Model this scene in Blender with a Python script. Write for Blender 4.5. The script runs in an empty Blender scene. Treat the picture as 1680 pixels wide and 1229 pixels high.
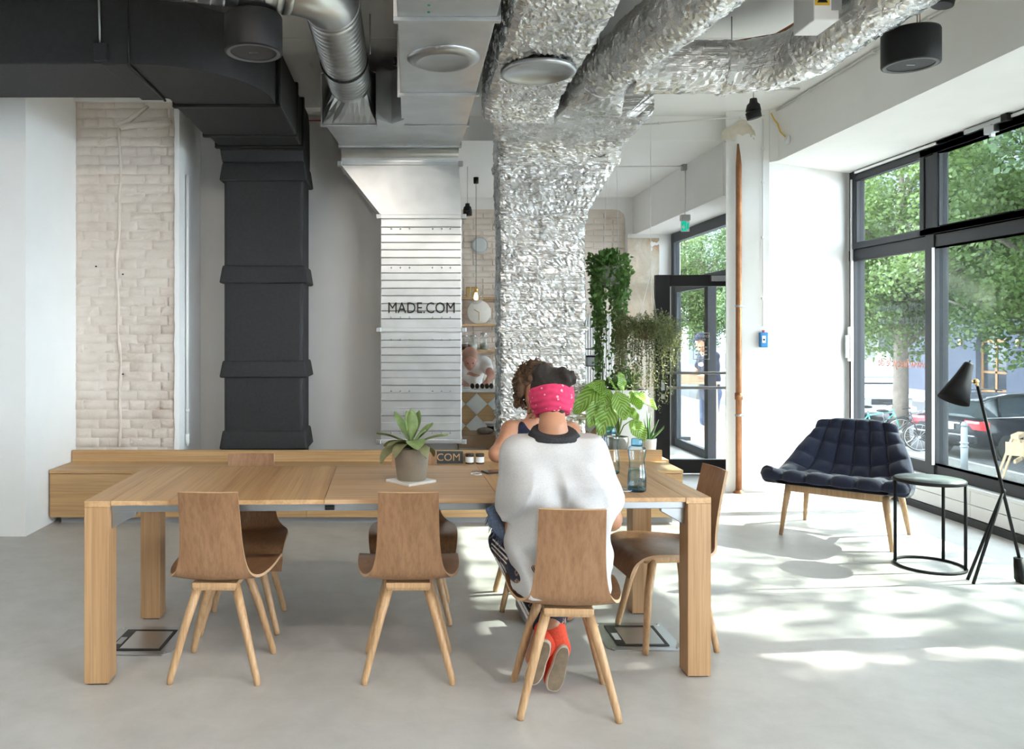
import bpy, bmesh, math, random
import numpy as np
from mathutils import Vector, Matrix, noise as mnoise
PI = math.pi
SC = bpy.context.scene
COL = SC.collection
# ------------------------------------------------------------------ camera
F, VX, VY, H = 1320.0, 672.0, 548.0, 1.43      # focal length in px, vanishing point, eye height
cam = bpy.data.cameras.new('camera')
cam.sensor_width = 36.0
cam.lens = 36.0 * F / 1680.0
cam.shift_x = (840.0 - VX) / 1680.0
cam.shift_y = -(614.5 - VY) / 1680.0
cam.clip_start = 0.05; cam.clip_end = 400
camo = bpy.data.objects.new('camera', cam); COL.objects.link(camo)
camo.location = (0, 0, H); camo.rotation_euler = (PI / 2, 0, 0)
SC.camera = camo
# ------------------------------------------------------------------ world, sun, exposure
world = bpy.data.worlds.new('sky'); SC.world = world
world.use_nodes = True
bg = world.node_tree.nodes['Background']
bg.inputs['Color'].default_value = (0.80, 0.89, 1.0, 1); bg.inputs['Strength'].default_value = 10.5
sun = bpy.data.lights.new('sun', 'SUN'); sun.energy = 30.0; sun.angle = math.radians(0.6)
sun.color = (1.0, 0.94, 0.85)
suno = bpy.data.objects.new('sun', sun); COL.objects.link(suno)
SUN_DIR = Vector((-0.75, -0.067, -0.54)).normalized()
suno.rotation_euler = SUN_DIR.to_track_quat('-Z', 'Y').to_euler()
suno.location = (20, 6, 18)
vs = SC.view_settings
vs.view_transform = 'Standard'; vs.look = 'None'; vs.gamma = 1.0; vs.use_curve_mapping = False
vs.exposure = 1.26
SC.cycles.max_bounces = 14; SC.cycles.diffuse_bounces = 12; SC.cycles.transparent_max_bounces = 24
SC.cycles.sample_clamp_indirect = 25.0
SC.cycles.caustics_reflective = False; SC.cycles.caustics_refractive = False

# ------------------------------------------------------------------ small helpers
def at(px, py, Y):
    return Vector(((px - VX) * Y / F, Y, H - (py - VY) * Y / F))
def flr(px, py, Z=0.0):
    return at(px, py, F * (H - Z) / (py - VY))

class MB:
    """collects shapes and links them as one mesh object"""
    def __init__(self): self.v = []; self.f = []; self.sm = []
    def add(self, vs, fs, smooth=False):
        o = len(self.v)
        self.v += [tuple(p) for p in vs]
        self.f += [tuple(i + o for i in q) for q in fs]
        self.sm += [smooth] * len(fs)
        return self
    def box(self, x0, x1, y0, y1, z0, z1, M=None):
        p = [Vector((x, y, z)) for z in (z0, z1) for y in (y0, y1) for x in (x0, x1)]
        if M is not None: p = [M @ q for q in p]
        return self.add(p, [(0,2,3,1),(4,5,7,6),(0,1,5,4),(2,6,7,3),(0,4,6,2),(1,3,7,5)])
    def prism(self, pts, z0, z1, M=None):
        """2D outline (counter-clockwise) extruded along z"""
        n = len(pts)
        p = [Vector((x, y, z0)) for x, y in pts] + [Vector((x, y, z1)) for x, y in pts]
        if M is not None: p = [M @ q for q in p]
        fs = [tuple(range(n - 1, -1, -1)), tuple(range(n, 2 * n))]
        fs += [(i, (i + 1) % n, n + (i + 1) % n, n + i) for i in range(n)]
        return self.add(p, fs)
    def tube(self, pts, rad, n=10, cap=True, smooth=True):
        pts = [Vector(p) for p in pts]
        if not hasattr(rad, '__len__'): rad = [rad] * len(pts)
        t0 = (pts[1] - pts[0]).normalized()
        up = Vector((0, 0, 1)) if abs(t0.z) < .9 else Vector((1, 0, 0))
        a = t0.cross(up).normalized(); vs = []
        for i, p in enumerate(pts):
            if i == 0: t = pts[1] - pts[0]
            elif i == len(pts) - 1: t = pts[-1] - pts[-2]
            else: t = (pts[i+1] - p).normalized() + (p - pts[i-1]).normalized()
            t.normalize()
            a = (a - t * a.dot(t)).normalized(); b = t.cross(a)
            for k in range(n):
                w = 2 * PI * k / n
                vs.append(p + (a * math.cos(w) + b * math.sin(w)) * rad[i])
        fs = []
        for i in range(len(pts) - 1):
            for k in range(n):
                fs.append((i*n+k, i*n+(k+1)%n, (i+1)*n+(k+1)%n, (i+1)*n+k))
        self.add(vs, fs, smooth)
        if cap:
            o = len(self.v) - len(vs)
            self.f += [tuple(o + k for k in range(n - 1, -1, -1)), tuple(o + (len(pts)-1)*n + k for k in range(n))]
            self.sm += [False, False]
        return self
    def lathe(self, prof, n=24, M=None, smooth=True, cap=True):
        """prof: (radius, z) from bottom to top around z"""
        vs = []
        for r, z in prof:
            for k in range(n):
                w = 2 * PI * k / n
                vs.append(Vector((r * math.cos(w), r * math.sin(w), z)))
        if M is not None: vs = [M @ q for q in vs]
        fs = [(i*n+k, i*n+(k+1)%n, (i+1)*n+(k+1)%n, (i+1)*n+k) for i in range(len(prof)-1) for k in range(n)]
        self.add(vs, fs, smooth)
        if cap:
            o = len(self.v) - len(vs); m = len(prof) - 1
            if prof[0][0] > 1e-5: self.f.append(tuple(o + k for k in range(n-1, -1, -1))); self.sm.append(False)
            if prof[m][0] > 1e-5: self.f.append(tuple(o + m*n + k for k in range(n))); self.sm.append(False)
        return self
    def grid(self, fn, nu, nv, smooth=True, closeu=False, flip=False):
        vs = [fn(i / (nu if closeu else nu - 1), j / (nv - 1)) for j in range(nv) for i in range(nu)]
        fs = []
        for j in range(nv - 1):
            for i in range(nu if closeu else nu - 1):
                q = (j*nu+i, j*nu+(i+1)%nu, (j+1)*nu+(i+1)%nu, (j+1)*nu+i)
                fs.append(q[::-1] if flip else q)
        return self.add(vs, fs, smooth)
    def sphere(self, c, r, nu=14, nv=9, smooth=True):
        c = Vector(c)
        if not hasattr(r, '__len__'): r = (r, r, r)
        def fn(u, v):
            th = 2 * PI * u; ph = PI * (0.001 + .998 * v)
            return c + Vector((-r[0]*math.cos(th)*math.sin(ph), -r[1]*math.sin(th)*math.sin(ph), -r[2]*math.cos(ph)))
        return self.grid(fn, nu, nv, smooth, True)
    def mesh(self, name):
        m = bpy.data.meshes.new(name)
        m.from_pydata(self.v, [], self.f)
        m.polygons.foreach_set('use_smooth', self.sm)
        m.update()
        return m
    def build(self, name, mat=None, parent=None, loc=None, bevel=0, seg=2, auto=True):
        m = self.mesh(name)
        if mat is not None: m.materials.append(mat)
        return link(name, m, parent, loc, bevel, seg)

def link(name, mesh, parent=None, loc=None, bevel=0, seg=2):
    o = bpy.data.objects.new(name, mesh); COL.objects.link(o)
    if parent is not None: o.parent = parent
    if loc is not None: o.location = loc
    if bevel:
        b = o.modifiers.new('bevel', 'BEVEL'); b.width = bevel; b.segments = seg
        b.limit_method = 'ANGLE'; b.angle_limit = math.radians(40); b.harden_normals = False
    return o
def tag(o, label, cat, group=None):
    o['label'] = label; o['category'] = cat
    if group: o['group'] = group
    return o
def struct(o):
    o['kind'] = 'structure'; return o
def thing(name, label, cat, loc=(0, 0, 0), rz=0.0, group=None):
    o = bpy.data.objects.new(name, None); COL.objects.link(o)
    o.empty_display_size = .1
    o.location = loc; o.rotation_euler = (0, 0, rz)
    return tag(o, label, cat, group)
def copy_tree(o, parent=None):
    c = o.copy(); COL.objects.link(c); c.parent = parent
    for ch in list(o.children): copy_tree(ch, c)
    return c
def bxo(name, mat, x0, x1, y0, y1, z0, z1, parent=None, bevel=0, seg=2):
    return MB().box(x0, x1, y0, y1, z0, z1).build(name, mat, parent, bevel=bevel, seg=seg)
def text_mesh(s, size, M, extrude=0.001, align='CENTER', bold=0.0):
    cu = bpy.data.curves.new('txt', 'FONT'); cu.body = s; cu.size = size; cu.extrude = extrude
    cu.align_x = align; cu.align_y = 'CENTER'; cu.resolution_u = 3; cu.offset = bold
    ob = bpy.data.objects.new('txt', cu); COL.objects.link(ob)
    dg = bpy.context.evaluated_depsgraph_get()
    me = bpy.data.meshes.new_from_object(ob.evaluated_get(dg))
    bpy.data.objects.remove(ob); bpy.data.curves.remove(cu)
    me.transform(M); me.materials.clear()
    return me
def frame_mat(o, xa, ya, za):
    M = Matrix.Identity(4)
    for i, a in enumerate((Vector(xa), Vector(ya), Vector(za))):
        M[0][i], M[1][i], M[2][i] = a.x, a.y, a.z
    M[0][3], M[1][3], M[2][3] = o[0], o[1], o[2]
    return M
def look_mat(a, b):
    """matrix at a whose z axis points to b"""
    a = Vector(a); b = Vector(b)
    return Matrix.Translation(a) @ (b - a).to_track_quat('Z', 'Y').to_matrix().to_4x4()

# ------------------------------------------------------------------ materials
def srgb(r, g, b):
    f = lambda c: (c / 255 / 12.92) if c / 255 <= .04045 else ((c / 255 + .055) / 1.055) ** 2.4
    return (f(r), f(g), f(b), 1)
def base_mat(name, col, rough=.6, metal=0.0, spec=.5):
    m = bpy.data.materials.new(name); m.use_nodes = True
    nt = m.node_tree; p = nt.nodes['Principled BSDF']
    p.inputs['Base Color'].default_value = col; p.inputs['Roughness'].default_value = rough
    p.inputs['Metallic'].default_value = metal; p.inputs['Specular IOR Level'].default_value = spec
    return m, nt, p
def coords(nt, scale=(1, 1, 1), rot=(0, 0, 0), kind='Object'):
    tc = nt.nodes.new('ShaderNodeTexCoord'); mp = nt.nodes.new('ShaderNodeMapping')
    mp.inputs['Scale'].default_value = scale; mp.inputs['Rotation'].default_value = rot
    nt.links.new(tc.outputs[kind], mp.inputs['Vector'])
    return mp.outputs['Vector']
def nz(nt, vec, scale, detail=4, rough=.55, dist=0.0):
    n = nt.nodes.new('ShaderNodeTexNoise')
    n.inputs['Scale'].default_value = scale; n.inputs['Detail'].default_value = detail
    n.inputs['Roughness'].default_value = rough; n.inputs['Distortion'].default_value = dist
    nt.links.new(vec, n.inputs['Vector']); return n.outputs['Fac']
def ramp(nt, fac, stops):
    r = nt.nodes.new('ShaderNodeValToRGB'); e = r.color_ramp.elements
    while len(e) < len(stops): e.new(.5)
    for i, (p, c) in enumerate(stops): e[i].position = p; e[i].color = c
    nt.links.new(fac, r.inputs['Fac']); return r.outputs['Color']
def bump(nt, p, fac, strength=.3, dist=.01, prev=None):
    b = nt.nodes.new('ShaderNodeBump'); b.inputs['Strength'].default_value = strength
    b.inputs['Distance'].default_value = dist
    nt.links.new(fac, b.inputs['Height'])
    if prev is not None: nt.links.new(prev, b.inputs['Normal'])
    nt.links.new(b.outputs['Normal'], p.inputs['Normal']); return b.outputs['Normal']
def noisy(name, c1, c2, scale=8, rough=.6, metal=0, bs=.15, bd=.004, detail=5, kind='Object', spec=.5):
    m, nt, p = base_mat(name, c1, rough, metal, spec)
    v = coords(nt, kind=kind); f = nz(nt, v, scale, detail)
    nt.links.new(ramp(nt, f, [(.3, c1), (.7, c2)]), p.inputs['Base Color'])
    if bs: bump(nt, p, nz(nt, v, scale * 4, detail), bs, bd)
    return m
def plain(name, col, rough=.5, metal=0.0, spec=.5):
    return base_mat(name, col, rough, metal, spec)[0]
def wood(name, c1, c2, c3, axis=0, scale=1.0, rough=.45):
    """grain runs along the given axis of the object"""
    m, nt, p = base_mat(name, c1, rough)
    s = [16 * scale] * 3; s[axis] = 0.7 * scale
    v = coords(nt, tuple(s))
    warp = nz(nt, v, .55, 2, .5, 1.2)
    big = ramp(nt, warp, [(.25, c1), (.5, c2), (.75, c3)])
    s2 = [110 * scale] * 3; s2[axis] = 2.2 * scale
    fine = nz(nt, coords(nt, tuple(s2)), 1.0, 3, .7)
    fr = ramp(nt, fine, [(.36, (.55, .5, .45, 1)), (.6, (1, 1, 1, 1))])
    mx = nt.nodes.new('ShaderNodeMix'); mx.data_type = 'RGBA'; mx.blend_type = 'MULTIPLY'
    mx.inputs['Factor'].default_value = .55
    nt.links.new(big, mx.inputs['A']); nt.links.new(fr, mx.inputs['B'])
    nt.links.new(mx.outputs['Result'], p.inputs['Base Color'])
    bump(nt, p, fine, .08, .002)
    return m
def glass_mat(name, tint=(1, 1, 1, 1), refl=.55, rough=0.0):
    m = bpy.data.materials.new(name); m.use_nodes = True
    nt = m.node_tree; nt.nodes.remove(nt.nodes['Principled BSDF']); out = nt.nodes['Material Output']
    t = nt.nodes.new('ShaderNodeBsdfTransparent'); t.inputs['Color'].default_value = tint
    g = nt.nodes.new('ShaderNodeBsdfGlossy'); g.inputs['Roughness'].default_value = rough
    lw = nt.nodes.new('ShaderNodeLayerWeight'); lw.inputs['Blend'].default_value = .5
    pw = nt.nodes.new('ShaderNodeMath'); pw.operation = 'POWER'; pw.inputs[1].default_value = 4.0
    mu = nt.nodes.new('ShaderNodeMath'); mu.operation = 'MULTIPLY_ADD'; mu.inputs[1].default_value = refl * .8; mu.inputs[2].default_value = refl * .035
    mx = nt.nodes.new('ShaderNodeMixShader')
    nt.links.new(lw.outputs['Facing'], pw.inputs[0]); nt.links.new(pw.outputs[0], mu.inputs[0]); nt.links.new(mu.outputs[0], mx.inputs['Fac'])
    nt.links.new(t.outputs[0], mx.inputs[1]); nt.links.new(g.outputs[0], mx.inputs[2])
    nt.links.new(mx.outputs[0], out.inputs['Surface'])
    return m
def bottle_mat(name, light, edge):
    m = glass_mat(name, light, 1.4); nt = m.node_tree
    t = [n for n in nt.nodes if n.type == 'BSDF_TRANSPARENT'][0]; lw = [n for n in nt.nodes if n.type == 'LAYER_WEIGHT'][0]
    nt.links.new(ramp(nt, lw.outputs['Facing'], [(.25, light), (.9, edge)]), t.inputs['Color'])
    return m
def leaf_mat(name, c1, c2, trans=.35, rough=.45, scale=6):
    m, nt, p = base_mat(name, c1, rough)
    f = nz(nt, coords(nt), scale, 3)
    col = ramp(nt, f, [(.3, c1), (.7, c2)])
    nt.links.new(col, p.inputs['Base Color'])
    tr = nt.nodes.new('ShaderNodeBsdfTranslucent'); nt.links.new(col, tr.inputs['Color'])
    mx = nt.nodes.new('ShaderNodeMixShader'); mx.inputs['Fac'].default_value = trans
    out = nt.nodes['Material Output']
    nt.links.new(p.outputs[0], mx.inputs[1]); nt.links.new(tr.outputs[0], mx.inputs[2])
    nt.links.new(mx.outputs[0], out.inputs['Surface'])
    return m
def emit_mat(name, col, strength):
    m = bpy.data.materials.new(name); m.use_nodes = True
    nt = m.node_tree; p = nt.nodes['Principled BSDF']
    p.inputs['Base Color'].default_value = col
    p.inputs['Emission Color'].default_value = col; p.inputs['Emission Strength'].default_value = strength
    return m

M = {}
M['white'] = noisy('white_paint', (.85, .845, .83, 1), (.88, .875, .86, 1), 3, .85, bs=.05)
M['plaster_grey'] = noisy('back_wall_paint', (.80, .79, .775, 1), (.84, .83, .815, 1), 2, .85, bs=.06)
M['ceiling'] = noisy('ceiling_paint', (.88, .88, .87, 1), (.905, .905, .895, 1), 1.5, .9, bs=.03)
def concrete():
    m, nt, p = base_mat('polished_concrete', (.45, .44, .42, 1), .42)
    v = coords(nt)
    f = nz(nt, v, .9, 8, .62, .6)
    c = ramp(nt, f, [(.25, (.43, .415, .39, 1)), (.5, (.50, .485, .46, 1)), (.75, (.56, .55, .53, 1))])
    g = nz(nt, v, 5, 8, .7, .3)
    c2 = ramp(nt, g, [(.3, (.86, .86, .86, 1)), (.62, (1.04, 1.04, 1.04, 1))])
    mx = nt.nodes.new('ShaderNodeMix'); mx.data_type = 'RGBA'; mx.blend_type = 'MULTIPLY'; mx.inputs['Factor'].default_value = .8
    nt.links.new(c, mx.inputs['A']); nt.links.new(c2, mx.inputs['B'])
    nt.links.new(mx.outputs['Result'], p.inputs['Base Color'])
    r = ramp(nt, f, [(.3, (.36, .36, .36, 1)), (.7, (.5, .5, .5, 1))])
    nt.links.new(r, p.inputs['Roughness'])
    bump(nt, p, nz(nt, v, 30, 6), .03, .003)
    return m
M['floor'] = concrete()
def brickpaint():
    m, nt, p = base_mat('painted_brick', (.74, .68, .60, 1), .85)
    v = coords(nt, kind='Generated'); w = coords(nt)
    gm = nt.nodes.new('ShaderNodeNewGeometry')
    f = nz(nt, gm.outputs['Position'], 2.2, 7, .65, .4)
    c = ramp(nt, f, [(.28, (.56, .46, .385, 1)), (.45, (.70, .615, .54, 1)), (.72, (.78, .71, .645, 1))])
    nt.links.new(c, p.inputs['Base Color'])
    n1 = bump(nt, p, nz(nt, gm.outputs['Position'], 22, 8, .7, .5), .55, .012)
    bump(nt, p, nz(nt, gm.outputs['Position'], 90, 4), .3, .004, n1)
    return m
M['brick'] = brickpaint()
def plaster_old():
    m, nt, p = base_mat('raw_plaster', (.6, .5, .4, 1), .9)
    gm = nt.nodes.new('ShaderNodeNewGeometry')
    f = nz(nt, gm.outputs['Position'], 2.6, 8, .7, .9)
    c = ramp(nt, f, [(.30, (.40, .20, .11, 1)), (.40, (.52, .40, .29, 1)), (.55, (.56, .49, .40, 1)), (.75, (.68, .64, .57, 1))])
    nt.links.new(c, p.inputs['Base Color'])
    bump(nt, p, nz(nt, gm.outputs['Position'], 18, 8, .7), .6, .02)
    return m
M['rawplaster'] = plaster_old()
M['duct_black'] = noisy('black_insulation', (.014, .014, .0155, 1), (.022, .022, .024, 1), 40, .68, bs=.25, bd=.002)
M['duct_black2'] = plain('black_gasket', (.006, .006, .006, 1), .55)
def galv():
    m, nt, p = base_mat('galvanised_steel', (.62, .64, .65, 1), .33, 1.0)
    gm = nt.nodes.new('ShaderNodeNewGeometry')
    f = nz(nt, gm.outputs['Position'], 5, 2, .5, .3)
    nt.links.new(ramp(nt, f, [(.3, (.56, .575, .58, 1)), (.7, (.66, .675, .685, 1))]), p.inputs['Base Color'])
    return m
M['galv'] = galv()
def foil(name='crinkled_foil'):
    m, nt, p = base_mat(name, (.86, .85, .84, 1), .22, 1.0)
    gm = nt.nodes.new('ShaderNodeNewGeometry')
    mp = nt.nodes.new('ShaderNodeMapping'); mp.inputs['Scale'].default_value = (1.2, 1.2, 30); nt.links.new(gm.outputs['Position'], mp.inputs['Vector'])
    cr = ramp(nt, nz(nt, mp.outputs['Vector'], 1.0, 3, .6, .6), [(.46, (0, 0, 0, 1)), (.50, (1, 1, 1, 1)), (.54, (0, 0, 0, 1))])
    n1 = bump(nt, p, cr, .5, .008)
    bump(nt, p, nz(nt, gm.outputs['Position'], 34, 5, .6, 2.0), .25, .012, n1)
    nt.links.new(ramp(nt, nz(nt, gm.outputs['Position'], 5, 6), [(.3, (.50, .495, .49, 1)), (.7, (.76, .75, .74, 1))]), p.inputs['Base Color'])
    nt.links.new(ramp(nt, nz(nt, gm.outputs['Position'], 11, 3), [(.3, (.16, .16, .16, 1)), (.7, (.34, .34, .34, 1))]), p.inputs['Roughness'])
    return m
M['foil'] = foil()
M['oak_x'] = wood('oak_bench', (.50, .30, .135, 1), (.57, .36, .17, 1), (.62, .41, .205, 1), 0, .5)
M['oak_y'] = wood('oak_tabletop_across', (.40, .215, .09, 1), (.52, .31, .145, 1), (.62, .40, .21, 1), 1, .42)
M['oak_leaf'] = wood('oak_tabletop_leaf', (.47, .285, .145, 1), (.54, .345, .19, 1), (.60, .40, .23, 1), 0, .6)
M['oak_z'] = wood('oak_leg', (.42, .235, .11, 1), (.49, .29, .14, 1), (.54, .34, .17, 1), 2, .6)
M['walnut'] = wood('chair_veneer', (.23, .115, .055, 1), (.30, .158, .078, 1), (.375, .21, .11, 1), 2, .6, .38)
M['ash'] = wood('chair_leg_ash', (.50, .30, .15, 1), (.56, .35, .18, 1), (.60, .39, .21, 1), 2, 1.0)
M['ply'] = plain('ply_edge', (.50, .33, .19, 1), .6)
M['pine'] = wood('pale_pine', (.62, .46, .30, 1), (.68, .52, .35, 1), (.72, .57, .40, 1), 0, .8)
M['frame'] = plain('anthracite_frame', (.028, .030, .035, 1), .5, spec=.25)
M['frame_dk'] = plain('dark_gasket', (.012, .012, .014, 1), .5)
M['door_grey'] = plain('door_grey', (.07, .078, .09, 1), .5, spec=.25)
M['alu'] = plain('aluminium', (.45, .46, .47, 1), .35, 1.0)
M['chrome'] = plain('chrome', (.8, .8, .8, 1), .15, 1.0)
M['black'] = plain('black_plastic', (.008, .008, .009, 1), .5, spec=.3)
M['blackmetal'] = plain('black_powdercoat', (.008, .008, .009, 1), .6, spec=.25)
M['grille'] = noisy('speaker_grille', (.035, .035, .037, 1), (.055, .055, .057, 1), 200, .7, bs=.3, bd=.001)
M['glass'] = glass_mat('window_glass', (.97, .985, .98, 1), .35)
M['glass_dim'] = glass_mat('dimming_glass', (.80, .825, .82, 1), .35)  # grey tint put into the panes to dim the bright street
M['copper'] = noisy('old_copper', (.30, .13, .06, 1), (.42, .20, .10, 1), 14, .45, .7, bs=.1)
M['brass'] = plain('brass', (.72, .50, .22, 1), .25, 1.0)
M['blue'] = plain('blue_plastic', (.02, .22, .55, 1), .4)
M['yellow'] = plain('yellow_plastic', (.75, .48, .04, 1), .5)
M['red'] = plain('red_wire', (.45, .03, .05, 1), .5)
M['whiteplastic'] = plain('white_plastic', (.82, .82, .82, 1), .4)
M['whitemetal'] = plain('white_enamel', (.80, .80, .79, 1), .45)
M['offgrey'] = plain('grey_plastic', (.35, .36, .37, 1), .5)
# ================================================================== THE SETTING
rnd = random.Random(7)
CZ, CZ2 = 3.45, 3.22
BW = 6.52        # brick pier front
struct(bxo('floor', M['floor'], -6.2, 4.30, -5.2, 10.7, -.25, 0))
ceil = struct(bxo('ceiling', M['ceiling'], -6.2, 4.5, -5.2, 10.9, CZ + .04, CZ + .25))
ys = [-5.2, -2.2, .3, 2.9, 5.49, 7.45]
for i in range(5):
    for (xa, xb) in ((-6.2, -2.8), (-2.8, 1.6), (1.6, 3.3)):
        o = bxo('ceiling_panel', M['ceiling'], xa + .004, xb - .004, ys[i] + .004, ys[i+1] - .004, CZ, CZ + .04, ceil)
struct(bxo('ceiling_kitchen', M['ceiling'], -3.2, 3.3, 7.45, 10.7, CZ2, CZ + .04))
# left: wall end that stands forward of the bench
struct(bxo('wall_left_return', M['white'], -6.2, -2.71, 5.68, 7.4, 0, CZ))
struct(bxo('wall_left', M['white'], -6.4, -6.2, -5.2, 5.68, 0, CZ))
struct(bxo('wall_back', M['plaster_grey'], -2.0, .42, 7.18, 7.36, 0, CZ))
# rear wall behind the photographer
struct(bxo('wall_front', M['white'], -6.4, 4.5, -5.4, -5.2, 0, CZ))
# --- brick pier with single bricks
pier = MB().box(-2.72, -1.90, BW + .0165, 7.2, 0, CZ)
pier = struct(pier.build('wall_brick_pier', M['brick']))
def brick_mesh(l, h, d, seed):
    r = random.Random(seed); b = MB()
    nu, nv = 5, 3
    j = lambda s: r.uniform(-s, s)
    front = [[Vector((-l/2 + l*i/(nu-1) + (j(.004)), -d + j(.0035), -h/2 + h*k/(nv-1) + j(.0035))) for i in range(nu)] for k in range(nv)]
    vs = [p for row in front for p in row]
    # a recessed rim so the edge is rounded
    rim = []
    for k in range(nv):
        for i in range(nu):
            if k in (0, nv-1) or i in (0, nu-1):
                p = front[k][i]; rim.append(Vector((p.x * (1 + .012 / l * 2), 0, p.z * (1 + .007 / h * 2))))
    idx = {}; c = len(vs); q = 0
    for k in range(nv):
        for i in range(nu):
            if k in (0, nv-1) or i in (0, nu-1): idx[(i, k)] = c + q; q += 1
    vs += rim
    fs = [(k*nu+i, k*nu+i+1, (k+1)*nu+i+1, (k+1)*nu+i) for k in range(nv-1) for i in range(nu-1)]
    loop = [(i, 0) for i in range(nu)] + [(nu-1, k) for k in range(1, nv)] + [(i, nv-1) for i in range(nu-2, -1, -1)] + [(0, k) for k in range(nv-2, 0, -1)]
    for n in range(len(loop)):
        a, b2 = loop[n], loop[(n+1) % len(loop)]
        fs.append((a[1]*nu+a[0], idx[a], idx[b2], b2[1]*nu+b2[0]))
    b.add(vs, fs, True)
    m = b.mesh('brick'); m.materials.append(M['brick']); return m
stretch = [brick_mesh(.238, .066, .013, 10 + i) for i in range(6)]
header = [brick_mesh(.112, .066, .013, 30 + i) for i in range(4)]
z = .47; k = 0
while z < 3.36:
    x = -2.705 + (0 if k % 2 == 0 else -.06)
    while x < -1.905:
        hd = (k % 3 == 2 and rnd.random() < .75) or rnd.random() < .12
        l = .112 if hd else .238
        x1 = min(x + l, -1.896); x0 = max(x, -2.708)
        if x1 - x0 > .03:
            cut = abs(z - 3.14) < .05 and x0 > -2.40     # broken channel high on the pier
            if not cut:
                me = (header if hd else stretch)[rnd.randrange(4)]
                o = link('brick', me, pier)
                o.location = ((x0 + x1) / 2, BW + .024 + rnd.uniform(-.003, .005), z + rnd.uniform(-.002, .002))
                o.scale = ((x1 - x0) / l, 1, 1); o.rotation_euler = (rnd.uniform(-.02, .02), rnd.uniform(-.008, .008), rnd.uniform(-.02, .02))
        x += l + .011
    z += .0765; k += 1
# plastered cable chase and broken ridge on the pier
pts = []
for i in range(40):
    t = i / 39
    pts.append((-2.36 + .012*math.sin(t*9) + .006*math.sin(t*31), BW + .012, .52 + t*2.62))
MB().tube(pts, [.012 + .004*math.sin(i*1.7) for i in range(40)], 7).build('plaster_ridge', M['brick'], pier)
pts = [(-2.36, BW + .012, 3.12), (-2.28, BW + .004, 3.16), (-2.22, BW + .008, 3.21), (-2.12, BW + .01, 3.28)]
MB().tube(pts, [.03, .022, .018, .012], 7).build('plaster_ridge', M['brick'], pier)
pts = [(-2.34, BW + .01, 3.11), (-2.2, BW, 3.125), (-2.02, BW + .004, 3.14), (-1.93, BW + .012, 3.15)]
MB().tube(pts, [.03, .026, .03, .02], 7).build('plaster_ridge', M['brick'], pier)
for (px, py) in ((157, 437), (201, 450), (201, 614)):
    c = at(px, py, BW); MB().lathe([(.006, -.02), (.007, 0.006), (.004, .008)], 10, look_mat(c + Vector((0, .01, 0)), c - Vector((0, 1, 0)))).build('drill_hole', M['frame_dk'], pier)
# metal strip on top of the pier
struct(bxo('trim_1', M['whitemetal'], -2.72, -1.86, BW - .03, BW + .04, 3.31, 3.335))
# white plaster edge and return beside the bricks
edge = MB()
n = 60
prof = []
for i in range(n + 1):
    zz = .3 + (CZ - .3) * i / n
    prof.append((-1.905 + .010 * mnoise.noise(Vector((3.1, 0, zz * 7))), zz))
vs = []
for (x, zz) in prof: vs += [(x, BW - .004, zz), (-1.865, BW - .004, zz), (-1.865, 7.2, zz)]
fs = []
for i in range(n):
    a = i * 3; fs += [(a, a+1, a+4, a+3), (a+1, a+2, a+5, a+4)]
edge.add(vs, fs)
struct(edge.build('wall_pier_return', M['white']))
cd = thing('wall_conduit', 'thin white conduit running up the plaster beside the painted bricks', 'conduit', (-1.845, 6.68, 0))
MB().tube([(0, 0, .5), (0, 0, 2.75)], .012, 8).build('pipe', M['whitemetal'], cd)
MB().tube([(0, 0, .52), (0, 0, .60)], .018, 8).build('socket', M['whitemetal'], cd)
MB().tube([(0, 0, .78), (0, 0, .81)], .018, 8).build('socket', M['whitemetal'], cd)
# --- kitchen end
far = struct(bxo('wall_far', M['white'], -3.2, 2.96, 10.53, 10.7, 0, CZ2))
struct(bxo('wall_kitchen_left', M['white'], -3.3, -3.2, 7.2, 10.7, 0, CZ2))
bk = MB(); r2 = random.Random(3)
for k in range(34):
    z = .42 + k * .0775
    if z > 3.03: break
    for (xa, xb) in ((.45, 1.30), (2.15, 2.80)):
        x = xa - (.12 if k % 2 else 0)
        while x < xb:
            l = .115 if r2.random() < .2 else .24
            x0, x1 = max(x, xa), min(x + l, xb)
            if x1 - x0 > .03:
                dd = .018 + r2.uniform(-.004, .006)
                p = [(x0, 10.53, z-.033), (x1, 10.53, z-.033), (x1, 10.53, z+.033), (x0, 10.53, z+.033)]
                q = [(x0+.008, 10.53-dd, z-.027), (x1-.008, 10.53-dd, z-.027), (x1-.008, 10.53-dd, z+.027), (x0+.008, 10.53-dd, z+.027)]
                bk.add(p + q, [(4,5,6,7), (0,1,5,4), (1,2,6,5), (2,3,7,6), (3,0,4,7)])
            x += l + .011
    # (plain mortar behind)
bko = bk.build('brickwork', M['brick'], far); bko['kind'] = 'stuff'
m1 = MB().box(.43, 1.32, 10.524, 10.53, .3, 3.06).prism([(2.13, .3), (2.82, .3), (2.82, 2.93), (2.80, 3.0), (2.74, 3.05), (2.66, 3.06), (2.13, 3.06)], 0, .006, frame_mat((0, 10.53, 0), (1, 0, 0), (0, 0, 1), (0, -1, 0)))
m1.build('brick_ground', M['brick'], far)
# door reveal at the far side: raw plaster, then white
rv = struct(bxo('wall_door_reveal', M['white'], 2.82, 3.5, 10.40, 10.7, 0, 2.72))
b = MB()
def rawf(u, v):
    p = Vector((2.815 + .41 * u, 10.392, .05 + 2.62 * v))
    return p + Vector((0, .012 * mnoise.fractal(p * 6, 1, 2, 5), 0))
b.grid(rawf, 14, 70)
b.build('raw_plaster', M['rawplaster'], rv)
# wall over the entrance
struct(bxo('wall_over_door', M['white'], 2.92, 3.62, 7.5, 10.6, 2.72, CZ))
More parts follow.
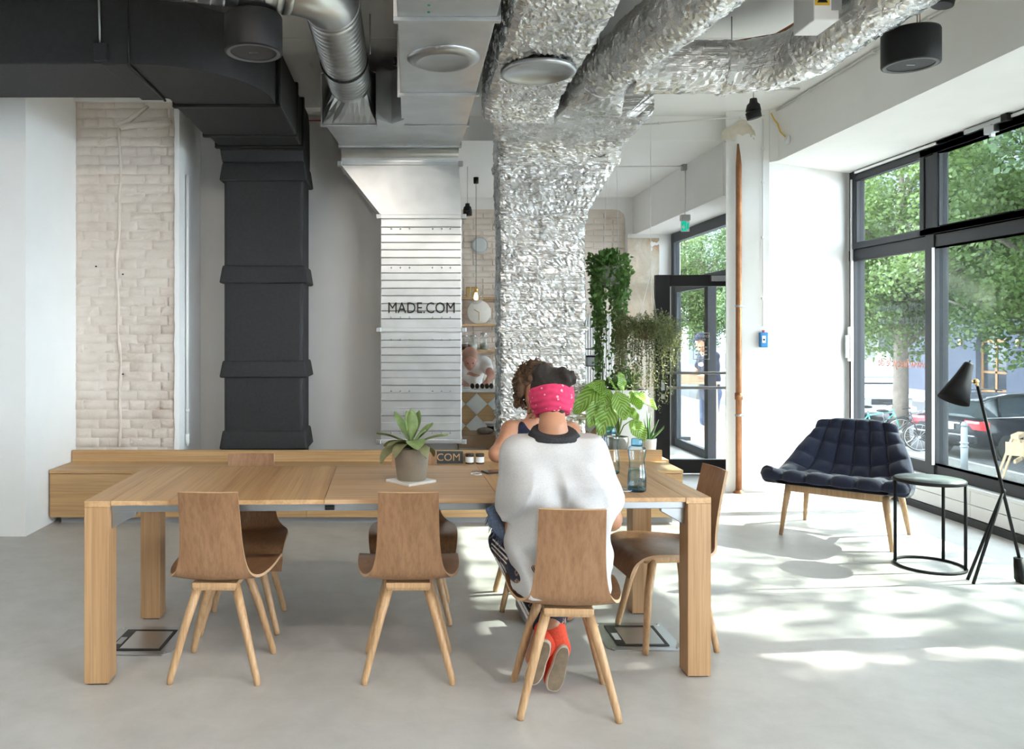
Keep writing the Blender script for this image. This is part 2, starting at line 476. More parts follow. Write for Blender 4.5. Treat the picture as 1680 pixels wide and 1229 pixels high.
# --- big pier between entrance and window (splayed reveals)
pr = MB().prism([(2.87, 7.30), (3.245, 7.26), (4.22, 7.76), (4.345, 7.762), (4.36, 8.12), (3.46, 8.12)], 0, CZ)
struct(pr.build('wall_pier_right', M['white']))
# right wall over and between the windows
wr = MB()
wr.prism([(3.3, -5.2), (4.5, -5.2), (4.5, 7.8), (4.22, 7.76), (3.25, 7.26), (3.3, 7.2)], 2.98, CZ)
struct(wr.build('wall_right', M['white']))
struct(bxo('wall_right_pier', M['white'], 3.3, 4.5, 1.75, 2.2, 0, 2.98))
struct(bxo('wall_right_end', M['white'], 3.3, 4.5, -5.2, -4.4, 0, 2.98))
struct(bxo('wall_right_plinth', M['white'], 4.215, 4.5, -4.4, 7.76, -.3, .28))
# low white panels under the glass, with their joints, and the dark base strip
base = struct(bxo('baseboard_right', M['frame'], 4.165, 4.215, 2.2, 7.74, 0, .055))
sill = struct(MB().box(4.17, 4.32, 2.2, 7.74, .262, .285).build('trim_sill', M['whitemetal']))
for (za, zb) in ((.06, .155), (.160, .258)):
    for (ya, yb) in ((2.2, 4.0), (4.0, 6.0), (6.0, 7.74)):
        bxo('panel', M['whitemetal'], 4.18, 4.215, ya + .003, yb - .003, za, zb, sill, bevel=.003)
# ------------------------------------------------------------------ windows
def ring(mb, y0, y1, z0, z1, w, x0, x1):
    mb.box(x0, x1, y0, y0 + w, z0, z1).box(x0, x1, y1 - w, y1, z0, z1)
    mb.box(x0, x1, y0 + w, y1 - w, z0, z0 + w).box(x0, x1, y0 + w, y1 - w, z1 - w, z1)
def window(name, y0, y1, mull, zt=3.03, zb=.285, gm='glass_dim'):
    w = struct(bpy.data.objects.new(name, None)); COL.objects.link(w)
    m = MB(); ring(m, y0, y1, zb, zt, .09, 4.24, 4.34); m.build('outer_frame', M['frame'], w, bevel=.004)
    for ym in mull: bxo('mullion', M['frame'], 4.225, 4.345, ym - .055, ym + .055, zb, zt, w, bevel=.004)
    bxo('transom', M['frame'], 4.235, 4.34, y0, y1, 2.13, 2.23, w, bevel=.004)
    edges = [y0 + .09] + [q for ym in mull for q in (ym - .055, ym + .055)] + [y1 - .09]
    for i in range(0, len(edges), 2):
        a, b = edges[i], edges[i+1]
        m = MB(); ring(m, a + .004, b - .004, 2.234, zt - .094, .055, 4.215, 4.30)
        s = m.build('sash', M['frame'], w, bevel=.004)
        m = MB(); ring(m, a + .058, b - .058, 2.288, zt - .148, .008, 4.225, 4.25); m.build('gasket', M['frame_dk'], s)
        bxo('pane', M[gm], 4.262, 4.270, a + .05, b - .05, 2.28, zt - .14, w)
        bxo('pane', M[gm], 4.262, 4.270, a - .01, b + .01, zb + .08, 2.14, w)
        m = MB(); ring(m, a, b, zb + .09, 2.13, .012, 4.232, 4.262); m.build('gasket', M['frame_dk'], w)
        m = MB().box(4.205, 4.225, b - .012, b - .004, zb + .09, 2.125); m.build('glazing_bead', M['whitemetal'], w)
        # vent opener: slim silver motor and chain arm over the sash
        yc = a + (b - a) * .52 if i else a + .42
        op = MB().box(4.19, 4.222, yc - .20, yc + .20, 2.935, 2.972).build('opener', M['alu'], w, bevel=.004)
        MB().box(4.175, 4.22, yc - .26, yc - .20, 2.925, 2.98).build('motor_end', M['black'], op, bevel=.004)
        MB().box(4.17, 4.215, yc - .14, yc - .04, 2.875, 2.93).box(4.18, 4.215, yc - .10, yc - .08, 2.85, 2.94).build('bracket', M['alu'], op, bevel=.003)
        MB().box(4.205, 4.222, yc + .2, b - .06, 2.945, 2.965).build('rod', M['whitemetal'], op)
    return w
w1 = window('window_1', 2.2, 7.76, [6.54, 3.9])
MB().box(4.205, 4.222, 7.66, 7.675, 1.5, 2.90).build('operating_rod', M['whitemetal'], w1)
hd = MB().box(4.19, 4.222, 7.645, 7.70, 1.17, 1.50).build('handle', M['whitemetal'], w1, bevel=.006)
MB().box(4.155, 4.195, 7.66, 7.685, 1.20, 1.42).build('lever', M['alu'], hd, bevel=.006)
window('window_2', -4.4, 1.75, [-2.4, -.5], gm='glass')
# writing on the glass, to be read from the street
def gtext(s, size, y, zc, mat, name='lettering'):
    me = text_mesh(s, size, frame_mat((4.274, y, zc), (0, 1, 0), (0, 0, 1), (1, 0, 0)), .0006)
    me.materials.append(mat); return link(name, me, w1)
M['textgrey'] = plain('text_grey', (.10, .13, .13, 1), .6)
M['textorange'] = plain('text_orange', (.85, .16, .05, 1), .6)
gtext('GYM COMBINING', .083, 7.05, 1.655, M['textgrey'])
gtext('CYCLING & CORE', .083, 7.02, 1.54, M['textgrey'])
gtext('www.becycle.de', .108, 6.99, 1.175, M['textorange'])
# ------------------------------------------------------------------ entrance: fixed frame in the side wall and the open door leaf
e = struct(bpy.data.objects.new('door_1', None)); COL.objects.link(e)
X = 3.42
fr = MB()
fr.box(X - .04, X + .04, 8.14, 8.22, 0, 2.72).box(X - .04, X + .04, 10.30, 10.40, 0, 2.72)
fr.box(X - .04, X + .04, 8.22, 10.30, 2.60, 2.72).box(X - .04, X + .04, 8.22, 10.30, 2.04, 2.12)
fr.build('frame', M['door_grey'], e, bevel=.004)
bxo('post', M['frame'], X - .05, X + .05, 9.10, 9.19, 0, 2.04, e, bevel=.004)
m = MB(); 
for (a, b2, c, d) in ((9.19, 10.30, 1.96, 2.04), (9.19, 10.30, 0, .10)): m.box(X - .03, X + .03, a, b2, c, d)
m.box(X - .03, X + .03, 9.19, 9.26, .1, 1.96).box(X - .03, X + .03, 10.22, 10.30, .1, 1.96)
m.build('side_leaf', M['door_grey'], e, bevel=.004)
bxo('pane', M['glass_dim'], X - .004, X + .004, 9.25, 10.23, .09, 1.97, e)
bxo('pane', M['glass_dim'], X - .004, X + .004, 8.22, 10.30, 2.11, 2.61, e)
leaf = struct(bpy.data.objects.new('door_2', None)); COL.objects.link(leaf)
DY = 8.20
lf = MB()
lf.box(2.50, 2.645, DY - .03, DY + .03, .015, 2.03).box(3.23, 3.375, DY - .03, DY + .03, .015, 2.03)
lf.box(2.645, 3.23, DY - .03, DY + .03, 1.915, 2.03).box(2.645, 3.23, DY - .03, DY + .03, .015, .155)
lf.build('leaf_frame', M['frame'], leaf, bevel=.004)
bxo('pane', M['glass'], 2.63, 3.245, DY - .004, DY + .004, .14, 1.93, leaf)
bxo('closer', M['alu'], 3.05, 3.36, DY - .075, DY - .031, 1.965, 2.02, leaf, bevel=.005)
for zz in (1.035, .885):
    MB().tube([(2.60, DY - .06, zz), (3.33, DY - .06, zz)], .014, 10).tube([(2.62, DY - .06, zz), (2.62, DY - .03, zz)], .01, 8).tube([(3.30, DY - .06, zz), (3.30, DY - .03, zz)], .01, 8).build('push_bar', M['offgrey'], leaf)
bxo('lock_plate', M['alu'], 2.555, 2.59, DY - .036, DY - .03, .86, .96, leaf, bevel=.002)
bxo('lock_plate', M['alu'], 2.555, 2.59, DY - .036, DY - .03, .77, .82, leaf, bevel=.002)
M['textwhite'] = plain('text_white', (.85, .85, .85, 1), .6)
sg = MB()
cx, cz = at(1151, 568, DY).x, at(1151, 568, DY).z
for (a, b2, c, d) in ((-.083, .083, .130, .136), (-.083, .083, -.136, -.130), (-.083, -.077, -.13, .13), (.077, .083, -.13, .13)):
    sg.box(cx + a, cx + b2, DY + .005, DY + .006, cz + c, cz + d)
for i, zz in enumerate((-.01, -.05, -.085)):
    for k in range(4): sg.box(cx - .06 + k*.032, cx - .06 + k*.032 + .022, DY + .005, DY + .006, cz + zz - .006, cz + zz + .006)
so = sg.build('sign_outline', M['textwhite'], leaf)
for s, zz in (('OPENING', .10), ('TIMES', .06)):
    me = text_mesh(s, .036, frame_mat((cx, DY + .0055, cz + zz), (-1, 0, 0), (0, 0, 1), (0, 1, 0)), .0005); me.materials.append(M['textwhite']); link('lettering', me, leaf)
# ================================================================== DUCTS
def loft(mb, secs, smooth=False, cap=True):
    """secs: list of equal-length point loops"""
    n = len(secs[0]); vs = [p for s in secs for p in s]
    fs = [(i*n+k, i*n+(k+1)%n, (i+1)*n+(k+1)%n, (i+1)*n+k) for i in range(len(secs)-1) for k in range(n)]
    if cap: fs += [tuple(range(n-1, -1, -1)), tuple((len(secs)-1)*n + k for k in range(n))]
    mb.add(vs, fs, smooth); return mb
def rect(x0, x1, z0, z1, y): return [Vector((x0, y, z0)), Vector((x1, y, z0)), Vector((x1, y, z1)), Vector((x0, y, z1))]
def recth(x0, x1, y0, y1, z): return [Vector((x0, y0, z)), Vector((x1, y0, z)), Vector((x1, y1, z)), Vector((x0, y1, z))]
ZB, ZT = 2.95, 3.32
# --- black insulated duct
bd = thing('black_duct', 'black insulated rectangular air duct rising behind the bench and turning left', 'duct', (0, 0, 0))
D = M['duct_black']; G = M['duct_black2']
bx0, bx1 = -1.55, -.87
bxo('riser', D, bx0 + .02, bx1 - .005, 6.62, 7.00, .30, 2.90, bd, bevel=.03, seg=3)
for za, zb in ((2.685, 2.845), (1.845, 1.995), (1.07, 1.21), (.48, .635)):
    s = []
    for zz, gset in ((za, .026), (za + .012, .03), (zb - .03, .014), (zb, .008)):
        s.append(recth(bx0 + .02 - gset, bx1 + gset, 6.62 - gset, 7.0 + gset, zz))
    loft(MB(), s).build('strap', D, bd, bevel=.018, seg=3)
# mitred bend into the horizontal run
s = [recth(bx0 + .01, bx1, 6.60, 7.02, 2.84), recth(bx0, bx1, 6.58, 7.03, ZB - .02), recth(bx0, bx1, 6.50, 7.03, ZB + .02), recth(bx0, bx1, 6.50, 7.0, ZT - .08), recth(bx0, bx1, 6.5, 6.9, ZT)]
loft(MB(), s).build('bend', D, bd, bevel=.01)
for i, (ya, yb) in enumerate(((5.34, 6.12), (6.12, 6.52))):
    g = .014 * (1 - i)
    bxo('duct_section', D, bx0 - g, bx1 + g, ya, yb, ZB - g * .6, ZT, bd, bevel=.015)
for yq, gq in ((5.34, .02), (6.12, .022), (6.50, .02)):
    m = MB()
    for (x0, x1, z0, z1) in ((bx0 - gq, bx1 + gq, ZB - gq, ZB + .002), (bx1 - .002, bx1 + gq, ZB, ZT), (bx0 - gq, bx0 + .002, ZB, ZT), (bx0 - gq, bx1 + gq, ZT - .002, ZT + gq)):
        m.box(x0, x1, yq - .022, yq + .022, z0, z1)
    m.build('flange', G, bd, bevel=.006)
# horizontal bend to the left
cxx, cyy, ro = -1.58, 5.22, .69
secs = []
for i in range(17):
    a = PI / 2 * i / 16
    dx, dy = math.cos(a), -math.sin(a)
    def pt(r, z): return Vector((cxx + dx * r, cyy + dy * r, z))
    secs.append([pt(.03, ZB), pt(ro, ZB), pt(ro, ZT), pt(.03, ZT)])
b = MB(); loft(b, [[v + Vector((0, .12, 0)) for v in secs[0]]] + secs, False)
b.build('elbow', D, bd)
yf, yb = cyy - ro, cyy - .03
bxo('duct_section', D, -6.1, cxx - .0, yf + .006, yb, ZB + .003, ZT, bd, bevel=.008)
bxo('joint_band', D, cxx - .15, cxx + .0, yf - .012, yb + .01, ZB - .010, ZT + .01, bd, bevel=.006)
MB().tube([(cxx, yf - .012, ZB - .01), (cxx, yb + .01, ZB - .012)], .008, 6).tube([(cxx, yf - .012, ZB), (cxx, yf - .012, ZT)], .006, 6).build('seam', G, bd)
MB().tube([(-1.735, yf - .02, 3.05), (-1.745, yf - .02, CZ)], .006, 8).build('hanger_rod', M['alu'], bd)
MB().box(-1.77, -1.69, yf - .035, yf, 2.96, 3.06).build('hanger_bracket', D, bd, bevel=.006)

# --- galvanised duct with spiral pipe
gd = thing('galvanised_duct', 'bare galvanised steel duct with ribbed front and black lettering, splitting at the ceiling', 'duct', (0, 0, 0))
g = M['galv']
def rib_panel(z0, z1, name):
    """front panel with stepped creases"""
    prof = [(6.66, z0)]; nrib = int((z1 - z0) / .0615)
    dz = (z1 - z0) / nrib
    for i in range(nrib):
        za = z0 + i * dz
        if i % 2 == 0: prof += [(6.620, za + .004), (6.619, za + dz - .008), (6.6145, za + dz - .004)]
        else: prof += [(6.620, za + .002), (6.6195, za + dz - .006), (6.617, za + dz - .003)]
    prof += [(6.66, z1)]
    b = MB(); vs = []
    for y, z in prof: vs += [(-.232, y, z), (.423, y, z)]
    b.add(vs, [(2*i, 2*i+1, 2*i+3, 2*i+2) for i in range(len(prof)-1)])
    return b.build(name, g, gd)
for z0, z1 in ((.555, 1.455), (1.475, 2.385)):
    bxo('duct_section', g, -.237, .428, 6.624, 7.0, z0, z1, gd, bevel=.004)
    rib_panel(z0 + .02, z1 - .01, 'ribbed_panel')
    rv = MB()
    for fz in (.1, .45, .9) if z0 > 1 else (.08, .55, .93):
        for px in (-.15, -.075, 0, .19, .265, .335):
            c = Vector((px, 6.612, z1 - fz * (z1 - z0)))
            rv.lathe([(.0075, 0), (.006, .004), (.001, .006)], 8, look_mat(c, c - Vector((0, 1, 0))))
    ro_ = rv.build('rivets', M['alu'], gd); ro_['kind'] = 'stuff'
def flange_h(z, x0=-.237, x1=.428, y0=6.624, y1=7.0, o=.018, hh=.016):
    m = MB(); m.box(x0 - o, x1 + o, y0 - o, y1 + o, z - hh, z + hh)
    f = m.build('flange', M['galv'], gd, bevel=.003)
    for xx in (x0 - o, x1 + o):
        MB().box(xx - .02, xx + .02, y0 - o - .012, y0 + .02, z - .02, z + .02).build('corner_clip', M['alu'], f, bevel=.004)
flange_h(.545); flange_h(1.465); flange_h(2.395)
# offset piece, rounded bend, plenum
s = [recth(-.237, .428, 6.624, 7.0, 2.41), recth(-.562, .405, 6.624, 7.0, 2.82)]
loft(MB(), s).build('offset_section', g, gd)
flange_h(2.83, -.562, .405, o=.014, hh=.012)
s = []
for i in range(9):
    a = PI / 2 * i / 8
    yy, zz = 6.624 - .10 * (1 - math.cos(a)), 2.84 + .10 * math.sin(a)
    s.append([Vector((-.560, yy, zz)), Vector((.402, yy, zz)), Vector((.402, 7.0, zz + .002*i)), Vector((-.560, 7.0, zz + .002*i))])
loft(MB(), s, False).build('rounded_bend', g, gd)
s = [rect(-.560, .402, ZB, ZT, 6.9), rect(-.560, .402, ZB, ZT, 6.50), rect(-.61, .425, ZB, ZT, 5.86)]
loft(MB(), s).build('plenum', g, gd)
def flange_v(y, x0, x1, z0, z1, o=.016, hh=.014, par=None):
    m = MB()
    for (a, b2, c, d) in ((x0-o, x1+o, z0-o, z0), (x0-o, x1+o, z1, z1+o), (x0-o, x0, z0, z1), (x1, x1+o, z0, z1)): m.box(a, b2, y-hh, y+hh, c, d)
    return m.build('flange', M['galv'], par or gd, bevel=.002)
flange_v(6.50, -.560, .402, ZB, ZT)
flange_v(5.86, -.61, .425, ZB, ZT, o=.01)
# square to round collar and spiral pipe
pc, pz, pr_ = -.415, 3.165, .145
s = []; N = 32
def sq(t, x0, x1, z0, z1):
    """point on a rectangle by angle, starting in the middle of the right side"""
    a = 2 * PI * t; c, q = math.cos(a), math.sin(a); m = max(abs(c), abs(q))
    return Vector(((x0 + x1) / 2 + c / m * (x1 - x0) / 2, 0, (z0 + z1) / 2 + q / m * (z1 - z0) / 2))
for f, y in ((0, 5.85), (.5, 5.70), (1, 5.55), (1, 5.50)):
    L = []
    for k in range(N):
        t = k / N + 1/16 * 0
        a = sq(t, -.634, -.236, ZB, 3.32); b2 = Vector((pc + pr_ * math.cos(2*PI*t), 0, pz + pr_ * math.sin(2*PI*t)))
        p = a.lerp(b2, f); L.append(Vector((p.x, y, p.z)))
    s.append(L)
loft(MB(), s, False).build('collar', g, gd)
flange_v(5.85, -.634, -.236, ZB, 3.32, o=.012, hh=.01)
MB().prism([(-.236, 5.86), (-.236, 5.62), (-.13, 5.78), (-.04, 5.66), (-.04, 5.86)], ZB - .012, ZT).build('splitter', g, gd)
def spiral(path, r, step=.062, lip=.004):
    """tube with raised seams along a list of points (straight pieces)"""
    a, b2 = Vector(path[0]), Vector(path[1]); L = (b2 - a).length; prof = []; t = 0
    while t < L - step:
        prof += [(r, t), (r, t + step - .010), (r + lip, t + step - .006), (r, t + step - .002)]; t += step
    prof.append((r, L))
    return MB().lathe(prof, 32, look_mat(a, b2) @ Matrix.Rotation(.06, 4, 'X') if False else look_mat(a, b2))
spiral([(pc, 5.52, pz), (pc + .005, 4.22, pz)], pr_).build('spiral_pipe', g, gd)
c0 = Vector((pc, 5.08, pz)); MB().lathe([(pr_, -.012), (pr_ + .008, -.01), (pr_ + .008, .01), (pr_, .012)], 32, look_mat(c0, c0 + Vector((0, -1, 0)))).build('pipe_clamp', G, gd)
MB().tube([(pc - pr_ - .02, 5.08, pz + .03), (pc - pr_ - .02, 5.08, CZ)], .005, 6).build('hanger_rod', M['alu'], gd)
MB().tube([(pc + pr_ + .02, 5.08, pz + .03), (pc + pr_ + .02, 5.08, CZ)], .005, 6).build('hanger_rod', M['alu'], gd)
pe = []
for i in range(13):
    a = math.radians(75) * i / 12
    pe.append((pc + .005 - .26 * (1 - math.cos(a)), 4.22 - .26 * math.sin(a), pz))
MB().tube(pe, pr_ + .004, 32, False).build('pipe_elbow', g, gd)
e1 = Vector(pe[-1]); dirv = (Vector(pe[-1]) - Vector(pe[-2])).normalized()
spiral([e1, e1 + dirv * 2.2], pr_).build('spiral_pipe', g, gd)
for q, dq in ((Vector(pe[0]), Vector((0, -1, 0))), (e1, dirv)):
    MB().lathe([(pr_ + .002, -.02), (pr_ + .008, -.018), (pr_ + .008, .018), (pr_ + .002, .02)], 32, look_mat(q, q + dq)).build('pipe_joint', M['alu'], gd)
# right branch toward the camera with round access cover
for ya, yb in ((5.09, 5.845), (3.88, 5.07), (2.6, 3.86)):
    bxo('duct_section', g, -.058, .418, ya, yb, ZB, ZT, gd, bevel=.004)
for yq in (5.08, 3.87): flange_v(yq, -.058, .418, ZB, ZT, o=.02, hh=.018)
MB().lathe([(.200, -.006), (.200, .006), (.180, .016), (.150, .030), (.135, .022), (.08, .016), (.001, .014)], 40, look_mat((.187, 4.43, ZB), (.187, 4.43, ZB - 1))).build('access_cover', M['alu'], gd)
for yy in (3.6, 3.72, 3.80):
    MB().lathe([(.008, 0), (.006, .003)], 8, look_mat((.09, yy, ZB), (.09, yy, ZB - 1))).build('sticker', plain('green_sticker', (.02, .35, .2, 1)) if yy == 3.6 else bpy.data.materials['green_sticker'], gd)
MB().box(-.16, -.06, 3.55, 3.63, 2.94, 2.965).tube([(-.11, 3.59, 2.95), (-.11, 3.59, CZ)], .006, 6).build('hanger_bracket', M['alu'], gd)
MB().tube([(-.085, 4.68, 2.99), (-.085, 4.68, 3.04)], .01, 8).build('screw', M['black'], gd)
me = text_mesh('MADE.COM', .128, frame_mat((.098, 6.601, 1.43 + (548 - 506) * 6.6 / F), (1, 0, 0), (0, 0, 1), (0, -1, 0)), .004)
me.materials.append(M['black'])
w_ = max(v.co.x for v in me.vertices) - min(v.co.x for v in me.vertices)
sx = (746 - 637) * 6.6 / F / w_
me.transform(Matrix.Translation((.098, 0, 0)) @ Matrix.Scale(sx, 4, (1, 0, 0)) @ Matrix.Translation((-.098, 0, 0)))
link('lettering', me, gd)

# --- foil wrapped duct
fd = thing('foil_duct', 'crinkled silver foil wrapped duct rising between bench and plants, branching at the ceiling', 'duct', (0, 0, 0))
def crinkle(mb, name, amp, par, freq=5.0, seed=0.0, jit=.00072):
    """foil skin: soft bulges plus small sharp facets"""
    m = mb.mesh(name); m.materials.append(M['foil'])
    co = [v.co.copy() for v in m.vertices]; no = [v.normal.copy() for v in m.vertices]
    off = Vector((seed, seed * 1.7, seed * .3)); rj = random.Random(int(seed * 13) + len(co))
    bm = bmesh.new(); bm.from_mesh(m); bm.verts.ensure_lookup_table()
    for v, c, n in zip(bm.verts, co, no):
        d = mnoise.fractal(c * freq + off, .9, 2.1, 4) * amp + abs(mnoise.noise(c * freq * 2.7 + off)) * amp * .6
        k = .35 + 1.3 * max(0, mnoise.noise(c * 3.1 + off) + .35)
        v.co = c + n * (d + rj.gauss(0, jit) * k) + Vector((rj.gauss(0, .003), rj.gauss(0, .003), rj.gauss(0, .003)))
    bmesh.ops.triangulate(bm, faces=bm.faces[:], quad_method='ALTERNATE')
    bm.to_mesh(m); bm.free()
    m.polygons.foreach_set('use_smooth', [False] * len(m.polygons))
    m.update()
    return link(name, m, par)
def foil_loft(keys, per, along, rnd_=.03):
    """keys: 4-corner loops; resampled with rounded corners"""
    secs = []
    for i in range(len(keys) - 1):
        for j in range(along):
            t = j / along; secs.append([keys[i][k].lerp(keys[i+1][k], t) for k in range(4)])
    secs.append(keys[-1]); out = []
    for c in secs:
        L = []
        for k in range(4):
            a, b2, z = c[k], c[(k+1) % 4], c[k-1]
            ab = (b2 - a); az = (z - a)
            r = min(rnd_, ab.length * .3, az.length * .3)
            p0 = a + az.normalized() * r; p1 = a + ab.normalized() * r
            L += [p0, (p0 + p1) * .25 + a * .5]
            b1 = b2 - ab.normalized() * r
            for q in range(per): L.append(p1.lerp(b1, q / per))
        out.append(L)
    return loft(MB(), out, True)
fx0, fx1 = .746, 1.45
for i, (z0, z1) in enumerate(((.30, .74), (.76, 1.46), (1.48, 2.37))):
    crinkle(foil_loft([recth(fx0, fx1, 6.62, 7.0, z0), recth(fx0, fx1, 6.62, 7.0, z1)], 34, int((z1 - z0) / .02)), 'duct_section', .008, fd, 5, i * 3.0)
for z in (.75, 1.47, 2.385):
    crinkle(foil_loft([recth(fx0 - .014, fx1 + .014, 6.604, 7.016, z - .022), recth(fx0 - .014, fx1 + .014, 6.604, 7.016, z + .022)], 26, 4, .012), 'foil_tape', .006, fd, 9, z)
crinkle(foil_loft([recth(fx0, fx1, 6.62, 7.0, 2.40), recth(fx0 - .02, 1.70, 6.60, 7.0, 2.82)], 38, 22), 'offset_section', .010, fd, 5, 7)
crinkle(foil_loft([recth(fx0 - .03, 1.72, 6.58, 7.0, 2.815), recth(fx0 - .03, 1.73, 6.56, 7.0, 2.87)], 30, 4, .015), 'foil_tape', .008, fd, 9, 8)
crinkle(foil_loft([rect(fx0 - .02, 1.72, 2.86, 3.3, 6.95), rect(fx0 - .03, 1.73, 2.855, ZT, 6.585), rect(fx0 - .02, 1.72, 2.93, ZT, 6.48), rect(.66, 1.73, ZB, ZT, 6.3), rect(.56, 1.70, ZB - .01, ZT + .04, 5.6)], 40, 14, .05), 'plenum', .010, fd, 3.5, 2)
crinkle(foil_loft([rect(.52, 1.02, ZB - .02, ZT + .06, 5.72), rect(.49, .985, ZB, ZT + .06, 5.2), rect(.485, .98, ZB, ZT + .06, 4.0), rect(.485, .98, ZB, ZT + .06, 2.7)], 28, 46, .05), 'duct_branch', .009, fd, 4.5, 5)
cap_ = MB().lathe([(.215, -.004), (.212, .018), (.19, .022), (.183, .010), (.001, .006)], 40, look_mat((.735, 4.60, ZB - .016), (.735, 4.60, ZB - 1)))
cap_.build('access_cover', M['alu'], fd)
def foil_pipe(path, r, name, amp, par, seed, nseg=70):
    # resample the path
    P = [Vector(p) for p in path]; L = [0]
    for a, b2 in zip(P, P[1:]): L.append(L[-1] + (b2 - a).length)
    out = []
    for i in range(nseg + 1):
        d = L[-1] * i / nseg; k = max(j for j in range(len(L)) if L[j] <= d + 1e-9); k = min(k, len(P) - 2)
        out.append(P[k].lerp(P[k+1], (d - L[k]) / (L[k+1] - L[k])))
    return crinkle(MB().tube(out, r, 52), name, amp, par, 5, seed)
# collar and first round branch
s0 = []
for f, y in ((0, 5.62), (.35, 5.50), (.7, 5.38), (1, 5.28)):
    L = []
    for k in range(40):
        t = k / 40; a = sq(t, 1.02, 1.48, ZB - .01, ZT + .03); b2 = Vector((1.285 + .175 * math.cos(2*PI*t), 0, 3.155 + .175 * math.sin(2*PI*t)))
        p = a.lerp(b2, f); L.append(Vector((p.x, y, p.z)))
    s0.append(L)
crinkle(loft(MB(), s0, True), 'collar', .008, fd, 5, 4)
foil_pipe([(1.275, 5.36, 3.155), (1.32, 5.05, 3.155), (1.70, 2.5, 3.155)], .168, 'round_branch', .009, fd, 6, 130)
for y, x in ((4.95, 1.335), (4.25, 1.44)):
    MB().tube([(x - .17, y, 3.2), (x - .17, y, CZ)], .004, 6).build('hanger_rod', M['alu'], fd)
    MB().tube([(x + .17, y, 3.2), (x + .17, y, CZ)], .004, 6).build('hanger_rod', M['alu'], fd)
# second foil pipe
fp = fd
pa = [(1.42, 5.12, 3.125), (2.02, 5.12, 3.125)]
for i in range(1, 9):
    a = PI / 2 * i / 8; pa.append((2.02 + .36 * math.sin(a), 5.12 - .36 * (1 - math.cos(a)), 3.125))
pa.append((2.42, 2.4, 3.14))
foil_pipe(pa, .16, 'bent_branch', .009, fp, 9, 150)
for q, dq in (((2.0, 5.12, 3.125), (1, 0, 0)), ((2.38, 4.72, 3.125), (0, -1, 0))):
    a = Vector(q); crinkle(MB().lathe([(.163, -.03), (.172, -.02), (.172, .02), (.163, .03)], 40, look_mat(a, a + Vector(dq))), 'foil_tape', .006, fp, 9, q[0])
MB().tube([(1.6, 5.2, 3.31), (1.95, 5.22, 3.30), (2.3, 5.06, 3.31), (2.42, 4.6, 3.33)], .010, 8).build('copper_line', M['copper'], fp)
MB().tube([(2.05, 5.12, 3.2), (2.05, 5.12, CZ)], .004, 6).build('hanger_rod', M['alu'], fp)
MB().tube([(2.40, 3.9, 3.2), (2.40, 3.9, CZ)], .004, 6).build('hanger_rod', M['alu'], fp)
# grey junction box with a yellow warning triangle label
jb = thing('junction_box', 'pale grey electrical box with yellow warning label between foil pipes at ceiling', 'electrical box', (2.12, 4.1, 3.03))
bxo('housing', M['whitemetal'], -.06, .07, 0, .22, .0, .42, jb, bevel=.006)
bxo('warning_label', M['yellow'], -.055, .02, -.003, 0, .075, .17, jb)
MB().prism([(-.045, .088), (.010, .088), (-.0175, .14)], 0, .001, frame_mat((0, -.003, 0), (1, 0, 0), (0, 0, 1), (0, -1, 0))).build('warning_triangle', M['black'], jb)
bxo('hatch', M['offgrey'], .03, .08, -.003, .0, .05, .11, jb)
# ================================================================== BENCH, TABLE, CHAIRS
bn = thing('bench', 'long low oak bench with a shallow upstand along the back wall', 'bench', (-.325, 6.03, 0))
bl, br = -2.70 + .325, 2.05 + .325
bxo('seat_top', M['oak_x'], bl, br, -.006, .42, .385, .410, bn, bevel=.002)
bxo('upstand', M['oak_x'], bl, br - .03, .405, .435, .405, .500, bn, bevel=.002)
bxo('carcass', M['oak_x'], bl + .01, br - .01, .02, .40, .055, .385, bn)
for a, b in ((-2.70, -.772), (-.772, 1.16), (1.16, 2.05)):
    bxo('drawer_front', M['oak_x'], a + .325 + .002, b + .325 - .002, 0, .02, .055, .381, bn, bevel=.0015)
bxo('plinth', M['offgrey'], bl + .06, br - .06, .07, .38, 0, .055, bn)
# small things on the bench
cs = thing('letter_block', 'dark block on the bench with wooden cut-out letters COM', 'sign', (at(736, 756, 6.32).x, 6.36, .41))
bxo('block', plain('dark_slate', (.035, .04, .045, 1), .6), -.115, .115, -.02, .02, 0, .092, cs, bevel=.003)
me = text_mesh('COM', .082, frame_mat((-.0, -.0205, .046), (1, 0, 0), (0, 0, 1), (0, -1, 0)), .001); me.materials.append(M['oak_x']); link('letters', me, cs)
jm = glass_mat('amber_jar', (.75, .6, .5, 1), .8)
for k, px in enumerate((771, 788)):
    j = thing('candle_jar', ('left' if k == 0 else 'right') + ' one of two small labelled candle jars on the bench', 'candle', (at(px, 755, 6.3).x, 6.33, .41), 0, 'candle jars on the bench')
    MB().lathe([(.032, 0), (.033, .004), (.033, .066), (.031, .068)], 20).build('glass', plain('jar_dark', (.09, .05, .03, 1), .2) if k == 0 else bpy.data.materials['jar_dark'], j)
    MB().lathe([(.0335, .012), (.0335, .056)], 20, cap=False).build('paper_label', M['whiteplastic'], j)
    MB().lathe([(.034, .066), (.034, .078), (.030, .080)], 20).build('lid', plain('jar_lid', (.05, .03, .025, 1), .4) if k == 0 else bpy.data.materials['jar_lid'], j)
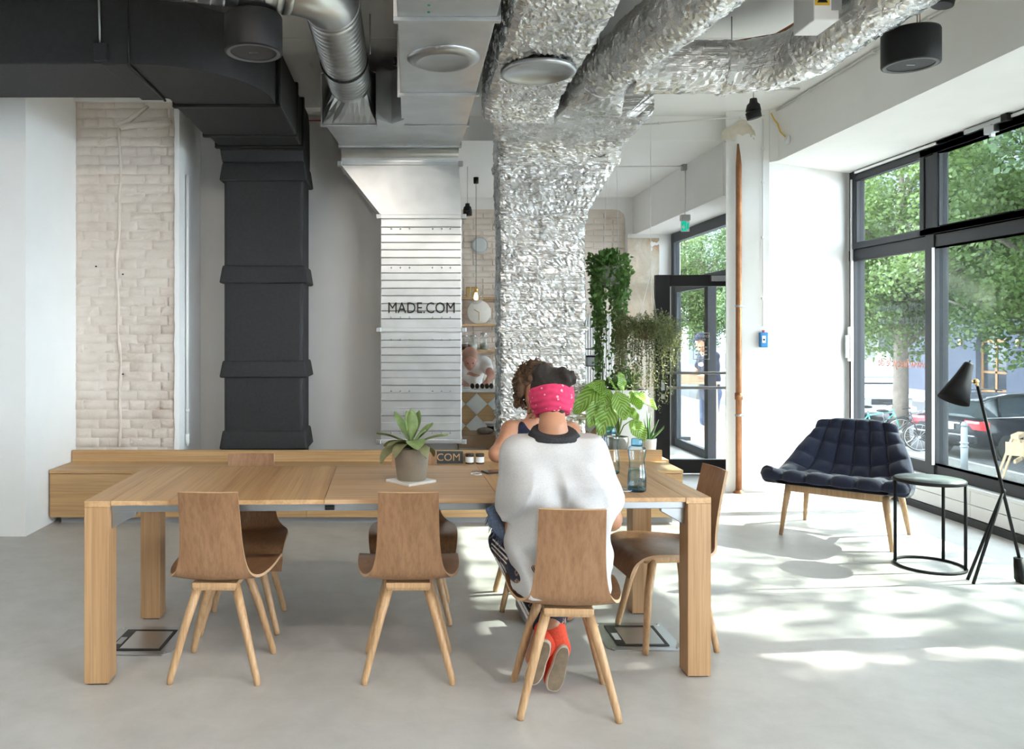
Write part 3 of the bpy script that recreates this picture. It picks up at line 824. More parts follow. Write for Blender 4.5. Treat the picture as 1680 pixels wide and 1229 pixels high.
# ------------------------------------------------------------------ table
TR = math.radians(1.7)
tb = thing('dining_table', 'long oak extending dining table with square legs and aluminium rail', 'table', (-.047, 3.735, 0), TR)
TL, TD = 1.29, .425
for sx in (-1, 1):
    bxo('end_strip', M['oak_y'], min(sx*TL, sx*(TL-.105)), max(sx*TL, sx*(TL-.105)), -TD, TD, .724, .750, tb, bevel=.0015)
    for sy in (-1, 1):
        bxo('leg', M['oak_z'], min(sx*TL, sx*(TL-.098)), max(sx*TL, sx*(TL-.098)), min(sy*TD, sy*(TD-.098)), max(sy*TD, sy*(TD-.098)), 0.006, .7235, tb, bevel=.002)
        MB().prism([(0, 0), (.10, .0), (.10, .018), (.0, .075)], -.012, .012, frame_mat((sx*(TL-.098), sy*(TD-.05), .702), (-sx, 0, 0), (0, 0, -1), (0, -sx, 0))).build('corner_bracket', M['alu'], tb, bevel=.003)
        bxo('foot_glide', M['frame_dk'], min(sx*(TL-.01), sx*(TL-.088)), max(sx*(TL-.01), sx*(TL-.088)), min(sy*(TD-.01), sy*(TD-.088)), max(sy*(TD-.01), sy*(TD-.088)), 0, .006, tb)
for a, b, mt in ((-TL + .107, -.317, 'oak_y'), (-.315, .405, 'oak_leaf'), (.407, TL - .107, 'oak_y')):
    bxo('tabletop_panel', M[mt], a, b, -TD, TD, .731, .750, tb, bevel=.0012)
for sy in (-1, 1):
    bxo('rail', M['alu'], -TL + .098, TL - .098, min(sy*(TD-.028), sy*(TD-.055)), max(sy*(TD-.028), sy*(TD-.055)), .698, .7305, tb, bevel=.003)
bxo('catch', M['black'], -.315, -.275, -TD + .016, -TD + .028, .703, .722, tb, bevel=.003)
# ------------------------------------------------------------------ chairs (front of a chair is +y)
def chair_shell():
    """profile from the top of the back to the lip: (y, z, half width)"""
    key = [(-.262, .800, .121), (-.246, .74, .122), (-.226, .66, .124), (-.208, .58, .128), (-.194, .515, .136),
           (-.184, .470, .148), (-.172, .440, .162), (-.150, .421, .178), (-.118, .414, .194), (-.06, .416, .210),
           (.02, .421, .219), (.09, .427, .221), (.145, .430, .220), (.185, .424, .217), (.212, .406, .213), (.227, .378, .208), (.235, .345, .203)]
    # finer samples
    P = []
    n = len(key)
    for i in range(n - 1):
        for t in (0, .5):
            p0, p1, p2, p3 = key[max(i-1, 0)], key[i], key[i+1], key[min(i+2, n-1)]
            P.append(tuple(.5 * ((2*p1[c]) + (-p0[c]+p2[c])*t + (2*p0[c]-5*p1[c]+4*p2[c]-p3[c])*t*t + (-p0[c]+3*p1[c]-3*p2[c]+p3[c])*t**3) for c in range(3)))
    P.append(key[-1])
    return P
def build_chair():
    c = thing('dining_chair', 'x', 'chair', group='moulded plywood dining chairs at the table')
    P = chair_shell(); nu = 15; th = .011
    vs, fs = [], []
    def surf(i, u):
        y, z, w = P[i]
        x = u * w
        # side dish: back hugs, seat rises to the sides
        t = i / (len(P) - 1)
        seat = max(0, math.sin(PI * min(1, max(0, (t - .30) / .55))))
        z2 = z + .020 * seat * abs(u) ** 2.2
        y2 = y + .014 * (1 - min(1, t / .35)) * u * u
        return Vector((x, y2, z2))
    n = len(P)
    front = [[surf(i, -1 + 2*k/(nu-1)) for k in range(nu)] for i in range(n)]
    nrm = [[None]*nu for _ in range(n)]
    for i in range(n):
        for k in range(nu):
            a = front[min(i+1, n-1)][k] - front[max(i-1, 0)][k]; b = front[i][min(k+1, nu-1)] - front[i][max(k-1, 0)]
            nrm[i][k] = b.cross(a).normalized()
    top = MB(); vv = []
    for i in range(n):
        for k in range(nu): vv.append(front[i][k])
    for i in range(n):
        for k in range(nu): vv.append(front[i][k] + nrm[i][k] * th)
    q = n * nu; ff = []
    for i in range(n-1):
        for k in range(nu-1):
            a = i*nu+k
            ff.append((a, a+nu, a+nu+1, a+1)); ff.append((q+a, q+a+1, q+a+nu+1, q+a+nu))
    top.add(vv, ff, True)
    o = top.build('shell', M['walnut'], c)
    ed = MB(); loop = [(0, k) for k in range(nu)] + [(i, nu-1) for i in range(1, n)] + [(n-1, k) for k in range(nu-2, -1, -1)] + [(i, 0) for i in range(n-2, 0, -1)]
    vv = []
    for (i, k) in loop: vv += [front[i][k], front[i][k] + nrm[i][k] * th]
    L = len(loop); ed.add(vv, [(2*i, 2*i+1, (2*((i+1) % L))+1, 2*((i+1) % L)) for i in range(L)])
    ed.build('ply_edge', M['ply'], c)
    s = [recth(-.085, .085, -.15, .13, .378), recth(-.092, .092, -.155, .135, .392), recth(-.092, .092, -.155, .135, .4115)]
    loft(MB(), s).build('seat_block', M['ash'], c, bevel=.004)
    for sx in (-1, 1):
        for (y0, y1) in ((-.105, -.165), (.09, .165)):
            b = MB().tube([(sx*.180, y1, 0), (sx*.178, y1*.99, .02), (sx*.118, (y0+y1)/2, .25), (sx*.076, y0, .392)], [.0125, .014, .0175, .0195], 14)
            b.build('leg', M['ash'], c)
    return c
ch0 = build_chair()
spots = [(-.005, 3.445, 0, 'empty plywood dining chair, middle one on the near side of the table'),
         (-.795, 3.445, -.03, 'empty plywood dining chair, left one on the near side of the table'),
         (.600, 3.135, -.06, 'plywood dining chair pulled out, under the woman in the white shirt'),
         (1.20, 3.78, math.radians(95), 'plywood dining chair at the right end of the table, facing left'),
         (-.82, 3.985, PI + .05, 'empty plywood dining chair, left one on the far side of the table'),
         (.02, 4.12, PI - .02, 'empty plywood dining chair behind the potted succulent, far side of table'),
         (.655, 4.30, PI, 'plywood dining chair under the woman in the navy top, far side')]
for i, (x, y, r, lab) in enumerate(spots):
    c = ch0 if i == 0 else copy_tree(ch0)
    c.location = (x, y, 0); c.rotation_euler = (0, 0, r); c['label'] = lab
# ------------------------------------------------------------------ floor outlet boxes
def outlet(x, y, r, label):
    t = thing('floor_box', label, 'floor outlet', (x, y, 0), r, 'metal floor outlet boxes under the table')
    n = MB(); s = []
    c = .03; w = .172
    pts = [(-w+c, -w), (w-c, -w), (w, -w+c), (w, w-c), (w-c, w), (-w+c, w), (-w, w-c), (-w, -w+c)]
    n.prism(pts, 0, .005); n.build('plate', M['alu'], t, bevel=.001)
    m = MB()
    for (a, b, cc, d) in ((-.12, .12, -.125, -.108), (-.12, .12, .108, .125), (-.12, -.075, -.108, .108), (.105, .12, -.108, .108)): m.box(a, b, cc, d, .005, .009)
    m.build('rim', M['frame_dk'], t, bevel=.001)
    bxo('lid', M['alu'], -.074, .104, -.107, .107, .005, .0075, t)
    bxo('cable_flap', M['offgrey'], -.112, -.084, -.06, .02, .009, .0105, t)
    for sx in (-1, 1):
        for sy in (-1, 1): MB().lathe([(.008, .005), (.008, .0065), (.001, .007)], 10, Matrix.Translation((sx*.148, sy*.148, 0))).build('screw', M['chrome'], t)
a = flr(1043, 1045); outlet(a.x, a.y, 0, 'metal floor outlet box beneath the right end of the table')
a = flr(236, 1052); outlet(a.x, a.y, -.02, 'metal floor outlet box beneath the left end of the table')
# ------------------------------------------------------------------ on the table
def tabletop(px, py): return flr(px, py, .75)
p = tabletop(676, 791)
mt = tag(bxo('marble_tile', noisy('marble', (.62, .61, .59, 1), (.74, .73, .71, 1), 6, .35, bs=0), -.083, .083, -.083, .083, 0, .012), 'square white marble tile under the potted succulent', 'tile')
for m_ in (mt,): m_.location = (p.x - .005, p.y, .750); m_.rotation_euler = (0, 0, math.radians(41))
mt.modifiers.new('b', 'BEVEL').width = .002
POT = (p.x - .002, p.y + .005, .762)
pt = thing('potted_succulent', 'succulent with broad green leaves in a tapered grey clay pot', 'plant', POT)
clay = noisy('grey_clay', (.235, .20, .16, 1), (.30, .265, .215, 1), 9, .9, bs=.2)
MB().lathe([(.063, 0), (.066, .003), (.084, .140), (.085, .146), (.081, .147), (.078, .140), (.074, .125), (.001, .123)], 32).build('pot', clay, pt)
soil = noisy('soil', (.02, .014, .01, 1), (.05, .035, .025, 1), 60, .95, bs=.8, bd=.01)
MB().lathe([(.001, .118), (.077, .120), (.077, .126), (.001, .132)], 24).build('soil', soil, pt)
succ = leaf_mat('succulent_green', (.17, .26, .09, 1), (.30, .40, .17, 1), .15, .4, 25)
succ_d = leaf_mat('succulent_dusky', (.17, .20, .085, 1), (.28, .25, .14, 1), .12, .4, 25)
def fleshy(az, base_z, elev, L, W, curl, mat, base_r=.008, name='leaf', fold=.25, thick=.006, twist=0.0):
    """a paddle shaped fleshy leaf as a closed shell"""
    nu, nv = 7, 13
    def width(t): return W * (math.sin(PI * min(1, t ** 1.35)) ** .75 * .96 + .10 * (1 - t)) if t < .995 else .001
    def mid(t):
        e = elev + curl * t * t
        return t
    pts = []; pos = Vector((base_r, 0, base_z)); a = elev; out = []
    for j in range(nv):
        t = j / (nv - 1)
        out.append((pos.copy(), a, width(t)))
        a = elev + curl * t; pos = pos + Vector((math.cos(a), 0, math.sin(a))) * (L / (nv - 1))
    R = Matrix.Rotation(az, 4, 'Z'); b = MB()
    vt, vb = [], []
    for (q, a, w) in out:
        nrm = Vector((-math.sin(a), 0, math.cos(a)))
        for i in range(nu):
            u = -1 + 2 * i / (nu - 1)
            c = math.cos(twist); s_ = math.sin(twist)
            sp = Vector((0, u * w * c, 0)) + nrm * (u * w * s_ + fold * abs(u) ** 1.6 * w)
            hh = thick * (1 - u * u) * (.4 + .6 * math.sin(PI * min(1, .1 + .9 * (w / W))))
            vt.append(R @ (q + sp + nrm * hh)); vb.append(R @ (q + sp - nrm * hh))
    n_ = len(vt); ff = []
    for j in range(nv-1):
        for i in range(nu-1):
            k = j*nu+i; ff.append((k, k+nu, k+nu+1, k+1)); ff.append((n_+k, n_+k+1, n_+k+nu+1, n_+k+nu))
    b.add(vt + vb, ff, True)
    return b.build(name, mat, pt)
# az 0 = right (+x), 90 = away, 270 = toward the camera
for (az, z0, el, L, W, cu, mt_, tw) in [
    (95, .19, 84, .135, .030, .15, succ, 0), (255, .18, 86, .135, .031, .25, succ, .1), (20, .19, 68, .130, .028, .3, succ, .4), (160, .19, 78, .125, .028, .2, succ, -.3),
    (350, .17, 42, .13, .026, .1, succ, .5), (140, .17, 52, .165, .024, .1, succ, -.2), (168, .165, 22, .165, .027, -.25, succ, .2),
    (12, .16, 22, .17, .030, -.3, succ, -.2), (325, .165, 50, .10, .026, -.2, succ, .3), (282, .165, 28, .13, .044, -1.3, succ, .1), (40, .15, 10, .155, .035, -1.3, succ_d, .2),
    (195, .15, 12, .17, .032, -1.5, succ_d, -.4), (215, .16, 28, .14, .034, -1.2, succ_d, .2), (300, .145, 35, .15, .030, -1.9, succ_d, 0), (110, .15, 20, .13, .03, -.8, succ_d, 0), (172, .16, 14, .125, .036, -.7, succ_d, .3), (235, .145, 38, .15, .03, -2.0, succ_d, 0)]:
    fleshy(math.radians(az), z0, math.radians(el), L, W, cu, mt_, twist=tw)
MB().tube([(0, 0, .12), (.004, 0, .16), (0, .002, .20)], [.011, .010, .007], 10).build('stem', succ, pt)
# bottles
bot = bottle_mat('blue_bottle', (.90, .96, .985, 1), (.25, .55, .75, 1))
bot_c = bottle_mat('blue_cap', (.50, .78, .92, 1), (.10, .42, .65, 1))
wat = bottle_mat('water', (.80, .90, .95, 1), (.30, .55, .70, 1))
def bottle(x, y, label, water, print_):
    t = thing('water_bottle', label, 'bottle', (x, y, .75), .3, 'blue drinking bottles on the table')
    MB().lathe([(.034, 0), (.039, .006), (.040, .03), (.0395, .065), (.036, .095), (.033, .118), (.0335, .14), (.038, .165), (.039, .178), (.036, .190), (.025, .197), (.022, .199)], 28, cap=False).build('body', bot, t)
    MB().lathe([(.0335, .001), (.038, .007), (.0385, .012), (.001, .018)], 28).build('base', bot_c, t)
    MB().lathe([(.0235, .196), (.0245, .199), (.0245, .224), (.022, .228), (.001, .229)], 24).build('cap', bot_c, t)
    if water: MB().lathe([(.036, .018), (.0385, .03), (.038, .065), (.0345, .095), (.001, .0955)], 28).build('water', wat, t)
    if print_:
        b = MB(); dk = plain('bottle_print', (.02, .06, .10, 1), .5)
        M0 = Matrix.Rotation(-.3, 4, 'Z')
        pp = []
        for k in range(25):
            a = 2*PI*k/24; u = .026*math.cos(a); pp.append(M0 @ Vector((.0405*math.sin(u/.0405), -.0405*math.cos(u/.0405), .052 + .009*math.sin(a))))
        b.tube(pp, .0009, 5); 
        for dx in (-.013, -.006, .001, .008, .015):
            b.box(dx - .002, dx + .002, -.0412, -.0402, .048, .056, M0)
        for (x0, x1, z0, z1) in ((-.008, .008, .022, .024), (-.008, .008, .036, .038), (-.008, -.006, .022, .038), (.006, .008, .022, .038), (-.001, .001, .028, .038)): b.box(x0, x1, -.0412, -.0402, z0, z1, M0)
        b.build('print', dk, t)
    return t
q = tabletop(1045, 806); bottle(q.x, q.y, 'clear blue bottle half full of water nearest the right table end', True, True)
q = tabletop(1003, 777); bottle(q.x, q.y, 'empty clear blue bottle standing behind the half full one', False, False)
# phone, little clear lids
q = tabletop(815, 775)
ph = thing('phone', 'black phone lying on the table beside the navy-top woman', 'phone', (q.x, q.y, .75), math.radians(20))
bxo('body', M['black'], -.07, .07, -.036, .036, 0, .008, ph, bevel=.003)
bxo('screen', plain('screen', (.01, .01, .012, 1), .08), -.064, .064, -.032, .032, .008, .0086, ph)
cl = glass_mat('clear_lid', (.93, .95, .95, 1), 1.0, .1)
for px, py, lab in ((782, 779, 'small clear round lid on the table beside the phone'), (1026, 806, 'small clear round lid on the table beside the half full bottle')):
    q = tabletop(px, py)
    l = thing('clear_lid', lab, 'lid', (q.x, q.y, .75))
    MB().lathe([(.026, 0), (.027, .002), (.027, .013), (.024, .015), (.001, .015)], 24).build('disc', cl, l)
    MB().lathe([(.0275, .003), (.0275, .006)], 24, cap=False).build('rim', M['whiteplastic'], l)
# ================================================================== ARMCHAIR, SIDE TABLE, LAMP
def fabric(name, c1, c2):
    m, nt, p = base_mat(name, c1, .95, 0, .2)
    v = coords(nt)
    f = nz(nt, v, 260, 3, .7)
    nt.links.new(ramp(nt, f, [(.3, c1), (.7, c2)]), p.inputs['Base Color'])
    p.inputs['Sheen Weight'].default_value = .25; p.inputs['Sheen Roughness'].default_value = .5
    bump(nt, p, f, .25, .002)
    return m
M['navy'] = fabric('navy_wool', (.012, .015, .032, 1), (.030, .036, .066, 1))
ac = thing('armchair', 'wide navy blue tufted armchair on pale wooden legs by the window', 'armchair', (3.10, 5.73, 0), math.radians(-41))
# shell surface: u across (-1..1), v from front lip to top of the back; local front is -y
def ac_surf(u, v):
    key = [(0, -.400, .405, .455), (.10, -.385, .437, .463), (.25, -.22, .405, .46), (.42, -.02, .372, .435), (.54, .13, .375, .40),
           (.62, .205, .415, .375), (.70, .255, .500, .350), (.80, .300, .610, .318), (.90, .338, .715, .285), (1.0, .368, .795, .250)]
    for i in range(len(key) - 1):
        if v <= key[i+1][0] + 1e-9: break
    a, b = key[i], key[i+1]; t = (v - a[0]) / (b[0] - a[0])
    p0, p3 = key[max(i-1, 0)], key[min(i+2, len(key)-1)]
    y, z, w = [.5*((2*a[c]) + (-p0[c]+b[c])*t + (2*p0[c]-5*a[c]+4*b[c]-p3[c])*t*t + (-p0[c]+3*a[c]-3*b[c]+p3[c])*t**3) for c in (1, 2, 3)]
    au = abs(u)
    wing = math.exp(-((v - .60) / .20) ** 2)
    z += wing * .115 * au ** 2.4
    y += -wing * .10 * au ** 2.0
    w2 = w * (1 + .02 * wing)
    # round the front and top corners
    if v < .12: y += .05 * au ** 4
    if v > .8: z -= .075 * au ** 5 * (v - .8) / .2
    return Vector((u * w2, y, z))
NU, NV = 73, 97
cu, cv = 6, 6.0
vrows = [0, .16, .36, .54, .665, .79, .90, 1.001]
def cellv(v):
    for i in range(len(vrows)-1):
        if v < vrows[i+1]: return i, (v - vrows[i]) / (vrows[i+1] - vrows[i])
    return len(vrows)-2, 1.0
S = [[ac_surf(-1 + 2*i/(NU-1), j/(NV-1)) for i in range(NU)] for j in range(NV)]
Nn = [[None]*NU for _ in range(NV)]
for j in range(NV):
    for i in range(NU):
        a = S[j][min(i+1, NU-1)] - S[j][max(i-1, 0)]; b = S[min(j+1, NV-1)][i] - S[max(j-1, 0)][i]
        Nn[j][i] = a.cross(b).normalized()
fr_, bk_ = [], []
for j in range(NV):
    for i in range(NU):
        u, v = i/(NU-1), j/(NV-1)
        ci, fv = cellv(v); fu = (u * cu) % 1.0 if u < 1 else 1.0
        bul = (max(0, math.sin(PI*fu)) * max(0, math.sin(PI*fv))) ** .45
        seam = bul * .92 + .08
        edge = min(u, 1-u, v*1.2, (1-v)*1.2)
        rim = min(1, edge / .035)
        h = .040 * seam * (.45 + .55 * rim) + .010 * rim
        th = .055 * rim ** .5
        fr_.append(S[j][i] + Nn[j][i] * h); bk_.append(S[j][i] - Nn[j][i] * (th + .002))
b = MB(); n_ = NU*NV; ff = []
for j in range(NV-1):
    for i in range(NU-1):
        k = j*NU+i; ff.append((k, k+1, k+NU+1, k+NU)); ff.append((n_+k, n_+k+NU, n_+k+NU+1, n_+k+1))
lp = [i for i in range(NU)] + [j*NU+NU-1 for j in range(1, NV)] + [(NV-1)*NU+i for i in range(NU-2, -1, -1)] + [j*NU for j in range(NV-2, 0, -1)]
for q in range(len(lp)):
    a, c = lp[q], lp[(q+1) % len(lp)]; ff.append((a, n_+a, n_+c, c))
b.add(fr_ + bk_, ff, True)
b.build('upholstery', M['navy'], ac)
# buttons where seams cross
for r_ in range(1, len(vrows)-1):
    for k in range(1, cu):
        v = vrows[r_]; u = k / cu
        i, j = round(u*(NU-1)), round(v*(NV-1))
        p = S[j][i] + Nn[j][i] * .012
        MB().lathe([(.009, 0), (.008, .004), (.001, .006)], 8, look_mat(p, p + Nn[j][i])).build('button', M['navy'], ac)
oak2 = wood('armchair_oak', (.50, .30, .16, 1), (.56, .35, .19, 1), (.60, .40, .23, 1), 2, 1.0)
s = MB()
bxo('frame_rail', oak2, -.30, .30, -.29, -.255, .315, .365, ac, bevel=.004)
bxo('frame_rail', oak2, -.24, .24, .20, .235, .30, .345, ac, bevel=.004)
for sx in (-1, 1):
    bxo('side_rail', oak2, min(sx*.27, sx*.305), max(sx*.27, sx*.305), -.26, .21, .312, .352, ac, bevel=.004)
    for (y0, y1, zt) in ((-.27, -.30, .355), (.21, .30, .345)):
        MB().tube([(sx*.345, y1, 0), (sx*.325, (y0*.45+y1*.55), .17), (sx*.30, y0, zt)], [.012, .018, .023], 14).build('leg', oak2, ac)
# ------------------------------------------------------------------ side table
st = thing('side_table', 'small round side table with three black legs on a ring base', 'side table', (3.20, 4.95, 0), 0)
topm = noisy('table_top_slate', (.085, .105, .10, 1), (.13, .15, .14, 1), 5, .4, bs=.05)
MB().lathe([(.184, .536), (.187, .538), (.187, .541), (.001, .542)], 48).build('top', topm, st)
MB().lathe([(.175, .520), (.192, .521), (.193, .538), (.190, .541), (.186, .541), (.186, .535), (.175, .534)], 48, cap=False).build('rim', M['blackmetal'], st)
rg = [(.188*math.cos(2*PI*k/48), .188*math.sin(2*PI*k/48), .008) for k in range(49)]
MB().tube(rg, .0085, 8, False).build('base_ring', M['blackmetal'], st)
for a in (150, 34, -38):
    x, y = .182*math.cos(math.radians(a)), .182*math.sin(math.radians(a))
    MB().tube([(x, y, .008), (x, y, .53)], .0095, 10).build('leg', M['blackmetal'], st)
# ------------------------------------------------------------------ floor lamp
lp_ = thing('floor_lamp', 'black tripod floor lamp with cone shade and brass joint', 'lamp', (3.42, 4.62, 0))
LO = Vector((3.42, 4.62, 0))
def L_(px, py, Y=4.62): return at(px, py, Y) - LO
a, b2 = L_(1604, 634), L_(1672, 915)
MB().tube([a, b2], .0085, 12).build('pole', M['blackmetal'], lp_)
foot = b2; MB().tube([(foot.x, 0, .006), (foot.x + .004, 0, .006 + .001), (foot.x - .004, 0, .145)], [.030, .031, .024], 20).build('counterweight', M['blackmetal'], lp_)
jn = L_(1646, 806)
for (dx, dy) in ((3.222 - 3.42, -.02), (3.245 - 3.42, .06)):
    MB().tube([(jn.x, 0, jn.z), (dx, dy, .0)], .0085, 12).build('leg', M['blackmetal'], lp_)
MB().sphere((jn.x, 0, jn.z), .014).build('leg_joint', M['blackmetal'], lp_)
tip, mo = L_(1590, 596), L_(1561, 657)
sh = thing  # shade is a hollow cone
Mx = look_mat(tip, mo + Vector((-.0, -.015, 0))); ln = (mo - tip).length
MB().lathe([(.001, -.002), (.022, 0), (.026, .01), (.040, .08), (.060, .15), (.082, ln), (.079, ln), (.058, .15), (.036, .08), (.020, .012), (.001, .010)], 36, Mx).build('shade', M['blackmetal'], lp_)
MB().lathe([(.004, -.018), (.004, 0)], 8, Mx).build('switch_pin', M['blackmetal'], lp_)
MB().lathe([(.018, .05), (.026, .09), (.030, .12), (.020, .145), (.001, .152)], 16, Mx).build('bulb', M['whiteplastic'], lp_)
jb2 = L_(1601, 626); s0 = L_(1588, 625)
MB().tube([s0, jb2], .006, 10).build('shade_arm', M['brass'], lp_)
MB().sphere(jb2, .017).build('swivel', M['brass'], lp_)
MB().tube([jb2, a], .008, 10).build('sleeve', M['brass'], lp_)
# ================================================================== CEILING FITTINGS
def speaker(c, r, h, label, cords):
    t = thing('pendant_speaker', label, 'speaker', c, 0, 'round black loudspeakers hanging from the ceiling')
    MB().lathe([(r*.93, 0), (r*.985, .002), (r, .008), (r, h - .01), (r*.97, h), (.001, h)], 48, cap=False).build('housing', M['black'], t)
    MB().lathe([(.001, .006), (r*.80, .006)], 40, cap=False).build('grille', M['grille'], t)
    MB().lathe([(r*.80, .004), (r*.82, -.001), (r*.92, -.001), (r*.935, .003)], 40, cap=False).build('trim_ring', plain('speaker_ring', (.12, .12, .125, 1), .5) if 'speaker_ring' not in bpy.data.materials else bpy.data.materials['speaker_ring'], t)
    bxo('badge', M['alu'], -.022, .022, -.004, .004, .003, .0055, t)
    for (dx, dy, mt) in cords:
        MB().tube([(dx, dy, h - .002), (dx * 1.02, dy, CZ - c[2])], .0022, 6).build('wire', mt, t)
speaker((at(416, 88, 4.0).x, 4.0, at(416, 88, 4.0).z), .142, .185, 'black pendant loudspeaker hanging in front of the black duct', [(-.06, .02, M['alu']), (-.01, .0, M['copper']), (.07, 0, M['alu'])])
speaker((at(1494, 108, 4.35).x, 4.35, at(1494, 108, 4.35).z), .142, .185, 'black pendant loudspeaker hanging near the tall windows', [(-.08, .02, M['alu']), (-.065, .02, M['alu']), (.035, .0, M['copper']), (.05, .0, M['copper'])])
def spot(c, label, par_top, tilt, s=1.0, watt=0, aim=None):
    t = thing('ceiling_spot', label, 'spotlight', c, 0, 'small black swivel spotlights')
    MB().lathe([(.058*s, -.052*s), (.060*s, -.05*s), (.050*s, -.0), (.032*s, .018*s), (.028*s, .05*s), (.001, .05*s)], 24).build('body', M['black'], t)
    Mx = Matrix.Translation((0, -.005, -.085*s)) @ Matrix.Rotation(tilt, 4, 'Y')
    MB().lathe([(.050*s, -.03*s), (.058*s, -.028*s), (.060*s, .026*s), (.055*s, .03*s), (.001, .03*s)], 24, Mx).build('lamp_head', M['black'], t)
    MB().tube([(0, 0, -.06*s), (0, 0, -.05*s)], .012*s, 8).build('swivel', M['black'], t)
    if watt:
        ld = bpy.data.lights.new('fill_light', 'SPOT'); ld.energy = watt; ld.color = (1.0, .90, .78); ld.spot_size = math.radians(125); ld.spot_blend = 1.0; ld.shadow_soft_size = .05
        lo_ = bpy.data.objects.new('fill_light', ld); COL.objects.link(lo_); lo_.parent = t
        lo_.location = (0, .0, -.135*s); lo_.rotation_euler = (Vector(aim) - Vector(c)).to_track_quat('-Z', 'Y').to_euler()
    if par_top: MB().tube([(0, 0, .05*s), (0, 0, par_top - c[2])], .004, 6).build('stem', M['alu'], t)
q = at(1236, 172, 6.6); spot((q.x, q.y, q.z), 'black swivel spotlight on the ceiling near the copper pipe', CZ, math.radians(-14))
q = at(767, 340, 8.6); spot((q.x, q.y, q.z), 'small black spotlight at the kitchen wall beside the galvanised duct', CZ2, 0, .8)
q = at(1546, 0, 4.53); spot((q.x, q.y, 3.39), 'black spotlight cut off by the picture top above the window speaker', CZ, .2)
for k, (x, w_, nm) in enumerate(((-1.9, 'far left', -1.2), (-.6, 'left', -.5), (.7, 'right', .4), (2.0, 'far right', 1.2))):  # added row of fill lamps, out of view, lifting the room's shaded side
    spot((x, 1.1, CZ - .06), 'added unseen black fill spotlight, %s one of four in the row above the photographer' % w_, CZ, 0, 1.0, 38, (nm, 5.6, .9))
# track rail and conduits on the ceiling
def conduit(name, label, pts, r, mat, clips=()):
    t = thing(name, label, 'conduit', pts[0])
    o = Vector(pts[0])
    MB().tube([Vector(p) - o for p in pts], r, 8).build('pipe', mat, t)
    for c in clips:
        c = Vector(c) - o; MB().box(c.x - .012, c.x + .012, c.y - .012, c.y + .012, c.z - .012, c.z + .012).build('clip', M['whitemetal'], t, bevel=.003)
    return t
conduit('cable_conduit', 'thin white conduit along the corner of ceiling and window wall', [(3.285, 7.2, CZ - .02), (3.285, 2.6, CZ - .02)], .008, M['whitemetal'], [(3.285, y, CZ - .02) for y in (6.6, 5.7, 5.1, 4.5, 4.0)])
conduit('track_rail', 'slim white track across the ceiling in front of the copper pipe', [(1.75, 6.6, CZ - .012), (3.2, 6.6, CZ - .012)], .010, M['whitemetal'], [(1.9, 6.6, CZ - .014), (3.0, 6.6, CZ - .014)])
conduit('cable_conduit', 'white conduit with red wire ends across the pier head', [(2.05, 7.44, CZ - .09), (2.95, 7.28, CZ - .06), (3.2, 7.25, CZ - .05)], .007, M['whitemetal'], [(2.3, 7.40, CZ - .08), (3.0, 7.27, CZ - .06)])
conduit('red_cable', 'red alarm cable running across the ceiling corner behind the ducts', [(-.95, 7.16, 3.33), (-.3, 7.16, 3.33), (.42, 7.16, 3.30)], .005, M['red'])
conduit('cable_tray', 'flat white cable strip high on the back wall behind the ducts', [(-.90, 7.165, 3.39), (.42, 7.165, 3.39)], .02, M['whitemetal'])
# plaster patch, copper pipe, alarm box with conduit, yellow cables on the pier
pp_ = MB()
def patch(u, v):
    a = math.radians(168 - 175 * u); r = .115 + .05 * (v - .5) * 2 * (1 + .25 * math.sin(u * 17))
    x, z = 3.01 + r * math.cos(a) * 1.15, 3.16 + r * math.sin(a) * 1.2
    return Vector((x, 7.283 - .010 * math.sin(PI * v) - .004 * mnoise.noise(Vector((u*9, v*5, 0))), z))
pp_.grid(patch, 26, 7)
tag(pp_.build('plaster_patch', noisy('patch_plaster', (.58, .52, .42, 1), (.70, .65, .56, 1), 14, .9, bs=.4)), 'rough beige plaster patch above the copper pipe', 'plaster patch')
cp = thing('copper_pipe', 'old copper coloured pipe standing upright against the white pier', 'pipe', (at(1213, 700, 7.22).x, 7.235, 0))
MB().tube([(0, 0, .01), (0, 0, 1.2), (.002, 0, 2.95), (-.006, 0, 3.14)], [.026, .026, .026, .008], 16).build('pipe', M['copper'], cp)
for zz in (.70, 1.68):
    MB().lathe([(.028, -.01), (.031, -.008), (.031, .008), (.028, .01)], 16, Matrix.Translation((0, 0, zz))).build('clamp', M['alu'], cp)
    bxo('clamp_screw', M['alu'], .026, .05, -.012, .012, zz - .01, zz + .01, cp, bevel=.002)
MB().lathe([(.033, .84), (.033, .90)], 16, cap=True).build('coupling', M['copper'], cp)
MB().lathe([(.05, 0), (.05, .006), (.03, .02), (.03, .03)], 20).build('floor_collar', M['copper'], cp)
ab = thing('alarm_box', 'small blue alarm call box on the pier beside the copper pipe', 'alarm box', (at(1252, 555, 7.24).x, 7.258, at(1252, 570, 7.24).z))
bxo('housing', M['blue'], -.035, .035, -.045, 0, 0, .135, ab, bevel=.008)
bxo('face_plate', M['whiteplastic'], -.022, .012, -.048, -.045, .04, .105, ab, bevel=.002)
MB().lathe([(.009, 0), (.007, .006)], 12, look_mat((-.005, -.048, .07), (-.005, -1, .07))).build('button', M['black'], ab)
bxo('cable_entry', M['red'], -.008, .008, -.03, -.012, .135, .155, ab)
cx_ = at(1252, 400, 7.24).x
conduit('cable_conduit', 'white conduit dropping from the ceiling to the blue alarm box', [(cx_, 7.245, 1.50), (cx_, 7.245, CZ - .08)], .007, M['whitemetal'], [(cx_, 7.245, z) for z in (1.75, 2.3, 2.8, 3.1)])
conduit('yellow_cable', 'yellow cable hanging from the ceiling corner beside the window', [(3.225, 7.18, 3.40), (3.25, 7.17, 3.34), (3.27, 7.15, 3.30), (3.28, 7.12, 3.22), (3.29, 7.05, 3.16)], .006, M['yellow'])
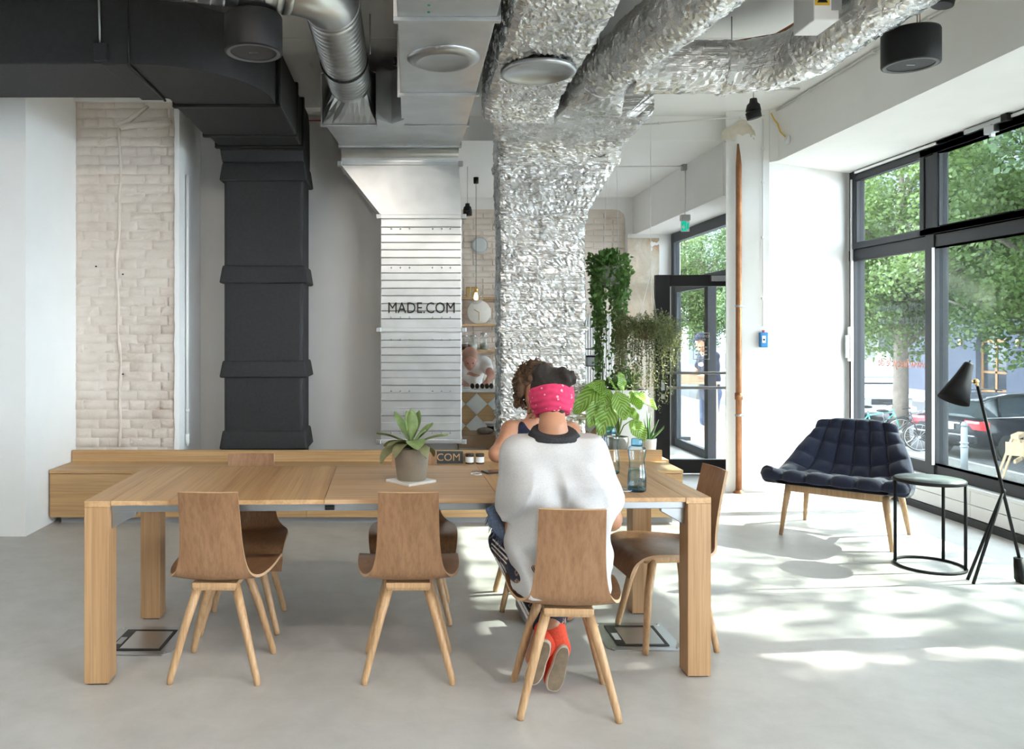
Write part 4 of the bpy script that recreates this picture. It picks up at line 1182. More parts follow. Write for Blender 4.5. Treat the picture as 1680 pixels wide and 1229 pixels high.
MB().lathe([(.04, 0), (.035, .02), (.001, .024)], 20, look_mat((3.298, 7.0, 3.12), (2, 7.0, 3.12))).build('wall_cap', M['whiteplastic'], bpy.data.objects['yellow_cable']).matrix_parent_inverse = Matrix.Translation(-Vector((3.225, 7.18, 3.40)))
# ------------------------------------------------------------------ exit sign on its rod
q = at(1124, 366, 8.5)
ex = thing('exit_sign', 'green and white emergency exit sign hanging from a rod before the door', 'sign', (q.x, 8.5, q.z))
bxo('housing', plain('sign_grey', (.42, .42, .42, 1), .5), -.048, .048, -.03, .03, .025, .085, ex, bevel=.004)
bxo('panel', M['whiteplastic'], -.045, .045, -.006, .006, -.09, .025, ex, bevel=.002)
gr = emit_mat('exit_green', (.0, .42, .28, 1), .35)
bxo('green_field', gr, -.041, .012, -.008, -.006, -.084, .018, ex)
b = MB()
b.prism([(-.036, -.02), (-.02, -.02), (-.02, -.04), (-.005, -.008), (-.02, .02), (-.02, .005), (-.036, .005)], 0, .001, frame_mat((0, -.008, -.035), (1, 0, 0), (0, 0, 1), (0, -1, 0)))
b.build('arrow', M['whiteplastic'], ex)
bxo('door_symbol', gr, .017, .038, -.008, -.006, -.065, .0, ex)
MB().tube([(0, 0, .085), (0, 0, CZ2 - q.z)], .006, 8).build('rod', M['whitemetal'], ex)
bxo('ceiling_box', M['offgrey'], -.035, .035, -.035, .035, CZ2 - q.z - .06, CZ2 - q.z, ex, bevel=.004)
conduit('cable_conduit', 'thin grey conduit on the kitchen ceiling leading to the exit sign', [(2.15, 8.5, CZ2 - .02), (q.x - .036, 8.5, CZ2 - .02)], .007, M['whitemetal'])
# ================================================================== KITCHEN AT THE FAR END
KY = 7.65
ct = thing('kitchen_counter', 'kitchen counter faced with white and oak diamond tiles, pale worktop', 'counter', (1.2, KY, 0))
bxo('body', M['pine'], -1.0, .58, .014, .62, 0, .875, ct)
bxo('worktop', M['whitemetal'], -1.02, .60, -.02, .66, .875, .90, ct, bevel=.004)
wt = noisy('white_tile', (.66, .68, .66, 1), (.74, .75, .73, 1), 9, .35, bs=0)
ot = wood('oak_tile', (.50, .31, .14, 1), (.57, .37, .18, 1), (.62, .42, .21, 1), 0, .8)
def clip_poly(P, x0, x1, z0, z1):
    for ax, lim, sg in ((0, x0, 1), (0, x1, -1), (1, z0, 1), (1, z1, -1)):
        out = []
        for i in range(len(P)):
            a, b = P[i], P[(i+1) % len(P)]
            da, db = (a[ax] - lim) * sg, (b[ax] - lim) * sg
            if da >= 0: out.append(a)
            if da * db < 0:
                t = da / (da - db); out.append((a[0] + (b[0]-a[0])*t, a[1] + (b[1]-a[1])*t))
        P = out
        if len(P) < 3: return None
    return P
dg = .208; c0 = at(782, 663, KY)
for i in range(-3, 9):
    for j in range(-3, 2):
        for kind in (0, 1):
            cx = c0.x - 1.2 + (i + .5 * kind) * dg; cz = c0.z + (j + .5 * kind) * dg
            h = dg / 2 - .0025
            P = clip_poly([(cx - h, cz), (cx, cz - h), (cx + h, cz), (cx, cz + h)], -1.0, .58, .30, .872)
            if P and len(P) >= 3:
                MB().prism(P, 0, .012, frame_mat((0, .013, 0), (1, 0, 0), (0, 0, 1), (0, -1, 0))).build('tile', ot if kind else wt, ct)
# dark loaves in a row on the counter
dark = noisy('dark_crust', (.018, .014, .012, 1), (.05, .04, .035, 1), 40, .8, bs=.6, bd=.006)
for k, px in enumerate((775, 783, 791, 799, 806)):
    q = at(px, 636, KY + .12)
    o = MB().sphere((0, 0, 0), (.021, .045, .026), 14, 9).build('dark_loaf', dark)
    for v in o.data.vertices: v.co *= 1 + .12 * mnoise.noise(v.co * 40 + Vector((k, 0, 0)))
    o.location = (q.x, q.y, .927)
    tag(o, ['first', 'second', 'third', 'fourth', 'fifth'][k] + ' dark round loaf from the left in the row on the counter', 'loaf', 'dark loaves on the kitchen counter')
gl = glass_mat('clear_glass', (.94, .96, .96, 1), 1.0)
q = at(765, 632, KY + .1)
t = thing('drinking_glass', 'clear drinking glass at the left end of the loaf row', 'glass', (q.x, q.y, .90))
MB().lathe([(.026, .002), (.033, .10)], 20, cap=False).build('wall', gl, t); MB().lathe([(.001, .0), (.026, .0), (.026, .008), (.001, .008)], 20).build('base', gl, t)
# wall shelves
for k, (py, lab) in enumerate(((488, 'upper oak wall shelf in the kitchen behind the glass pendant'), (532, 'middle oak wall shelf in the kitchen carrying the pale clock'), (574, 'lower oak wall shelf in the kitchen holding glass jars'))):
    z = at(0, py, 10.4).z
    s = thing('wall_shelf', lab, 'shelf', (.88, 10.50, z), 0, 'oak shelves on the kitchen wall')
    bxo('board', M['oak_x'], -.46, .42, -.20, .0, -.025, 0, s, bevel=.002)
    for x in (-.35, .32): bxo('bracket', M['oak_x'], x - .012, x + .012, -.15, 0, -.09, -.025, s)
zs = at(0, 574, 10.4).z
lidm = plain('jar_lid_steel', (.55, .55, .55, 1), .3, 1)
for px, fill, lab in ((763, (.10, .06, .04, 1), 'glass jar of dark beans, left on the lower kitchen shelf'), (777, (.75, .73, .68, 1), 'glass jar of white flour, middle of the lower kitchen shelf'), (794, (.30, .30, .26, 1), 'taller glass jar of grey tea, right on the lower kitchen shelf')):
    q = at(px, 570, 10.36); h = .17 if px != 794 else .20
    t = thing('storage_jar', lab, 'jar', (q.x, 10.37, zs), 0, 'glass storage jars on the lower shelf')
    MB().lathe([(.05, .001), (.054, .006), (.054, h*.82), (.042, h*.92), (.042, h)], 24, cap=False).build('glass', gl, t)
    MB().lathe([(.001, .004), (.049, .004), (.049, h*.42), (.001, h*.44)], 20).build('contents', plain('jar_fill_%d' % px, fill, .9), t)
    MB().lathe([(.045, h), (.045, h + .018), (.001, h + .020)], 20).build('lid', lidm, t)
zu = at(0, 488, 10.4).z
for k, px in enumerate((768, 776)):
    q = at(px, 480, 10.4)
    t = thing('tea_tin', ('left' if k == 0 else 'right') + ' small ochre tin on the upper kitchen shelf', 'tin', (q.x, 10.40, zu), 0, 'ochre tins on the upper shelf')
    bxo('body', plain('ochre_tin', (.50, .33, .10, 1), .5) if k == 0 else bpy.data.materials['ochre_tin'], -.026, .026, -.03, .03, 0, .12, t, bevel=.004)
    bxo('lid', M['brass'], -.027, .027, -.031, .031, .12, .135, t, bevel=.003)
# clock
zc = at(0, 532, 10.3).z
ck = thing('clock', 'round pale wooden clock with wooden hands on the middle shelf', 'clock', (at(786, 510, 10.33).x, 10.36, zc + .155))
Mc = look_mat((0, 0, 0), (0, -1, 0))
MB().lathe([(.150, -.02), (.153, -.018), (.153, .014), (.150, .016), (.001, .016)], 48, Mc).build('face', noisy('clock_face', (.70, .66, .60, 1), (.76, .72, .66, 1), 8, .6, bs=0), ck)
for ang, L in ((60, .075), (180, .105)):
    R = Mc @ Matrix.Rotation(math.radians(-ang), 4, 'Z')
    a = math.radians(90 + (62 if ang == 60 else 180))
    d = Vector((math.cos(a), 0, math.sin(a)))
    n = Vector((-d.z, 0, d.x)) * .005
    p = [Vector((0, -.017, 0)) - n, d * L + Vector((0, -.017, 0)) - n, d * L + Vector((0, -.017, 0)) + n, Vector((0, -.017, 0)) + n]
    p2 = [v + Vector((0, -.003, 0)) for v in p]
    MB().add(p + p2, [(0,1,2,3), (7,6,5,4), (0,4,5,1), (1,5,6,2), (2,6,7,3), (3,7,4,0)]).build('hand', M['oak_x'], ck)
pl_ = thing('wall_plate', 'round grey plate hung on the kitchen bricks above the shelves', 'plate', (at(787, 402, 10.48).x, 10.50, at(787, 402, 10.48).z))
MB().lathe([(.10, 0), (.105, .006), (.08, .012), (.001, .010)], 36, Mc).build('disc', plain('plate_grey', (.55, .57, .57, 1), .35), pl_)
MB().lathe([(.106, .002), (.108, .006), (.104, .010)], 36, Mc, cap=False).build('rim', M['whiteplastic'], pl_)
# pendant lamp
q = at(781, 487, 9.2)
pd = thing('pendant_lamp', 'clear glass globe pendant with a glowing bulb hanging in the kitchen', 'lamp', (q.x, 9.2, q.z))
MB().sphere((0, 0, 0), .083, 24, 14).build('globe', gl, pd)
MB().tube([(0, 0, .07), (0, 0, CZ2 - q.z)], .003, 6).build('cord', M['black'], pd)
MB().lathe([(.022, .045), (.022, .10), (.008, .115)], 16).build('socket', M['brass'], pd)
MB().lathe([(.010, .045), (.022, .01), (.026, -.012), (.018, -.032), (.001, -.038)], 16).build('bulb', emit_mat('warm_bulb', (1.0, .55, .20, 1), 14), pd)
MB().lathe([(.028, CZ2 - q.z - .07), (.030, CZ2 - q.z)], 16).build('canopy', M['black'], pd)
# low oak ledge behind the bench with things on it
lg = thing('oak_ledge', 'low dark oak ledge seen between the ducts behind the bench', 'ledge', (.98, 7.12, 0))
bxo('board', noisy('ledge_oak', (.30, .20, .12, 1), (.36, .25, .15, 1), 12, .6), -.55, .66, -.03, .35, .425, .535, lg, bevel=.004)
for x in (-.50, .60): bxo('leg', M['whitemetal'], x - .04, x + .04, .05, .30, 0, .425, lg)
q = at(796, 705, 7.2)
o = MB().sphere((0, 0, 0), (.075, .05, .032), 18, 10).build('grey_stone', noisy('stone', (.22, .20, .17, 1), (.36, .33, .29, 1), 20, .9, bs=.6, bd=.01))
for v in o.data.vertices: v.co *= 1 + .14 * mnoise.noise(v.co * 25)
o.location = (q.x, 7.2, .564); tag(o, 'rough grey stone lying on the low oak ledge', 'stone')
q = at(806, 692, 7.3)
o = thing('saucer', 'small white saucer with dark underside above the low oak ledge', 'saucer', (q.x, 7.38, .535))
MB().lathe([(.03, 0), (.03, .06), (.05, .075), (.075, .085), (.07, .088), (.001, .082)], 24).build('dish', M['whiteplastic'], o)
MB().lathe([(.031, .002), (.031, .05)], 20, cap=False).build('stem_sleeve', M['black'], o)
# radiator on the far wall
rd = thing('radiator', 'white tubular wall radiator behind the hanging ivy', 'radiator', (2.45, 10.45, 0))
for k in range(12):
    x = -.19 + k * .034
    MB().tube([(x, 0, .25), (x, 0, 1.68)], .0125, 8).build('tube', M['whitemetal'], rd)
for zz in (.30, 1.63): MB().tube([(-.20, .03, zz), (.20, .03, zz)], .016, 8).build('header', M['whitemetal'], rd)
rk = thing('wire_rack', 'black wire rack standing between the foil duct and the ivy', 'rack', (at(970, 650, 8.6).x, 8.6, 0))
for x in (-.12, .095):
    for y in (-.1, .1): MB().tube([(x, y, 0), (x, y, 1.27)], .005, 6).build('upright', M['blackmetal'], rk)
for zz in (1.27, 1.09, .6):
    pts = [(-.12, -.1, zz), (.095, -.1, zz), (.095, .1, zz), (-.12, .1, zz), (-.12, -.1, zz)]
    MB().tube(pts, .005, 6, False).build('shelf_rim', M['blackmetal'], rk)
    bxo('shelf_board', M['offgrey'], -.115, .09, -.095, .095, zz - .004, zz + .002, rk) if zz < 1.2 else None
bx_ = thing('grey_box', 'small dark grey box on the black wire rack', 'box', (at(966, 596, 8.6).x, 8.57, 1.092))
bxo('body', M['offgrey'], -.035, .055, -.05, .05, 0, .09, bx_, bevel=.004); bxo('lid', M['black'], -.037, .057, -.052, .052, .09, .11, bx_, bevel=.004)
# ================================================================== PLANTS
G1 = leaf_mat('ivy_green', (.085, .20, .05, 1), (.18, .33, .09, 1), .4)
G2 = leaf_mat('fern_olive', (.13, .16, .06, 1), (.22, .25, .10, 1), .4)
def leafblade(b, c, d, n, L, W, bend=.15):
    """pointed leaf from base c along d with normal n"""
    d = d.normalized(); s = d.cross(n).normalized(); n = s.cross(d)
    p = [c, c + d*L*.35 + s*W + n*L*.05, c + d*L*.35 - n*L*.03, c + d*L*.35 - s*W + n*L*.05, c + d*L*.75 + s*W*.6 - n*L*bend*.5, c + d*L*.75 - s*W*.6 - n*L*bend*.5, c + d*L - n*L*bend]
    b.add(p, [(0, 2, 1), (0, 3, 2), (1, 2, 6, 4), (2, 3, 5, 6)], True)
def rv(r): return Vector((r.gauss(0, 1), r.gauss(0, 1), r.gauss(0, 1))).normalized()
# --- hanging ivy
IY = 7.55
c = at(1001, 455, IY)
iv = thing('hanging_ivy', 'dense hanging ivy trailing from a pot beside the foil duct', 'hanging plant', (c.x, IY, c.z))
MB().lathe([(.085, -.07), (.115, .10), (.120, .105), (.11, .105), (.105, .09), (.001, .085)], 28).build('pot', plain('pot_grey', (.45, .46, .45, 1), .6), iv)
r = random.Random(11); L_iv = MB(); st_ = MB()
for k in range(60):
    a = r.uniform(0, 2*PI); rad = r.uniform(.02, .17)
    for j in range(14):
        p = Vector((math.cos(a)*rad, math.sin(a)*rad, r.uniform(.06, .23) - rad*.25)) + rv(r)*.03
        leafblade(L_iv, p, (p + rv(r)*.12 + Vector((0, 0, -.02))), rv(r), r.uniform(.035, .06), r.uniform(.014, .022))
strands = []
for k in range(46):
    a = r.uniform(0, 2*PI); rad = .10 + .09*r.random(); ln = r.choice([.35, .5, .7, .85, 1.0, 1.15]) * r.uniform(.8, 1.1)
    if math.cos(a) > .5: ln *= .75
    if k < 6: ln = r.uniform(1.25, 1.62); a = PI + r.uniform(-1.3, 1.5)
    P = []; n = int(ln / .04)
    ph = r.uniform(0, 6)
    for j in range(n + 1):
        t = j / n; z = .10 - t * ln
        P.append(Vector((math.cos(a)*rad*(1 - .25*t) + .025*math.sin(ph + t*7), math.sin(a)*rad*(1 - .2*t) + .02*math.cos(ph + t*6), z)))
    st_.tube(P, .0016, 4)
    for p in P[1:]:
        for q in range(3 if p.z > -.2 else (2 if p.z > -.45 else 1)):
            d = rv(r); d.z -= .4
            leafblade(L_iv, p + rv(r)*.012, d, rv(r) + Vector((0, -1, .5)), r.uniform(.028, .055), r.uniform(.012, .021))
o = L_iv.build('foliage', G1, iv); o['kind'] = 'stuff'
o = st_.build('stems', plain('stem_green', (.07, .09, .03, 1), .7), iv); o['kind'] = 'stuff'
MB().tube([(.055, -.10, .10), (.05, -.03, CZ2 - c.z)], .003, 6).build('cord', M['whitemetal'], iv)
MB().tube([(-.05, .09, .10), (.0, .03, CZ2 - c.z)], .003, 6).build('cord', M['whitemetal'], iv)
# --- hanging fern basket
FY = 7.15
c = at(1062, 545, FY)
fe = thing('hanging_fern', 'bushy olive green trailing plant in a hanging basket before the door', 'hanging plant', (c.x, FY, c.z))
MB().lathe([(.07, -.06), (.11, .03), (.115, .05), (.10, .05), (.001, .04)], 24).build('basket', noisy('coir', (.10, .07, .04, 1), (.17, .12, .07, 1), 30, .95, bs=.8), fe)
r = random.Random(5); L_f = MB(); s_f = MB()
for k in range(250):
    a = r.uniform(0, 2*PI); up = r.uniform(.2, 1.0) if r.random() < .6 else r.uniform(-.1, .3); ln = r.uniform(.22, .42) if r.random() < .7 else r.uniform(.5, .95)
    p = Vector((math.cos(a)*.07, math.sin(a)*.07, .04)); v = Vector((math.cos(a)*.55, math.sin(a)*.55, up * .75))
    P = [p.copy()]; n = int(ln / .028)
    if ln > .45 and math.cos(a) > .6: n = int(n * .6)
    for j in range(n):
        v.z -= .085; v += rv(r) * .05
        if v.length > 1: v.normalize()
        h_ = math.hypot(p.x, p.y)
        if h_ > .21: v.x *= .6; v.y *= .6
        p = p + v.normalized() * .028; P.append(p.copy())
    s_f.tube(P, .0011, 3, False)
    for q in P[2:]:
        for u in range(2): leafblade(L_f, q + rv(r)*.006, rv(r), rv(r), r.uniform(.014, .026), r.uniform(.004, .008))
o = L_f.build('foliage', G2, fe); o['kind'] = 'stuff'
o = s_f.build('stems', plain('stem_olive', (.10, .09, .04, 1), .7), fe); o['kind'] = 'stuff'
for dx, dy in ((-.09, 0), (.07, .07), (.07, -.07)):
    MB().tube([(dx, dy, .05), (.03, 0, .52)], .002, 5).build('cord', M['whitemetal'], fe)
MB().tube([(.03, 0, .52), (.03, 0, CZ2 + (CZ - CZ2) - c.z)], .0025, 5).build('cord', M['whitemetal'], fe)
# --- low shelf with pots behind the bench, right
ps = thing('plant_shelf', 'low oak plant shelf behind the right end of the bench', 'shelf', (1.80, 6.72, 0))
bxo('board', M['oak_x'], -.32, .30, -.2, .2, .385, .41, ps, bevel=.002)
for x in (-.28, .26): bxo('leg', M['oak_z'], x - .02, x + .02, -.15, .15, 0, .385, ps)
# calathea
cal = thing('calathea', 'large leafed striped prayer plant in a grey pot behind the bottles', 'plant', (at(1014, 720, 6.65).x, 6.67, .41))
MB().lathe([(.062, 0), (.07, .004), (.092, .13), (.088, .17), (.083, .17), (.082, .15), (.001, .145)], 28).build('pot', noisy('pot_taupe', (.20, .19, .18, 1), (.27, .26, .24, 1), 8, .7, bs=.1), cal)
MB().lathe([(.001, .145), (.081, .147), (.001, .155)], 20).build('soil', bpy.data.materials['soil'], cal)
def calathea_mat():
    m, nt, p = base_mat('calathea_leaf', (.2, .4, .05, 1), .4)
    w = nt.nodes.new('ShaderNodeTexWave'); w.wave_type = 'BANDS'; w.bands_direction = 'Y'; w.inputs['Scale'].default_value = 9; w.inputs['Distortion'].default_value = .6
    uvn = nt.nodes.new('ShaderNodeUVMap'); sp = nt.nodes.new('ShaderNodeSeparateXYZ'); nt.links.new(uvn.outputs[0], sp.inputs[0])
    # herringbone veins: v + |u|
    ab = nt.nodes.new('ShaderNodeMath'); ab.operation = 'ABSOLUTE'; nt.links.new(sp.outputs[0], ab.inputs[0])
    mu = nt.nodes.new('ShaderNodeMath'); mu.operation = 'MULTIPLY'; mu.inputs[1].default_value = .35; nt.links.new(ab.outputs[0], mu.inputs[0])
    su = nt.nodes.new('ShaderNodeMath'); su.operation = 'SUBTRACT'; nt.links.new(sp.outputs[1], su.inputs[0]); nt.links.new(mu.outputs[0], su.inputs[1])
    sc = nt.nodes.new('ShaderNodeMath'); sc.operation = 'MULTIPLY'; sc.inputs[1].default_value = 48; nt.links.new(su.outputs[0], sc.inputs[0])
    sn = nt.nodes.new('ShaderNodeMath'); sn.operation = 'SINE'; nt.links.new(sc.outputs[0], sn.inputs[0])
    nt.nodes.remove(w)
    col = ramp(nt, sn.outputs[0], [(.0, (.20, .40, .04, 1)), (.55, (.30, .52, .07, 1)), (.9, (.55, .68, .28, 1))])
    nt.links.new(col, p.inputs['Base Color'])
    tr = nt.nodes.new('ShaderNodeBsdfTranslucent'); nt.links.new(col, tr.inputs['Color'])
    mx = nt.nodes.new('ShaderNodeMixShader'); mx.inputs['Fac'].default_value = .45
    nt.links.new(p.outputs[0], mx.inputs[1]); nt.links.new(tr.outputs[0], mx.inputs[2]); nt.links.new(mx.outputs[0], nt.nodes['Material Output'].inputs['Surface'])
    return m
CM = calathea_mat()
def broad_leaf(par, base, tip, W, up, mat, cup=.12, name='leaf'):
    """rounded leaf from base to tip with midrib and gentle cup; carries uv for the veins"""
    base, tip = Vector(base), Vector(tip); d = tip - base; L = d.length; d.normalize()
    up = Vector(up); s = d.cross(up).normalized(); n = s.cross(d)
    nu, nv = 9, 12; vs, uv = [], []
    for j in range(nv):
        t = j/(nv-1); w = W * (math.sin(PI * (t*.96 + .02)) ** .62) * (1.06 - .25*t)
        for i in range(nu):
            u = -1 + 2*i/(nu-1)
            p = base + d*L*t + s*u*w + n*(cup*W*(abs(u)**1.3) - .25*L*t*t*.5 + .008*math.sin(t*14 + abs(u)*4))
            vs.append(p); uv.append((u, t))
    fs = [(j*nu+i, j*nu+i+1, (j+1)*nu+i+1, (j+1)*nu+i) for j in range(nv-1) for i in range(nu-1)]
    b = MB().add(vs, fs, True); m = b.mesh(name); m.materials.append(mat)
    ul = m.uv_layers.new(name='UVMap')
    for lp in m.loops: ul.data[lp.index].uv = uv[lp.vertex_index]
    return link(name, m, par)
co = Vector(cal.location)
def cp_(px, py, Y=6.6): return at(px, py, Y) - co
for (bx, by, tx, ty, W, dy, up) in [(990, 625, 942, 676, .085, .10, (0, -1, .8)), (985, 655, 968, 700, .075, -.02, (.2, -1, .5)), (1003, 660, 986, 714, .095, -.06, (0, -1, .3)),
        (1005, 650, 966, 628, .06, .12, (0, -.8, 1)), (1012, 643, 1027, 688, .082, -.05, (0, -1, .5)), (1010, 640, 1000, 618, .06, .15, (0, -.6, 1)), (1000, 640, 985, 672, .07, .05, (0, -1, .5)),
        (1035, 642, 1052, 670, .065, .05, (.2, -1, .6)), (1040, 645, 1080, 668, .085, .02, (.3, -.5, 1)), (1022, 640, 1018, 612, .055, .12, (0, -.8, .8)), (1035, 690, 1060, 722, .075, -.10, (.2, -1, .5)), (1028, 668, 1048, 690, .05, .04, (.3, -1, .4))]:
    B = cp_(bx, by, 6.52 + dy * .4); T = cp_(tx, ty, 6.44 + dy * .4)
    broad_leaf(cal, B, T, W, up, CM)
    MB().tube([(0, 0, .15), (B.x*.45, B.y*.5, .15 + (B.z - .15)*.7), B], [.006, .005, .003], 6).build('stalk', plain('stalk', (.15, .25, .06, 1), .5) if 'stalk' not in bpy.data.materials else bpy.data.materials['stalk'], cal)
# aloe in white pot
al = thing('aloe', 'spiky aloe in a white pot at the right end of the bench', 'plant', (at(1066, 720, 6.6).x, 6.62, .41))
MB().lathe([(.045, 0), (.050, .004), (.060, .155), (.061, .16), (.056, .16), (.054, .145), (.001, .14)], 28).build('pot', M['whiteplastic'], al)
MB().lathe([(.001, .142), (.053, .144), (.001, .15)], 16).build('soil', bpy.data.materials['soil'], al)
am = leaf_mat('aloe_green', (.09, .22, .06, 1), (.17, .33, .10, 1), .1)
for k, (az, el, L) in enumerate(((10, 25, .15), (30, 55, .20), (100, 60, .19), (170, 58, .20), (200, 30, .14), (250, 50, .17), (300, 60, .20), (330, 35, .15), (60, 78, .24), (230, 80, .25))):
    a, e = math.radians(az), math.radians(el); P = []; rr = []
    for j in range(7):
        t = j/6; P.append(Vector((math.cos(a)*math.cos(e)*L*t, math.sin(a)*math.cos(e)*L*t, .148 + L*(math.sin(e)*t + .25*t*t*(1 if el < 40 else 0))))); rr.append(.012*(1-t)**.8 + .001)
    MB().tube(P, rr, 8).build('leaf', am, al)
# tall white planter with bush behind
wp = thing('white_planter', 'square white planter with a small green bush behind the prayer plant', 'planter', (at(1022, 640, 7.35).x, 7.3, 0))
s = [recth(-.14, .14, -.14, .14, 0), recth(-.17, .17, -.17, .17, .93)]
loft(MB(), s).build('box', M['whitemetal'], wp, bevel=.006)
r = random.Random(9); bb = MB()
for k in range(420):
    p = Vector((r.uniform(-.15, .12), r.uniform(-.12, .12), .93 + abs(r.gauss(0, .09))))
    leafblade(bb, p, rv(r) + Vector((0, 0, .6)), rv(r), r.uniform(.03, .055), r.uniform(.008, .014))
o = bb.build('bush', G1, wp); o['kind'] = 'stuff'
MB().box(-.15, .15, -.15, .15, .90, .932).build('soil', bpy.data.materials['soil'], wp)
# ================================================================== PEOPLE: signed-distance bodies meshed by surface nets
class Vol:
    def __init__(self, lo, hi, res):
        self.lo = np.array(lo, np.float32); self.res = res
        self.n = np.maximum(4, np.ceil((np.array(hi) - np.array(lo)) / res).astype(int) + 1)
        self.D = np.full(self.n, .5, np.float32)
    def sub(self, lo, hi):
        a = np.clip(np.floor((np.array(lo) - self.lo) / self.res).astype(int), 0, self.n - 1)
        b = np.clip(np.ceil((np.array(hi) - self.lo) / self.res).astype(int) + 1, 1, self.n)
        ix = [np.arange(a[i], b[i], dtype=np.float32) * self.res + self.lo[i] for i in range(3)]
        P = np.stack(np.meshgrid(*ix, indexing='ij'), -1)
        return tuple(slice(a[i], b[i]) for i in range(3)), P
    def put(self, sl, d, k):
        o = self.D[sl]
        if k <= 0: self.D[sl] = np.minimum(o, d)
        else:
            h = np.clip(.5 + .5 * (o - d) / k, 0, 1); self.D[sl] = o * (1 - h) + d * h - k * h * (1 - h)
    def cone(self, a, b, ra, rb, k=.03):
        a, b = np.array(a, np.float32), np.array(b, np.float32); m = max(ra, rb) + k + .03
        sl, P = self.sub(np.minimum(a, b) - m, np.maximum(a, b) + m)
        if P.size == 0: return self
        ba = b - a; h = np.clip(((P - a) @ ba) / max(1e-9, float(ba @ ba)), 0, 1)
        self.put(sl, np.linalg.norm(P - a - h[..., None] * ba, axis=-1) - (ra + (rb - ra) * h), k); return self
    def ell(self, c, r, R=None, k=.03, cut=False):
        c = np.array(c, np.float32); r = np.array(r, np.float32); m = float(r.max()) + k + .03
        sl, P = self.sub(c - m, c + m)
        if P.size == 0: return self
        q = P - c
        if R is not None: q = q @ np.array(R, np.float32)
        k0 = np.linalg.norm(q / r, axis=-1); k1 = np.linalg.norm(q / (r * r), axis=-1)
        d = k0 * (k0 - 1) / np.maximum(k1, 1e-6)
        if cut: self.D[sl] = np.maximum(self.D[sl], -d)
        else: self.put(sl, d, k)
        return self
    def clip(self, p, n):
        """keep the side the normal points away from"""
        sl, P = self.sub(self.lo, self.lo + self.n * self.res)
        self.D[sl] = np.maximum(self.D[sl], (P - np.array(p, np.float32)) @ np.array(n, np.float32)); return self
    def warp(self, fn):
        sl, P = self.sub(self.lo, self.lo + self.n * self.res); self.D[sl] += fn(P).astype(np.float32); return self
    def mesh(self, name, mat):
        D = self.D; s = D < 0
        c = np.zeros(np.array(D.shape) - 1, np.int32)
        for dx in (0, 1):
            for dy in (0, 1):
                for dz in (0, 1): c += s[dx:dx + c.shape[0], dy:dy + c.shape[1], dz:dz + c.shape[2]]
        act = (c > 0) & (c < 8); idx = np.full(c.shape, -1, np.int64); I = np.argwhere(act); idx[act] = np.arange(len(I))
        acc = np.zeros((len(I), 3)); cnt = np.zeros(len(I))
        cor = [(x, y, z) for x in (0, 1) for y in (0, 1) for z in (0, 1)]
        for a in cor:
            for ax in range(3):
                if a[ax]: continue
                b = list(a); b[ax] = 1
                da = D[I[:, 0] + a[0], I[:, 1] + a[1], I[:, 2] + a[2]]; db = D[I[:, 0] + b[0], I[:, 1] + b[1], I[:, 2] + b[2]]
                m = (da < 0) != (db < 0); t = np.where(m, da / np.where(m, da - db, 1), 0)
                p = np.tile(np.array(a, float), (len(I), 1)); p[:, ax] += t
                acc[m] += p[m]; cnt[m] += 1
        V = (I + acc / cnt[:, None]) * self.res + self.lo
        F = []
        for ax in range(3):
            u, v = [(1, 2), (2, 0), (0, 1)][ax]
            n = np.array(D.shape); sl0 = [slice(None)] * 3; sl1 = [slice(None)] * 3
            sl0[ax] = slice(0, -1); sl1[ax] = slice(1, None)
            A, B = s[tuple(sl0)], s[tuple(sl1)]
            E = np.argwhere(A != B)
            ok = (E[:, u] > 0) & (E[:, v] > 0) & (E[:, u] < n[u] - 1) & (E[:, v] < n[v] - 1); E = E[ok]
            if not len(E): continue
            fl = A[E[:, 0], E[:, 1], E[:, 2]]
            def cid(du, dv):
                q = E.copy(); q[:, u] -= du; q[:, v] -= dv; return idx[q[:, 0], q[:, 1], q[:, 2]]
            Q = np.stack([cid(1, 1), cid(0, 1), cid(0, 0), cid(1, 0)], 1)
            Q[~fl] = Q[~fl][:, ::-1]; F.append(Q)
        F = np.concatenate(F); F = F[(F >= 0).all(1)]
        me = bpy.data.meshes.new(name)
        me.vertices.add(len(V)); me.vertices.foreach_set('co', V.astype(np.float32).ravel())
        me.loops.add(F.size); me.loops.foreach_set('vertex_index', F.astype(np.int32).ravel())
        me.polygons.add(len(F)); me.polygons.foreach_set('loop_start', np.arange(0, F.size, 4, dtype=np.int32))
        try: me.polygons.foreach_set('loop_total', np.full(len(F), 4, np.int32))
        except Exception: pass
        me.update(calc_edges=True); me.validate()
        me.polygons.foreach_set('use_smooth', [True] * len(me.polygons))
        me.materials.append(mat)
        return me
def skin_mat(name, c1, c2):
    m, nt, p = base_mat(name, c1, .5)
    nt.links.new(ramp(nt, nz(nt, coords(nt), 14, 3), [(.3, c1), (.7, c2)]), p.inputs['Base Color'])
    p.inputs['Subsurface Weight'].default_value = .08; p.inputs['Subsurface Radius'].default_value = (.02, .008, .004)
    return m
V3 = lambda *a: np.array(a, np.float32)
